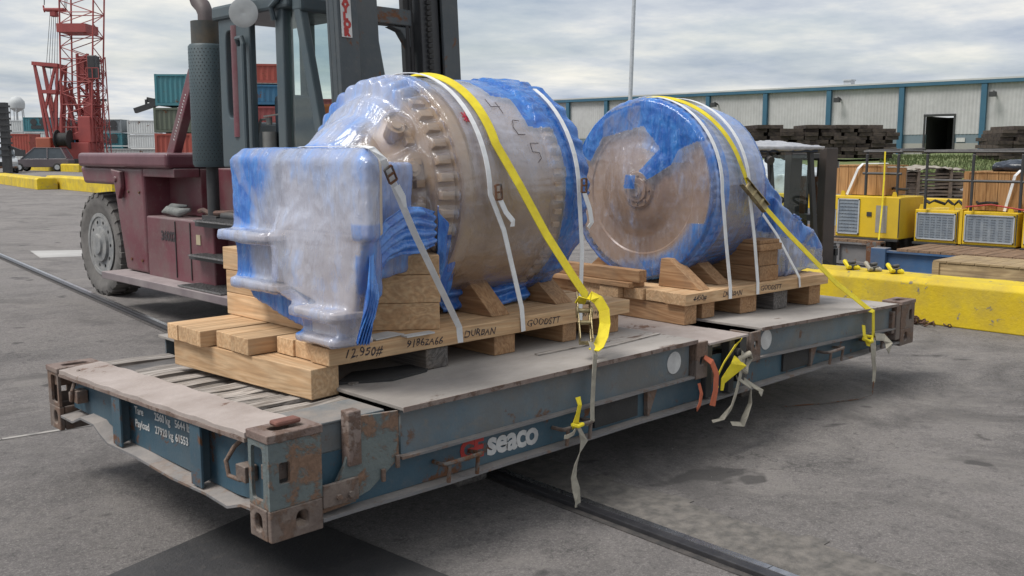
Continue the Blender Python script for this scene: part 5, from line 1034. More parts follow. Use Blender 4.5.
# cab frame
def cabframe():
    xs, xe = 2.26, 3.0
    def post(p0, p1, w_, dpt, label=None):
        mb = MB(); mb.bar(p0, p1, w_, dpt, up=(0, 1, 0)); mb.build('cab_post', SLATE, fk, bevel=0.012)
    # slotted rear post pair
    mb = MB(); mb.oval_plate((xs, 4.50, 1.44), (0, -1, 0), (0, 0, 1), (1, 0, 0), 0.52, 1.26, 0.20, 0.78, 0.085, 0.36, 0.06, k=48, pw=5)
    mb.build('cab_side_frame', SLATE, fk, bevel=0.012)
    mb = MB(); mb.box(xs, xs+0.10, 3.47, 3.59, 1.0, 2.70); mb.build('cab_post', SLATE, fk, bevel=0.015)
    for x_ in (xs+0.05, xe-0.05):
        mb = MB(); mb.bar((x_, 3.30, 2.70), (x_, 2.98, 1.52), 0.09, 0.075, up=(1, 0, 0)); mb.bar((x_, 2.98, 1.53), (x_, 2.96, 1.0), 0.09, 0.075, up=(1, 0, 0)); mb.build('front_pillar', SLATE, fk, bevel=0.015)
    for (y, w_) in ((4.2, 0.12), (3.55, 0.08)):
        mb = MB(); mb.box(xe-0.1, xe, y-w_/2, y+w_/2, 1.0, 2.70); mb.build('cab_post', SLATE, fk, bevel=0.015)
    mb = MB(); mb.box(xs-0.03, xe+0.03, 3.36, 4.56, 2.68, 2.80); mb.box(xs+0.01, xe-0.01, 3.22, 3.358, 2.64, 2.76); mb.build('cab_roof', SLATE, fk, bevel=0.025)
    mb = MB(); mb.box(xs+.012, xs+.09, 2.98, 4.0, 1.0, 1.50); mb.box(xe-.09, xe-.012, 2.98, 4.2, 1.0, 1.40); mb.box(xs+.10, xe-.10, 2.94, 2.98, 1.0, 1.45); mb.box(xs+.1, xe-.1, 4.15, 4.22, 1.0, 1.60); mb.build('cab_panel', SLATE, fk, bevel=0.01)
    mb = MB(); mb.prism([(3.46, 1.51), (3.46, 2.66), (3.33, 2.66), (3.02, 1.51)], 0, xs+.04, xs+.046); mb.build('cab_window', GLASS, fk)
    mb = MB(); mb.add([(xs+.1, 2.98, 1.52), (xe-.1, 2.98, 1.52), (xe-.1, 3.28, 2.64), (xs+.1, 3.28, 2.64), (xs+.1, 2.986, 1.52), (xe-.1, 2.986, 1.52), (xe-.1, 3.286, 2.64), (xs+.1, 3.286, 2.64)], [(0,1,2,3),(4,7,6,5),(0,4,5,1),(1,5,6,2),(2,6,7,3),(3,7,4,0)]); mb.build('windscreen', GLASS, fk)
    mb = MB(); mb.bar((xs+.25, 2.97, 1.55), (xs+.20, 3.08, 2.0), .014); mb.bar((xs+.16, 3.04, 1.85), (xs+.24, 3.16, 2.25), .02); mb.build('wiper', BLACK, fk)
    mb = MB(); mb.prism([(3.95, 1.2), (3.45, 1.2), (3.45, 1.42), (3.75, 1.42), (3.82, 2.05), (3.98, 2.05)], 0, 2.45, 2.85); mb.build('seat', mat('blue_grey_seat', (0.05, 0.075, 0.10), None, 6, 0.8), fk, bevel=0.05, seg=3)
    mb = MB(); mb.box(2.50, 2.60, 3.2, 3.4, 1.45, 1.95); mb.build('console', mat('orange_panel', (0.45, 0.10, 0.02), None, 6, 0.6), fk, bevel=0.02)
    mb = MB(); mb.tube([(2.65 + 0.17*cos(a), 3.25 + 0.06*sin(a), 1.80 + 0.14*sin(a)) for a in [2*pi*k/20 for k in range(20)]], 0.015, 6, closed=True); mb.cyl((2.65, 3.25, 1.80), (2.65, 3.1, 1.40), 0.025, n=8); mb.build('steering_wheel', BLACK, fk, smooth=True)
    mb = MB(); mb.tube([(xs-0.02, 4.12, 2.45), (xs-.05, 4.10, 2.50), (xs-.05, 4.02, 2.50), (xs-.05, 4.0, 2.45), (xs-.05, 4.0, 1.5)], 0.022, 8); mb.tube([(xs-.02, 3.56, 2.60), (xs-.05, 3.55, 2.70), (xs-.05, 3.46, 2.74), (xs-.05, 3.40, 2.82)], 0.022, 8)
    mb.build('hand_rail', SLATE, fk, smooth=True)
    mb = MB(); mb.cyl((2.30, 4.24, 1.70), (2.30, 4.24, 2.62), 0.06, n=14); mb.build('lift_cylinder', MAROON, fk, smooth=True)
    mb = MB(); mb.cyl((2.20, 3.95, 2.90), (2.16, 3.85, 2.70), 0.02, n=8); mb.lathe([(-0.01, 0), (-0.018, 0.08), (-0.01, 0.115), (0.02, 0.11), (0.02, 0)], (0, 0, 0), 0, 30, Matrix.Translation((2.13, 3.83, 2.67)) @ Matrix.Rotation(radians(50), 4, 'Z')); mb.build('mirror', mat('mirror_dish', (0.42, 0.43, 0.43), (0.32, 0.33, 0.33), 5, 0.35, metal=0.3), fk, smooth=True)
    mb = MB(); mb.cyl((2.38, 3.92, 1.50), (2.38, 3.92, 1.74), 0.06, n=18); mb.cyl((2.38, 3.92, 1.80), (2.38, 3.92, 1.86), 0.025, n=10); mb.tube([(2.38, 3.92, 1.85), (2.36, 4.02, 1.84), (2.34, 4.06, 1.70)], 0.012, 8); mb.bar((2.33, 3.92, 1.865), (2.45, 3.80, 1.89), 0.02, 0.012)
    mb.build('fire_extinguisher', mat('pale_extinguisher', (0.22, 0.22, 0.21), None, 6, 0.4), fk, smooth=True)
    mb = MB(); mb.tube([(2.45, 4.3, 2.98), (2.6, 4.1, 2.90), (2.9, 3.9, 2.92), (3.4, 3.8, 2.90)], 0.04, 10); mb.build('roof_pipe', MAROON, fk, smooth=True)
cabframe()
# mast: tilted back a little
Mm = Matrix.Translation((0, 2.62, 0.3)) @ Matrix.Rotation(radians(-3.5), 4, 'X') @ Matrix.Translation((0, -2.62, -0.3))
mb = MB()
def chan(mb, x0, x1, y0, y1, z0, z1, s_):
    mb.box(x0, x1, y0, y0+0.03, z0, z1, Mm); mb.box(x0, x1, y1-0.03, y1, z0, z1, Mm); xa = x0 if s_ < 0 else x1-0.04; mb.box(xa, xa+0.04, y0+0.0305, y1-0.0305, z0, z1, Mm)
mb = MB(); chan(mb, 2.05, 2.22, 2.30, 2.42, 0.55, 4.4, -1); mb.box(2.04, 2.21, 2.27, 2.298, 0.55, 4.4, Mm); mrail = mb.build('mast_rail', MAST, fk, bevel=0.006)
mb = MB(); mb.box(2.225, 2.44, 2.34, 2.56, 0.55, 4.4, Mm); mb.build('inner_mast_rail', MAST, fk, bevel=0.008)
mb = MB(); chan(mb, 3.02, 3.18, 2.30, 2.62, 0.55, 4.4, 1); mb.build('mast_rail', MAST, fk, bevel=0.006)
mb = MB(); mb.box(2.84, 3.015, 2.34, 2.60, 0.55, 4.4, Mm); mb.build('inner_mast_rail', DARK, fk, bevel=0.008)
mb = MB(); mb.box(2.452, 2.80, 2.40, 2.50, 2.50, 2.62, Mm); mb.prism([(2.80, 2.49), (2.80, 2.32), (2.70, 2.46), (2.60, 2.49)], 1, 2.41, 2.49, Mm); mb.box(2.452, 2.80, 2.40, 2.50, 1.45, 1.6, Mm); mb.build('mast_cross_member', MAST, fk, bevel=0.008)
mb = MB()
for k in range(90): mb.box(2.885, 2.925, 2.315, 2.335, 0.7+k*0.04, 0.728+k*0.04, Mm)
mb.build('lift_chain', BLACK, fk)['kind'] = 'stuff'
mb = MB()
for xx in (2.80, 2.76): mb.tube([tuple(Mm @ Vector((xx, 2.42, z))) for z in (0.8, 2, 3, 4.3)], 0.02, 8)
mb.build('hydraulic_hose', BLACK, fk, smooth=True)
mb = MB(); mb.box(2.065, 2.150, 2.263, 2.267, 2.345, 2.69, Mm); sg = mb.build('maker_sign', WHITEP, mrail)
for i, c_ in enumerate('TAYLOR'):
    q = Mm @ Vector((2.083, 2.261, 2.622-i*0.053)); text('maker_lettering', c_, 0.070, tuple(q), (1, 0, 0), tuple(Mm.to_3x3() @ Vector((0, 0, 1))), REDP, sg, bold=0.006)
mb = MB(); mb.tube([(2.25, 2.62, 3.2), (2.22, 2.65, 2.5), (2.28, 2.65, 2.0), (2.32, 2.6, 1.5)], 0.018, 8); mb.tube([(2.40, 2.62, 2.1), (2.36, 2.62, 1.9), (2.42, 2.6, 1.7)], 0.012, 8); mb.build('cab_hose', BLACK, fk, smooth=True)
mb = MB(); mb.box(2.1, 3.1, 1.99, 2.2, 0.35, 1.2); mb.box(2.2, 2.38, 1.9, 1.985, 0.3, 0.38) ; mb.build('fork_carriage', MAST, fk, bevel=0.01)

# ------------------------------------------------------------------ SMALL FORKLIFT (right)
f2 = thing('forklift_truck', 'small yellow forklift with dark mast and sheeted roof behind the yellow barrier', 'forklift', far(776, 11.0), FACE+22)
mb = MB(); mb.box(-0.75, 0.30, -0.38, 0.38, 0.18, 0.52); mb.prism([(-0.78, 0.2), (-0.78, 0.70), (-0.60, 0.86), (-0.15, 0.86), (-0.12, 0.55), (0.3, 0.5), (0.3, 0.2)], 1, -0.36, 0.36); mb.build('body', YEL, f2, bevel=0.03, seg=3)
mb = MB(); mb.prism([(-0.45, 0.87), (-0.05, 0.87), (-0.05, 0.95), (-0.40, 0.97), (-0.50, 1.25), (-0.57, 1.25)], 1, -0.2, 0.2); mb.build('seat', BLACK, f2, bevel=0.02)
for sy in (-1, 1):
    for xx in (-0.52, 0.32):
        mb = MB(); mb.lathe([(-.07, .0), (-.07, .13), (-.06, .20), (.06, .20), (.07, .13), (.07, 0)], (xx, sy*0.38, 0.20), 1, 28); wh = mb.build('wheel', BLACK, f2, smooth=True)
        mb = MB(); mb.lathe([(-.075, .0), (-.075, .09), (.075, .09), (.075, 0)], (xx, sy*0.38, 0.20), 1, 20); mb.build('rim', YEL, wh)
    mb = MB(); mb.bar((-0.60, sy*0.36, 0.8), (-0.52, sy*0.36, 1.58), 0.05); mb.bar((0.30, sy*0.36, 0.5), (0.18, sy*0.36, 1.58), 0.05); mb.build('roof_post', DARK, f2)
mb = MB(); mb.box(-0.62, 0.24, -0.42, 0.42, 1.57, 1.61); mb.build('overhead_guard', mat('dark_blue_frame', (0.02, 0.035, 0.07), None, 4, 0.5), f2, bevel=0.01)
o_ = Vector(far(776, 11.0)); Mf = Matrix.Translation(o_) @ Matrix.Rotation(radians(FACE+22), 4, 'Z')
fused(None, [[tuple(Vector(q)) for q in bx(-0.70, 0.30, -0.47, 0.47, 1.585, 1.64)] + [(-0.5, 0, 1.70), (0.1, 0.1, 1.69)]], lambda p: (0, 0), amp=0.014, voxel=0.018, sm=3, fsc=7, name='roof_sheet', material=mat('silver_sheet', (0.42, 0.42, 0.44), (0.30, 0.31, 0.34), 9, 0.35, bump=0.5, bsc=25)).parent = f2
mb = MB(); mb.tube([(0.0 + 0.12*cos(a)*0.5, 0.14*sin(a), 1.02+0.05*cos(a)) for a in [2*pi*k/18 for k in range(18)]], 0.014, 6, closed=True); mb.cyl((0.0, 0, 1.02), (0.15, 0, 0.6), 0.02, n=8); mb.build('steering_wheel', BLACK, f2, smooth=True)
for sy in (-1, 1):
    mb = MB(); mb.box(0.40, 0.56, sy*0.30-0.06, sy*0.30+0.06, 0.08, 1.62); mb.build('mast_rail', mat('mast_brown_black', (0.045, 0.038, 0.035), (0.07, 0.055, 0.05), 4, 0.6, bump=0.2), f2, bevel=0.008)
mb = MB(); mb.cyl((0.47, -0.10, 0.1), (0.47, -0.10, 1.3), 0.035, n=12); mb.cyl((0.47, 0.10, 0.1), (0.47, 0.10, 1.3), 0.035, n=12); mb.build('lift_cylinder', GRIMY, f2, smooth=True)
mb = MB(); mb.box(0.41, 0.57, -0.25, 0.25, 1.50, 1.56); mb.box(0.41, 0.57, -0.25, 0.25, 0.8, 0.87); mb.box(0.60, 0.64, -0.34, 0.34, 0.12, 0.20); mb.box(0.60, 0.64, -0.34, 0.34, 0.42, 0.5); mb.build('mast_cross_member', DARK, f2, bevel=0.005)
for sy in (-1, 1):
    mb = MB(); mb.box(0.60, 1.4, sy*0.22-0.04, sy*0.22+0.04, 0.06, 0.10); mb.box(0.645, 0.69, sy*0.22-0.04, sy*0.22+0.04, 0.10, 0.52); mb.build('fork', DARK, f2)
mb = MB(); mb.cyl((-0.42, -0.42, 1.50), (-0.42, -0.48, 1.48), 0.045, n=14); mb.build('work_lamp', DARK, f2, smooth=True)
mb = MB()
for yy_ in (-0.17, 0.0, 0.17): mb.tube([(0.60, yy_, 0.3), (0.585, yy_, 0.9), (0.60, yy_, 1.5)], 0.018, 8)
mb.build('lift_chain', BLACK, f2)
mb = MB(); mb.box(0.19, 0.196, -0.33, 0.33, 0.75, 1.54); mb.build('windscreen', GLASS, f2)
mb = MB(); mb.box(0.585, 0.592, -0.35, -0.30, 1.4, 1.47); mb.build('white_sticker', WHITEP, f2)
# sheeted load behind the small forklift
mb_ = fused(None if False else thing('sheeted_load', 'pale load under clear sheeting seen through the small forklift cab', 'load', far(770, 20)), [[tuple(Vector(far(770, 20)) + Vector(p)) for p in bx(-1.0, 1.0, -1.0, 1.0, 0.0, 1.15)] + [tuple(Vector(far(770, 20)) + Vector((0.1, 0, 1.42)))]], lambda p: (0.1, 0), amp=0.05, voxel=0.06, sm=4,
            name='sheeting', material=mat('pale_sheeting', (0.50, 0.53, 0.56), (0.34, 0.37, 0.40), 3, 0.3, bump=0.8, bsc=8))

# ------------------------------------------------------------------ YELLOW BARRIERS
def barrier(label, p0, p1, w_, h_, group='yellow barriers'):
    p0 = Vector((*p0, 0)); p1 = Vector((*p1, 0)); d = (p1-p0); L = d.length; d.normalize(); n_ = Vector((d.y, -d.x, 0))
    t_ = MB(); M = Matrix(((*d, 0), (*n_, 0), (0, 0, 1, 0), (0, 0, 0, 1))).transposed(); M.translation = p0
    prof = [(-w_/2, 0), (-w_/2, h_*0.88), (-w_*0.40, h_), (w_*0.40, h_), (w_/2, h_*0.88), (w_/2, 0)]; n = max(2, int(L/0.35)); vs = []; fs = []
    for i in range(n+1):
        for (a, b) in prof: q = Vector((L*i/n, a, b)); q += Vector(noise.noise_vector(q*3+p0))*0.008; q.z = max(0, q.z); vs.append(M @ q)
    for i in range(n): fs += [(i*6+k, i*6+(k+1) % 6, (i+1)*6+(k+1) % 6, (i+1)*6+k) for k in range(6)]
    fs += [tuple(range(6)), tuple(range(n*6, n*6+6))]; t_.add(vs, fs); o = t_.build('concrete_barrier', YELB, None, bevel=0.01); tag(o, label, 'barrier', group); return o
barrier('long yellow concrete barrier behind the right end of the flat rack', (7.22, 2.6), (7.22, -7.0), 0.44, 0.42)
barrier('yellow barrier block cut by the left edge below the pale vehicle', (13.0, 39.8), (14.8, 52.0), 0.8, 0.48)
barrier('yellow barrier block just left of the large forklift counterweight', (13.3, 33.0), (14.0, 41.8), 0.7, 0.55)
barrier('farthest yellow barrier block in front of the dark van', (28.0, 75.0), (28.0, 89.0), 0.8, 0.62)
# chain heap, ratchets on barrier
mb = MB(); rc_ = random.Random(9)
for i in range(90):
    a = rc_.uniform(0, 6.28); rr_ = abs(rc_.gauss(0, 0.10)); c_ = Vector((6.93+rr_*cos(a)*0.6, 0.42+rr_*sin(a)*1.5, 0.015+max(0, 0.07-rr_*0.35)*rc_.random()))
    q = Matrix.Rotation(rc_.uniform(0, 6), 3, Vector((rc_.random(), rc_.random(), rc_.random())).normalized())
    pts = [c_ + q @ Vector((0.028*cos(k*pi/3), 0.016*sin(k*pi/3), 0)) for k in range(6)]; pts = [Vector((p.x, p.y, max(p.z, 0.006))) for p in pts]; mb.tube(pts, 0.006, 5, closed=True)
o = mb.build('chain_heap', mat('rusty_chain', (0.07, 0.04, 0.028), (0.12, 0.06, 0.04), 20, 0.8)); tag(o, 'small heap of rusty chain at the foot of the long yellow barrier', 'chain')
for i, (yy_, lab) in enumerate(((1.12, 'yellow ratchet buckle lying on the barrier nearest the small forklift mast'), (0.90, 'dark ratchet buckle in the middle on the long yellow barrier'), (0.68, 'yellow ratchet buckle on the barrier, rightmost of three'))):
    t_ = thing('ratchet_buckle', lab, 'ratchet', (7.2, yy_, 0.42)); mb = MB(); mb.tube([(7.1, yy_, 0.45), (7.15, yy_+.06, 0.50), (7.22, yy_+.07, 0.47), (7.25, yy_, 0.45), (7.2, yy_-.06, 0.44)], 0.022, 8, closed=True); mb.build('webbing_coil', WEBY if i != 1 else WEBT, t_, smooth=True)
    mb = MB(); mb.box(7.12, 7.22, yy_-0.04, yy_+0.03, 0.425, 0.475); mb.cyl((7.12, yy_, 0.49), (7.24, yy_, 0.49), 0.018, n=10); mb.build('ratchet', DARK, t_, bevel=0.006)
# wooden box behind barrier
def crate(label, x0, x1, y0, y1, z0, z1, m, name='wooden_crate', group=None):
    t_ = thing(name, label, 'crate', ((x0+x1)/2, (y0+y1)/2, z0), 0, group); n = max(3, int((y1-y0)/0.14))
    mb = MB(); mb.box(x0+.02, x1-.02, y0+.02, y1-.02, z0, z1-.02); mb.build('box', m, t_)
    mb = MB(); k = max(2, int((z1-z0)/0.12))
    if m is WCR2:
        for i in range(k): mb.box(x0, x0+.018, y0, y1, z0+(z1-z0)*i/k+.004, z0+(z1-z0)*(i+1)/k-.004)
    else:
        for i in range(n): mb.box(x0, x0+.018, y0+(y1-y0)*i/n+.003, y0+(y1-y0)*(i+1)/n-.003, z0, z1)
    mb.build('side_boards', m, t_)
    mb = MB()
    for i in range(n): mb.box(x0-.01, x1, y0+(y1-y0)*i/n+.003, y0+(y1-y0)*(i+1)/n-.003, z1, z1+.018)
    mb.build('lid_boards', m, t_)
    mb = MB(); mb.box(x0-.02, x0-.001, y0, y0+.07, z0, z1); mb.box(x0-.02, x0-.001, y1-.07, y1, z0, z1); mb.build('batten', m, t_); return t_
crate('weathered wooden crate between the yellow barrier and the blue rack', 8.35, 9.1, -1.6, 0.80, 0.0, 0.43, WCR2)

# ------------------------------------------------------------------ SECOND FLAT RACK WITH YELLOW UNITS
BLUE2 = mat('blue_rack_paint', (0.035, 0.09, 0.20), (0.05, 0.12, 0.24), 3, 0.5, dust=0.7, grime=0.3)
def rack2(label, x0, x1, y0, y1, zt, m, dm):
    t_ = thing('flat_rack', label, 'flat rack', ((x0+x1)/2, (y0+y1)/2, 0)); mb = MB()
    mb.box(x0, x0+.1, y0, y1, 0.02, 0.06); mb.box(x0+.05, x0+.07, y0, y1, 0.06, zt-.06); mb.box(x0, x0+.1, y0, y1, zt-.055, zt-.03); mb.box(x1-.1, x1, y0, y1, 0.02, zt-.03); mb.build('side_rail', m, t_)
    for yy_ in (y0, y1-.2):
        for xx in (x0-.02, x1-.15): mb = MB(); mb.box(xx, xx+.17, yy_, yy_+.2, 0, zt-.0); mb.build('corner_post', GRIMY if m is not BLUE2 else BLUE2, t_, bevel=0.01)
    mb = MB(); n = int((y1-y0-.42)/0.14)
    for i in range(n): a = y0+.21+i*0.14; mb.box(x0-.0, x1, a, a+.132, zt-.028, zt+.002*(i % 3))
    mb.build('plank_deck', dm, t_)
    mb = MB()
    for yy_ in [y0+.6+i*.7 for i in range(int((y1-y0-1)/.7))]: mb.box(x0+.005, x0+.05, yy_, yy_+.05, .06, zt-.06)
    mb.build('stiffener', m, t_)
    return t_
WD2 = wood('deck_brown', (0.26, 0.17, 0.11), (0.18, 0.115, 0.075), 0, grime=0.3, rnd=0.2)
rack2('blue folded flat rack with plank deck behind the yellow barrier', 10.3, 12.6, -3.6, 2.40, 0.34, BLUE2, WD2)
rack2('grey flat rack carrying the leftmost yellow radiator unit', 10.9, 13.2, 2.55, 7.0, 0.36, FLANGE, WD2)
GRILL = mat('radiator_core', (0.22, 0.26, 0.31), (0.30, 0.34, 0.38), 10, 0.5, metal=0.4); GFR = mat('grille_frame', (0.52, 0.55, 0.58), None, 8, 0.5, metal=0.3)
def unit(label, x, y0, y1, z0, z1, full=True):
    t_ = thing('radiator_unit', label, 'machine', (x+.5, (y0+y1)/2, z0), 0, 'yellow radiator units'); mb = MB(); mb.box(x, x+.75, y0, y1, z0, z1); mb.build('cabinet', YEL, t_, bevel=0.012)
    g1 = y1-.03; g0 = y0+.03 if full else y0+(y1-y0)*0.62
    mb = MB(); n = 9
    for (a, b, c_, d_) in ((g0, g1, z0+.04, z0+.055), (g0, g1, z1-.055, z1-.04), (g0, g0+.015, z0+.04, z1-.04), (g1-.015, g1, z0+.04, z1-.04)): mb.box(x-.02, x-.002, a, b, c_, d_)
    fr = mb.build('grille', GFR, t_); mb = MB(); mb.box(x-.008, x-.001, g0+.015, g1-.015, z0+.056, z1-.056)
    k = 6
    for i in range(k):
        yc_ = g0+.03+(g1-g0-.06)*(i+.5)/k
        for j in range(9): zc_ = z0+.07+(z1-z0-.14)*(j+.5)/9; mb.prism([(yc_-.03, zc_-.012), (yc_+.03, zc_-.012), (yc_, zc_+.014)], 0, x-.016, x-.0085)
    mb.build('radiator_core', GRILL, fr)
    if not full:
        mb = MB(); mb.box(x-.004, x-.0015, y0+.18, y0+.34, z0+.08, z1-.12); mb.build('opening', mat('dusty_opening', (0.30, 0.28, 0.24), None, 9, 0.8), t_)
    mb = MB(); mb.box(x-.006, x-.001, y0+.005, y0+.018, z0+.02, z1-.02); mb.box(x-.05, x-.001, y0, y1, z0-.03, z0-.002); mb.build('skid_edge', DARK, t_)
    if not full: mb = MB(); mb.box(x-.012, x-.004, y0+.40, y0+.47, z0+.30, z0+.36); mb.build('latch', DARK, t_)
    for yy_ in (y0+.06, y1-.12): mb = MB(); mb.prism([(yy_, z1), (yy_+.08, z1), (yy_+.06, z1+.07), (yy_+.02, z1+.07)], 0, x+.02, x+.04); mb.build('lifting_eye', YEL, t_)
    return t_
unit('yellow radiator unit left of centre, open panel beside its narrow grille', 11.15, 2.42, 3.35, 0.385, 0.96, False)
unit('yellow radiator unit with wide grille beside a gap, middle one of the row', 11.35, 1.72, 2.30, 0.36, 0.80)
unit('yellow radiator unit with wide grille at the right edge of the photo', 11.35, 0.98, 1.66, 0.36, 0.80)
unit('yellow radiator unit beyond the right edge, farthest along the row', 11.35, 0.10, 0.92, 0.36, 0.80)
mb = MB(); mb.box(11.36, 12.4, 1.67, 1.71, 0.36, 0.82); o = mb.build('yellow_spacer', YEL); tag(o, 'thin yellow panel between the two right radiator units', 'panel')
mb = MB(); mb.box(14.5, 14.8, -4, 9.0, 0.55, 0.80); mb.box(14.5, 14.8, 8, 8.2, 0, 0.549); mb.box(14.5, 14.8, -2, -1.8, 0, 0.549); o = mb.build('yellow_beam', YEL, bevel=0.01); tag(o, 'long yellow steel beam behind the radiator units', 'beam')
# brown crates on top, with white straps, tarp
c1_ = crate('brown plywood crate on the left radiator unit behind the forklift mast', 11.4, 12.1, 2.75, 3.60, 0.97, 1.37, WCR)
c2_ = crate('brown plywood crate under black sheeting at the right edge', 11.55, 12.3, 0.30, 1.75, 0.81, 1.30, WCR)
for c_, ps in ((c1_, ((3.25, 3.15),)), (c2_, ((1.20, 1.05), (0.95, 0.80)))): 
    for (a, b) in ps:
        xx, z1_, z0_ = (11.37, 1.39, 0.97) if c_ is c1_ else (11.52, 1.32, 0.81)
        mb = MB(); mb.ribbon([(xx+.6, a-.25, z1_+.02), (xx+.02, a-.15, z1_+.02), (xx-.02, a-.1, z1_-.05), (xx-.02, b+.15, z0_)], 0.035, (0, 1, 0.2)); t_ = thing('tie_down_strap', 'white strap over the brown plywood crate at y%.1f' % a if False else ('white strap over the crate behind the forklift mast' if c_ is c1_ else ('left white strap over the sheeted brown crate' if a > 1 else 'right white strap over the sheeted brown crate')), 'strap', (xx, a, z0_)); mb.build('webbing', WEBW, t_)
tp = thing('black_sheet', 'black plastic sheeting bunched on the right brown crate', 'sheeting', (11.9, 1.0, 1.32))
fused(tp, [bx(11.6, 12.3, 0.30, 1.45, 1.33, 1.40) + [(11.9, 0.9, 1.50)]], lambda p: (0, 0), amp=0.035, voxel=0.035, sm=3, name='sheeting', material=mat('black_sheeting', (0.025, 0.03, 0.04), (0.04, 0.05, 0.07), 6, 0.3, bump=0.6, bsc=20))
# tubular guard rails
def rails(label, x, ys, z0, zt, x2, top=True):
    t_ = thing('guard_rail', label, 'rail', (x, ys[0], z0), 0, 'black tube guard rails'); mb = MB()
    for y in ys: mb.tube([(x, y, z0), (x, y, zt-.05), (x+.05, y, zt), (x2, y, zt)], 0.020, 8); 
    mb.build('upright', DARK, t_, smooth=True); mb = MB(); mb.cyl((x, ys[0]+.05, zt-.01), (x, ys[-1]-.05, zt-.01), 0.018, n=8); mb.cyl((x, ys[0]+.05, (z0+zt)/2), (x, ys[-1]-.05, (z0+zt)/2), 0.018, n=8); mb.cyl((x+.05, ys[0]+.05, zt+.001), (x2, ys[-1], zt+.03), 0.018, n=8)
    mb.build('rail_bar', DARK, t_, smooth=True); return t_
rails('black tube guard rail on the left yellow unit', 11.2, (2.95, 2.50), 0.97, 1.585, 12.0)
rails('black tube guard rail along the right yellow units', 11.3, (2.15, 1.55, 0.95, 0.2), 0.81, 1.585, 12.2)
mb = MB(); mb.ribbon([(11.12, 2.66, 1.58), (11.12, 2.655, 1.2), (11.10, 2.655, 0.8), (11.02, 2.64, 0.38)], 0.022, (0, 1, 0)); o = mb.build('tie_down_strap', WEBY); tag(o, 'thin yellow strap hanging down the left radiator unit', 'strap')
mb = MB(); mb.tube([(11.25, 1.60, 0.86), (11.3, 1.3, 0.90), (11.28, 1.0, 0.86), (11.27, 0.7, 0.82)], 0.010, 6); o = mb.build('red_hose', REDP, smooth=True); tag(o, 'thin red hose over the right radiator unit', 'hose')
for i, (ya, yb, zz0, lab) in enumerate(((3.3, 2.5, 0.99, 'black hose looped over the left radiator unit'), (2.25, 1.75, 0.83, 'black hose lying on the middle radiator unit'), (1.6, 1.0, 0.84, 'black hose lying on the right radiator unit beside the red one'))):
    q_ = random.Random(40+i); pts = [(11.45+0.25*q_.random(), ya+(yb-ya)*k/7, zz0+0.02+0.07*abs(sin(k*1.7+i))) for k in range(8)]
    mb = MB(); mb.tube(pts, 0.018, 7); mb.tube([(p[0]+.15, p[1]+.05, p[2]) for p in pts[::-1]], 0.014, 7); o = mb.build('hose', BLACK, smooth=True); tag(o, lab, 'hose')
for i, (y_, z_, lab) in enumerate(((2.75, 0.62, 'white label on the left radiator unit'), (1.70, 0.52, 'small label between the radiator units'))):
    pass
# bundle of thin bars behind
BUN = mat('bundle_brown', (0.20, 0.15, 0.11), (0.11, 0.085, 0.07), 9, 0.85)
for b_, (xa, xb_, lab) in enumerate(((868, 905, 'left bundle of thin brown bars stacked behind the units'), (908, 952, 'right bundle of thin brown bars stacked behind the units'))):
    D = 24; p = far((xa+xb_)/2, D); t_ = thing('bar_bundle', lab, 'bars', p, FACE, 'bundles of thin bars'); L = (xb_-xa+14)/FPX*D/2; mb = MB(); rq = random.Random(b_)
    for i in range(13):
        for j in range(6): z = 0.05+i*0.083; dz = rq.uniform(-.03, .03); mb.bar((-L-rq.uniform(0, .2), -0.3+j*0.12, z+dz), (L+rq.uniform(0, .2), -0.3+j*0.12, z-dz), 0.07, 0.05)
    mb.build('bars', BUN, t_)
    mb = MB(); mb.box(-L*.6, -L*.6+.06, -.4, .45, 0.0, 1.18); mb.box(L*.5, L*.5+.06, -.4, .45, 0.0, 1.18); mb.build('band', BUN, t_)
    drape(t_, [(-L, -0.42, 1.12), (0, -0.42, 1.2), (L, -0.42, 1.14)], [(-L, 0.4, 1.16), (0, 0.4, 1.22), (L, 0.4, 1.15)], fold=0.05, nf=6, mat_=mat('pale_tarp', (0.36, 0.33, 0.28), (0.25, 0.22, 0.19), 8, 0.8), name='cover_sheet', n=24, m=8)

# ------------------------------------------------------------------ WAREHOUSE
P1 = Vector(far(1100, 75.5)); P2 = Vector(far(505, 120)); wdv = (P2-P1); WLn = wdv.length; wdv.normalize(); wnr = Vector((-wdv.y, wdv.x, 0))
if wnr.dot(CAMPOS-P1) > 0: wnr = -wnr     # points away from the viewer
wang = math.degrees(math.atan2(wdv.y, wdv.x))
wh = thing('warehouse', 'long pale metal warehouse with blue columns and a dark doorway', 'warehouse', tuple(P1), wang)
sgn = 1 if (Matrix.Rotation(radians(wang), 3, 'Z') @ Vector((0, 1, 0))).dot(wnr) > 0 else -1
EV = 7.15
WALLM = mat('wall_sheet', (0.47, 0.47, 0.475), (0.40, 0.40, 0.405), 0.25, 0.6, grime=0.12); BLUEC = mat('blue_trim', (0.03, 0.10, 0.165), (0.04, 0.125, 0.19), 0.5, 0.5)
MASON = mat('masonry', (0.34, 0.33, 0.30), (0.26, 0.26, 0.25), 0.4, 0.9); BAND = mat('grey_blue_band', (0.16, 0.21, 0.24), (0.13, 0.17, 0.20), 0.4, 0.8)
def u_at(pxx):  # along-wall coordinate seen at a given column
    d = FW + RT*((pxx-512)/FPX*0.9904); o = CAMPOS; A = P1; den = d.x*wdv.y - d.y*wdv.x
    return ((A-o).x*d.y - (A-o).y*d.x)/(-den)*-1 if False else ((o-A).x*d.y-(o-A).y*d.x)/(wdv.x*d.y-wdv.y*d.x)
du0, du1 = u_at(952), u_at(924)
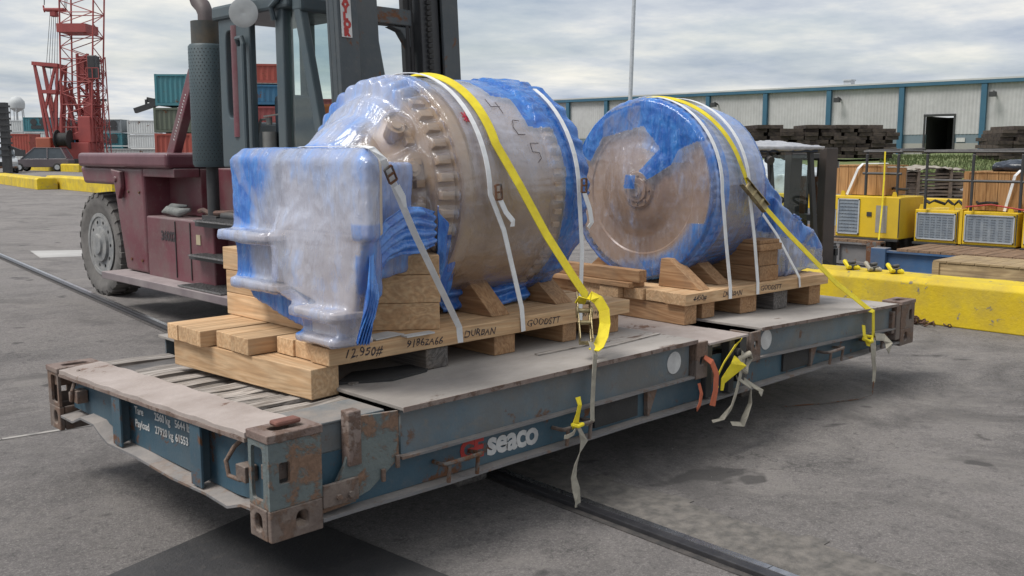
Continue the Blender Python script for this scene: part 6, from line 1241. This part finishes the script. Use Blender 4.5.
def corr(mb, u0, u1, z0, z1, y=0.0):
    n = int((u1-u0)/0.3); vs = []; fs = []
    for i in range(n*2+1): a = u0+(u1-u0)*i/(2*n); o_ = (0.035 if i % 2 else 0.0)*sgn; vs += [(a, y-o_, z0), (a, y-o_, z1)]
    fs = [(2*i, 2*i+2, 2*i+3, 2*i+1) for i in range(2*n)]; mb.add(vs, fs)
mb = MB(); corr(mb, -8, du0, 3.05, EV); corr(mb, du1, WLn+30, 3.05, EV); corr(mb, du0, du1, 4.55, EV)
mb.build('metal_wall', WALLM, wh)
mb = MB(); mb.box(-8, du0, *sorted((0, .3*sgn)), 0, 2.3); mb.box(du1, WLn+30, *sorted((0, .3*sgn)), 0, 2.3); mb.build('masonry_wall', MASON, wh)
mb = MB(); mb.box(-8, du0, *sorted((0.02*sgn, .3*sgn)), 2.301, 3.05); mb.box(du1, WLn+30, *sorted((0.02*sgn, .3*sgn)), 2.301, 3.05); mb.build('wall_band', BAND, wh)
mb = MB(); mb.box(du0, du1, *sorted((5*sgn, 5.2*sgn)), 0, 4.6); mb.box(du0-.1, du0, *sorted((.31*sgn, 5*sgn)), 0, 4.6); mb.box(du1, du1+.1, *sorted((.31*sgn, 5*sgn)), 0, 4.6); mb.build('dark_interior', BLACK, wh)
mb = MB(); mb.box(du0-.15, du0, *sorted((-.1*sgn, -.02*sgn)), 1.2, 4.7); mb.box(du1, du1+.15, *sorted((-.1*sgn, -.02*sgn)), 1.2, 4.7); mb.box(du0-.15, du1+.15, *sorted((-.14*sgn, -.06*sgn)), 4.56, 4.75); mb.build('door_frame', DARK, wh)
for pxx in (1068, 981.5, 900, 828, 765, 708, 655, 607, 569, 530):
    u = u_at(pxx); mb = MB(); mb.box(u-.22, u+.22, *sorted((-.35*sgn, -.06*sgn)), 0, EV-.02); mb.build('column', BLUEC, wh)
mb = MB(); mb.box(-9, WLn+31, *sorted((-.4*sgn, .3*sgn)), EV, EV+.28); mb.build('eaves_trim', BLUEC, wh)
mb = MB(); mb.prism([(-.42*sgn, EV+.281), (-.42*sgn, EV+.42), (22*sgn, EV+1.0), (22*sgn, EV+.5)], 0, -9, WLn+31); mb.build('roof', mat('pale_roof', (0.50, 0.51, 0.51), None, 0.3, 0.5), wh)
mb = MB(); u = u_at(839); mb.box(u-.35, u+.35, *sorted((1*sgn, 1.8*sgn)), EV+.3, EV+.85); mb.box(u-.42, u+.42, *sorted((.9*sgn, 1.9*sgn)), EV+.86, EV+.98); mb.build('roof_vent', GFR, wh)
mb = MB(); u = u_at(960); mb.box(u-.35, u+.35, *sorted((-.05*sgn, -.01*sgn)), 2.4, 2.75); mb.build('wall_sign', WHITEP, wh)
for pxx in (712, 833, 985):
    u = u_at(pxx)-.6; mb = MB(); mb.bar((u, -.1*sgn, EV-.9), (u, -.8*sgn, EV-.7), .12); mb.box(u-.25, u+.25, *sorted((-1.1*sgn, -.7*sgn)), EV-1.15, EV-.75); mb.build('flood_lamp', DARK, wh)
# grassy bank
GR = mat('grass_green', (0.10, 0.15, 0.045), (0.16, 0.17, 0.07), 0.8, 0.95, bump=0.8, bsc=12)
mb = MB(); n = 60; vs = []; fs = []
for i in range(n+1):
    pxx = 560+ (1250-560)*i/n
    for j, (D, z) in enumerate(((43.5, 0.0), (44.5, 0.85), (50, 1.2), (60, 1.38), (72, 1.42), (126, 1.42))):
        q = Vector(far(pxx, D)); vs.append((q.x, q.y, z*(1+0.12*noise.noise(q*0.3)) + (0.0 if j else -0.05)))
fs = [(i*6+j, i*6+j+1, (i+1)*6+j+1, (i+1)*6+j) for i in range(n) for j in range(5)]
mb.add(vs, fs); o = mb.build('grass_bank', GR, None, smooth=True); tag(o, 'low green grass bank in front of the warehouse', 'grass bank', kind='structure')
mb = MB(); rq = random.Random(4)
for i in range(3500):
    D = rq.uniform(41, 58); pxx = rq.uniform(880, 1060); q = Vector(far(pxx, D)); z = 0.75+(D-42)/8*0.45 if D < 50 else 1.2+(D-50)*0.018
    h_ = rq.uniform(.05, .22); mb.add([(q.x-.05, q.y, z), (q.x+.05, q.y, z), (q.x+rq.uniform(-.1, .1), q.y, z+h_)], [(0, 1, 2)])
o = mb.build('grass', GR); tag(o, 'tufts of grass on the bank before the doorway', 'grass', kind='stuff')
# mat stacks in front of the warehouse
MATM = wood('mat_timber', (0.085, 0.068, 0.058), (0.045, 0.037, 0.034), 0, grime=0.2, rnd=0.7)
ORD = ['first', 'second', 'third', 'fourth', 'fifth', 'sixth', 'seventh', 'eighth', 'ninth', 'tenth', 'eleventh', 'twelfth', 'thirteenth', 'fourteenth']
def mats(x0, x1, D, zb, ztop, rows, nst, grp, lab):
    proto = None; A = Vector(far(x0, D)); B = Vector(far(x1, D)); w_ = (B-A).length/nst; h_ = (ztop-zb)/rows
    for i in range(nst):
        rws = rows + rq.choice((-1, 0, 0, 0))
        for j in range(rws):
            if proto is None:
                mb = MB(); 
                for k in range(4): mb.box(-w_*.49, w_*.49, -1.2+k*.6, -1.2+k*.6+.57, 0.0, h_*.965)
                proto = mb.build('timber_mat', MATM); o = proto; tag(o, lab, 'timber mat', grp)
            else: o = proto.copy(); COL.objects.link(o)
            o['label'] = 'dark timber mat, %s from the bottom of the %s stack %s' % (ORD[j], ORD[i], lab)
            q = A.lerp(B, (i+.5)/nst); o.location = (q.x+rq.uniform(-.16, .16), q.y+rq.uniform(-.16, .16), zb+j*h_); o.rotation_euler = (0, rq.uniform(-.014, .014), radians(FACE+rq.uniform(-4, 4)))
mats(722, 886, 50, 1.25, 2.90, 9, 13, 'dark timber mats left of the doorway', 'left of the doorway')
mats(988, 1058, 50, 1.2, 2.85, 9, 5, 'dark timber mats right of the doorway', 'right of the doorway')

# ------------------------------------------------------------------ CONTAINERS
def cmat(nm, c): return mat(nm, c, tuple(v*.85 for v in c), 0.5, 0.6, rust=0.08, rsc=1.5, grime=0.1)
def container(label, loc, rz, L, Wd, H, m, group='stacked containers', reefer=False, text_=None):
    t_ = thing('shipping_container', label, 'container', loc, rz, group); mb = MB()
    for y in (-Wd/2+.03, Wd/2-.03):
        n = int(L/0.28); vs = []; fs = []
        for i in range(2*n+1): o_ = 0.04 if (i//1) % 2 else 0; a = -L/2+.1+(L-.2)*i/(2*n); vs += [(a, y+(o_ if y < 0 else -o_), .15), (a, y+(o_ if y < 0 else -o_), H-.1)]
        fs = [(2*i, 2*i+2, 2*i+3, 2*i+1) for i in range(2*n)]; mb.add(vs, fs)
    for x in (-L/2+.03, L/2-.06): mb.box(x, x+.03, -Wd/2+.08, Wd/2-.08, .15, H-.1)
    mb.box(-L/2+.05, L/2-.05, -Wd/2+.05, Wd/2-.05, H-.06, H-.03); mb.build('body', m, t_)
    mb = MB()
    for sx in (-1, 1):
        for sy in (-1, 1): mb.box(*sorted((sx*L/2, sx*(L/2-.12))), *sorted((sy*Wd/2, sy*(Wd/2-.12))), 0, H)
        mb.box(*sorted((sx*L/2, sx*(L/2-.08))), -Wd/2+.12, Wd/2-.12, 0.01, .14); mb.box(*sorted((sx*L/2, sx*(L/2-.08))), -Wd/2+.12, Wd/2-.12, H-.12, H-.01)
    for sy in (-1, 1): mb.box(-L/2+.12, L/2-.12, *sorted((sy*Wd/2, sy*(Wd/2-.06))), .01, .14); mb.box(-L/2+.12, L/2-.12, *sorted((sy*Wd/2, sy*(Wd/2-.06))), H-.11, H-.01)
    mb.build('frame', m, t_)
    if reefer:
        mb = MB(); mb.lathe([(0, .0), (0, .38), (-.05, .4), (-.05, 0)], (-.55, -Wd/2-.01, H*.66), 1, 20); mb.lathe([(0, .0), (0, .38), (-.05, .4), (-.05, 0)], (.55, -Wd/2-.01, H*.66), 1, 20); mb.box(-.9, .9, -Wd/2-.05, -Wd/2, .3, H*.42); mb.build('cooling_fan', DARK, t_)
    if text_: text('container_lettering', text_, H*.34, (-L/2+.5, -Wd/2-.03, H*.36), (1, 0, 0), (0, 0, 1), WHITEP, t_, bold=.02)
    return t_
WHC = cmat('container_white', (0.58, 0.60, 0.60)); TEC = cmat('container_teal', (0.05, 0.20, 0.24)); GYC = cmat('container_grey', (0.24, 0.27, 0.29)); RDC = cmat('container_red', (0.35, 0.07, 0.05)); BLC = cmat('container_blue', (0.03, 0.14, 0.26)); RD2 = cmat('container_rust', (0.28, 0.06, 0.06))
Dc = 105; P_ = lambda y: Zf(y, Dc)
def cblock(x0, x1, y0, y1, D, m, label, reefer=False, rz=0, text_=None, Wd=2.4):
    L = (x1-x0)/FPX*D; H = (y1-y0)/FPX*D; c = Vector(far((x0+x1)/2, D+Wd/2)); return container(label, (c.x, c.y, Zf(y1, D)), FACE+rz, L, Wd, H-.02, m, reefer=reefer, text_=text_)
D = 110
cblock(102, 127, 120, 133, D, GYC, 'grey refrigerated container on top of the stack beside the crane', True)
cblock(102, 127, 133.2, 146, D, TEC, 'teal refrigerated container in the middle row beside the crane', True)
cblock(102, 127, 146.2, 164, D, TEC, 'teal container at the foot of the stack beside the crane', False)
cblock(132.5, 160, 121, 134.5, D, WHC, 'white container, upper one of the pair right of the teal stack')
cblock(132.5, 160, 134.8, 148.5, D, WHC, 'white container, second in the pair right of the teal stack')
cblock(131, 160, 148.8, 164, D, WHC, 'white container at the foot of the white stack')
cblock(110, 165, 148.5, 163, 92, cmat('container_pale', (0.48, 0.50, 0.50)), 'long low pale container just above the maroon counterweight')
cblock(30, 60, 118, 132, 118, TEC, 'teal container seen through the crane gantry', True)
cblock(62, 99, 120, 134, 118, GYC, 'grey container seen through the lattice boom', True)
cblock(62, 99, 134.2, 150, 118, BLC, 'blue container below the grey one behind the lattice boom', True)
cblock(30, 60, 132.3, 160, 118, WHC, 'white container behind the red crane cab')
cblock(10, 29, 121, 133, 122, WHC, 'white container, upper one at the far left')
cblock(10, 29, 133.2, 160, 122, WHC, 'white container below another at the far left')
cblock(15, 36, 134, 156, 100, RDC, 'red container left of the crane body')
# stack seen behind the large forklift
cblock(165.5, 198, 76, 107, 52, TEC, 'teal container on top of the stack behind the large forklift')
for (y0, y1, m, lab) in ((108.5, 133, cmat('container_green', (0.10, 0.12, 0.09)), 'dark green container under the teal one'), (133.5, 160, RDC, 'red container at the foot of the stack under the dark green one')): cblock(163, 200, y0, y1, 52, m, lab)
cblock(214, 232, 103, 128, 55, RD2, 'rust red container in the slot of the cab post'); cblock(214, 232, 78, 102, 55, BLC, 'blue container above the rust red one in the cab slot')
for i, (y0, y1, m, lab, tx) in enumerate(((66, 85, RDC, 'red container topping the stack seen through the cab', None), (86, 106, BLC, 'blue container in the stack seen through the cab', None), (107, 126, RD2, 'faded red container in the stack seen through the cab', None), (127, 160, BLC, 'blue container at the foot of the stack seen through the cab', None))):
    cblock(238, 286, y0, y1, 50, m, lab, text_=tx, rz=8)
cblock(296, 420, 100, 160, 70, RD2, 'long rust container seen behind the forklift mast')
# water tower
D = 240; c = far(20, D); wt = thing('water_tower', 'pale water tower on legs far left', 'water tower', c, FACE); PALE = mat('hazy_white', (0.50, 0.52, 0.53), None, .1, 0.7)
mb = MB(); zt_ = Zf(99, D); zm = Zf(112, D); mb.lathe([(zt_+.3, 0.05), (zt_, 1.0), (zt_-.9, 1.75), (zt_-1.6, 1.85), (zm+.6, 1.7), (zm, 0.8), (zm-.3, .3)], (0, 0, 0), 2, 24); mb.build('tank', PALE, wt, smooth=True)
mb = MB(); mb.cyl((0, 0, 0), (0, 0, zm), .18, n=8)
for k in range(5): a = 2*pi*k/5; mb.cyl((2.1*cos(a), 2.1*sin(a), 0), (1.5*cos(a), 1.5*sin(a), zm+.6), .12, n=6)
mb.build('legs', PALE, wt)
# dark column at far left (stacked mast)
c = far(6.5, 62); t_ = thing('yard_column', 'dark narrow steel mast at the far left behind the pale vehicle', 'column', c, FACE); mb = MB()
mb.box(-.22, .22, -.2, .2, 0, Zf(104, 62)); 
for k in range(9): mb.box(-.30, .30, -.26, .26, 1.3+k*.38, 1.42+k*.38)
mb.build('mast', DARK, t_)
mb = MB(); mb.bar((.2, 0, 1.9), (1.0, 0, 1.6), .15); mb.box(.6, 1.1, -.2, .2, 1.3, 1.7); mb.build('bracket', DARK, t_)
# yard lamp posts
for (x, y, D, r_, lab) in ((627.5, 0, 46, .07, 'tall grey lamp pole rising behind the second wrapped drum'), (106.5, 103, 130, .06, 'thin lamp post right of the red crane')):
    c = far(x, D); t_ = thing('lamp_post', lab, 'lamp post', c, FACE); zt_ = Zf(y, D)+(4 if y == 0 else 0); mb = MB(); mb.cyl((0, 0, 0), (0.28 if y == 0 else 0, 0, zt_), r_*1.5, r_*1.2, n=10); mb.build('pole', GFR if y == 0 else DARK, t_, smooth=True)
    mb = MB(); mb.box(-.4, .4, -.3, .1, zt_, zt_+.35); mb.build('lamp_head', DARK, t_, bevel=.03)
# reach stacker spreader behind the containers
c = far(152, 60); t_ = thing('reach_stacker', 'dark spreader boom of a container handler beside the teal container', 'container handler', c, FACE); zz_ = lambda y: Zf(y, 60)
mb = MB(); mb.bar((-.9, 0, zz_(112)), (.8, 0, zz_(103)), .35, .3); mb.bar((-.2, .2, zz_(101)), (1.0, .2, zz_(105)), .3, .3); mb.bar((-.2, 0, zz_(101)), (-.2, 0, zz_(108)), .12); mb.bar((.3, 0, zz_(100)), (.3, 0, zz_(110)), .1); mb.build('spreader', DARK, t_)
mb = MB(); mb.box(.8, 2.0, .3, 2.5, 0, zz_(104)-0.4); mb.bar((1.3, .5, zz_(85)), (1.4, .5, 1), .25); mb.build('body', mat('dark_olive', (0.03, 0.035, 0.03), None, 1, 0.6), t_)

# ------------------------------------------------------------------ RED CRAWLER CRANE
D = 85; s_ = D/FPX; c = far(87, D); cr_ = thing('crawler_crane', 'red lattice boom crawler crane behind the parked cars', 'crane', c, FACE)
def cx(x): return (x-80)*s_
def cz(y): return 1.575-(y-152)*s_
def lattice(p, x0a, x1a, ya, x0b, x1b, yb, n, dep, r=.05, name='boom', ext=0):
    mb = MB(); L0 = Vector((cx(x0a), -dep/2, cz(ya))); L1 = Vector((cx(x0b), -dep/2, cz(yb))); R0 = Vector((cx(x1a), -dep/2, cz(ya))); R1 = Vector((cx(x1b), -dep/2, cz(yb))); o_ = Vector((0, dep, 0))
    for a, b in ((L0, L1), (R0, R1), (L0+o_, L1+o_), (R0+o_, R1+o_)): mb.cyl(a, b, r*1.5, n=6)
    for i in range(n):
        t0, t1 = i/n, (i+1)/n
        for (A0, A1, B0, B1) in ((L0, L1, R0, R1), (L0+o_, L1+o_, R0+o_, R1+o_), (L0, L1, L0+o_, L1+o_), (R0, R1, R0+o_, R1+o_)):
            mb.cyl(A0.lerp(A1, t0 if i % 2 else t1), B0.lerp(B1, t1 if i % 2 else t0), r*.8, n=5)
            if i % 2 == 0: mb.cyl(A0.lerp(A1, t0), B0.lerp(B1, t0), r*.8, n=5)
    return mb.build(name, REDC, p)
lattice(cr_, 61, 90, 150, 72, 107, -90, 22, 2.2)
lattice(cr_, 92, 102, 158, 91, 101, 60, 12, 0.9, .035, 'back_mast'); lattice(cr_, 79, 91, 118, 80, 90, 58, 6, 1.6, .09, 'house_tower')
mb = MB(); mb.box(cx(80), cx(86), -.8, .8, cz(85), cz(60)); mb.box(cx(83), cx(90), -.8, .8, cz(117), cz(100)); mb.build('tower_panel', REDC, cr_)
mb = MB(); mb.box(cx(64), cx(92), -1.3, 1.3, cz(38), cz(30)); mb.box(cx(60), cx(90), -1.2, 1.2, cz(140), cz(134)); mb.build('boom_brace', REDC, cr_)
mb = MB()
for dy in (-.8, .8):
    for a, b in (((38, 68), (47, 150)), ((58, 70), (45, 112)), ((60, 70), (54, 140)), ((38, 68), (52, 148)), ((65, 88), (56, 150)), ((62, 85), (80, 150))): mb.bar((cx(a[0]), dy, cz(a[1])), (cx(b[0]), dy*.9, cz(b[1])), .19, .19)
    mb.bar((cx(36), dy, cz(67)), (cx(61), dy, cz(69)), .3); mb.bar((cx(44), dy, cz(94)), (cx(58), dy, cz(94)), .3)
mb.bar((cx(37), -.8, cz(67)), (cx(37), .8, cz(67)), .25); mb.bar((cx(60), -.8, cz(69)), (cx(60), .8, cz(69)), .25); mb.build('gantry', REDC, cr_)
mb = MB(); mb.box(cx(46), cx(56), -.6, .6, cz(71), cz(67)-.0); mb.build('sheave_block', DARK, cr_, bevel=.1)
mb = MB(); mb.box(cx(47), cx(67), -.35, .35, cz(17), cz(14)); mb.box(cx(53), cx(59), -.3, .3, cz(22), cz(16.8)); mb.bar((cx(47), 0, cz(18)), (cx(46), 0, cz(11)), .15); mb.build('pulley_block', REDC, cr_, bevel=.08)
mb = MB()
for k in range(5): mb.cyl((cx(53+k*1.3), -.2+.1*k, cz(21)), (cx(47+k*1.8), -.3+.15*k, cz(68)), .022, n=4)
for k in range(3): mb.cyl((cx(66), .2*k, cz(14)), (cx(78+k), .2*k, cz(-60)), .022, n=4)
mb.cyl((cx(47), 0, cz(11)), (cx(51), 0, cz(-40)), .04, n=4)
for k in range(3): mb.cyl((cx(49+k*3), .1*k, cz(71)), (cx(50+k*3), .1*k, cz(145)), .02, n=4)
mb.build('hoist_rope', DARK, cr_)
mb = MB(); mb.box(cx(56), cx(90), -1.6, 1.6, cz(160), cz(143)); mb.box(cx(79), cx(91), -1.3, 1.3, cz(143)+.01, cz(118)); mb.build('machinery_house', REDC, cr_, bevel=.05)
mb = MB(); mb.box(cx(36), cx(51), -1.2, 1.2, cz(157), cz(138)); mb.build('front_house', mat('crane_orange', (0.30, 0.09, 0.05), (0.36, 0.10, 0.06), .8, .6), cr_, bevel=.1)
mb = MB(); mb.box(cx(92), cx(99.5), -1.4, -.3, cz(82), cz(60)); mb.build('operator_cab', DARK, cr_, bevel=.08)
mb = MB(); mb.box(cx(90), cx(103), -1.5, -1.46, cz(82.5), cz(81.5))
for x in (91, 97, 103): mb.bar((cx(x), -1.5, cz(82)), (cx(x), -1.5, cz(72)), .06)
mb.bar((cx(91), -1.5, cz(72)), (cx(103), -1.5, cz(72)), .06); mb.build('cab_platform', REDC, cr_)
mb = MB(); mb.cyl((cx(60), -1.7, cz(140)), (cx(72), -1.7, cz(140)), .55, n=16); mb.cyl((cx(60), -1.7, cz(140)), (cx(61), -1.7, cz(140)), .8, n=16); mb.cyl((cx(72), -1.7, cz(140)), (cx(73), -1.7, cz(140)), .8, n=16); mb.build('winch_drum', BLACK, cr_, smooth=True)
mb = MB()
for dy in (-2.2, 1.4): mb.prism([(cx(46), .1), (cx(44), .5), (cx(47), 1.0), (cx(101), 1.0), (cx(104), .5), (cx(101), .1)], 1, dy, dy+.8)
mb.build('crawler_track', BLACK, cr_, bevel=.05)
mb = MB()
for (a, b) in (((56, 150), (60, 90)), ((72, 150), (64, 90)), ((80, 118), (66, 98)), ((70, 112), (80, 112)), ((68, 128), (80, 122))): mb.bar((cx(a[0]), 0, cz(a[1])), (cx(b[0]), 0, cz(b[1])), .22)
mb.build('boom_stay', REDC, cr_)

# ------------------------------------------------------------------ PARKED VEHICLES
def car(label, x, D, rz, L, H, m, kind='suv'):
    p = far(x, D); t_ = thing('parked_car', label, 'car', p, FACE+rz, 'parked vehicles'); w_ = .9
    if kind == 'van': body = [(-L/2, .35), (-L/2, .95), (-L/2+.15, 1.05), (L/2-.9, 1.02), (L/2-.1, .85), (L/2, .6), (L/2, .35)]; cab = [(-L/2+.12, 1.04), (-L/2+.55, H), (L/2-2.0, H), (L/2-1.0, 1.0)]
    else: body = [(-L/2, .4), (-L/2, 1.1), (L/2-1.5, 1.15), (L/2-.2, 1.05), (L/2, .85), (L/2, .4)]; cab = [(-L/2+.1, 1.1), (-L/2+.3, H), (L/2-2.1, H), (L/2-1.45, 1.12)]
    mb = MB(); mb.prism(body, 1, -w_, w_); mb.build('body', m, t_, bevel=.06, seg=3)
    mb = MB(); n = len(cab); ins = .16
    lo = [(cab[0][0], -w_+.03, cab[0][1]), (cab[3][0], -w_+.03, cab[3][1]), (cab[3][0], w_-.03, cab[3][1]), (cab[0][0], w_-.03, cab[0][1])]; hi = [(cab[1][0], -w_+ins, H-.06), (cab[2][0], -w_+ins, H-.06), (cab[2][0], w_-ins, H-.06), (cab[1][0], w_-ins, H-.06)]
    mb.add(lo+hi, [(0,3,2,1),(4,5,6,7),(0,1,5,4),(1,2,6,5),(2,3,7,6),(3,0,4,7)]); mb.build('windows', CARGLASS, t_, bevel=.03)
    mb = MB(); mb.box(cab[1][0]-.05, cab[2][0]+.05, -w_+ins-.03, w_-ins+.03, H-.065, H)
    for i in range(2):
        for sy in (-1, 1): mb.bar(Vector(lo[i])*Vector((1, 0, 0)).x if False else (lo[i][0], sy*(w_-.02), lo[i][2]), (hi[i][0], sy*(w_-ins+.01), hi[i][2]), .08)
    for sy in (-1, 1): xm = (cab[1][0]+cab[2][0])/2; mb.bar((xm, sy*(w_-.02), 1.05), (xm, sy*(w_-ins+.01), H-.03), .09)
    mb.build('roof', m, t_, bevel=.02)
    for xx in (-L/2+.85, L/2-.85):
        for sy in (-1, 1):
            mb = MB(); mb.lathe([(-.11, 0), (-.11, .28), (-.08, .34), (.08, .34), (.11, .28), (.11, 0)], (xx, sy*(w_-.08), .34), 1, 20); wv = mb.build('wheel', BLACK, t_, smooth=True)
            mb = MB(); mb.lathe([(-.12, 0), (-.12, .2), (.12, .2), (.12, 0)], (xx, sy*(w_-.08), .34), 1, 14); mb.build('rim', GFR, wv)
    for sy in (-1, 1):
        mb = MB(); mb.box(L/2-.06, L/2+.01, sy*.62-.18, sy*.62+.18, .68, .88); mb.build('headlight', WHITEP, t_, bevel=.02)
    mb = MB(); mb.box(L/2-.03, L/2+.008, -.4, .4, .5, .85); mb.build('grille', BLACK, t_); mb = MB(); mb.box(L/2-.1, L/2+.06, -.85, .85, .38, .52); mb.build('bumper', GRIMY, t_, bevel=.02)
car('silver grey pickup style vehicle at the far left edge facing right', 2, 74, -60, 4.9, 1.95, mat('silver_car', (0.42, 0.44, 0.46), (0.36, 0.38, 0.4), .6, .3, coat=.5), 'suv')
car('dark maroon grey van parked broadside in front of the crane', 41, 80, -172, 4.6, 1.92, mat('dark_car', (0.15, 0.13, 0.14), (0.12, 0.10, 0.11), .6, .3, coat=.6), 'van')

# the yard items above are enlarged about the camera position, view unchanged, to stand on the asphalt 0.30 m below the rack
K = 1.19; T = Vector((0.369, 0.640, -0.2993))  # offset T puts the centre of scaling at the camera
for o in YARD + [o for o in COL.objects if o not in YARD1]:
    if o.parent is None: o.location = o.location*K + T; o.scale = o.scale*K
# dark timber bearers that carry the rack
br = thing('bearer_stack', 'dark timber bearers under the middle of the flat rack', 'bearers', (3.0, 1.2, GZ))
for x_ in (1.55, 4.45): mb = MB(); mb.box(x_, x_+.22, 0.62, 1.85, GZ, -0.14); mb.box(x_+.02, x_+.20, 0.62, 1.85, -0.139, 0.018); mb.build('bearer', WOLD, br, bevel=.006)
mb = MB(); mb.box(0.4, 5.7, 0.9, 1.05, 0.02, 0.29); mb.box(0.4, 5.7, 1.4, 1.55, 0.02, 0.29); mb.build('floor_beam', STEELD, rack)

def split_islands(o):
    """one part per separate piece: same name, parent, material and modifiers"""
    bm = bmesh.new(); bm.from_mesh(o.data); bm.verts.ensure_lookup_table(); seen = set(); isl = []
    for v in bm.verts:
        if v.index in seen: continue
        st = [v]; comp = []; seen.add(v.index)
        while st:
            a = st.pop(); comp.append(a.index)
            for e_ in a.link_edges:
                b_ = e_.other_vert(a)
                if b_.index not in seen: seen.add(b_.index); st.append(b_)
        isl.append(comp)
    bm.free()
    if len(isl) < 2: return
    me = o.data; polys = [tuple(p.vertices) for p in me.polygons]; base = o.name.split('.')[0]; first = True
    for comp in isl:
        idx = {a: i for i, a in enumerate(comp)}; m2_ = bpy.data.meshes.new(base); m2_.from_pydata([me.vertices[a].co.copy() for a in comp], [], [tuple(idx[a] for a in p) for p in polys if p[0] in idx]); m2_.materials.append(me.materials[0])
        if first: o.data = m2_; first = False; src = o
        else: c = src.copy(); c.data = m2_; COL.objects.link(c)
for nm in ('roof_post', 'mast_cross_member', 'batten', 'stiffener', 'boom_brace', 'hinge_bracket', 'bracket_rib', 'cab_panel', 'work_lamp', 'cab_post', 'front_pillar', 'deck_splinter', 'step', 'tower_panel', 'band', 'crawler_track', 'bearer', 'cab_window', 'step_bracket', 'upright', 'hand_rail', 'gantry', 'hub_bolts', 'boom_stay'):
    for o in [o for o in COL.objects if o.name.split('.')[0] == nm and o.type == 'MESH']:
        if nm == 'step': continue
        split_islands(o)
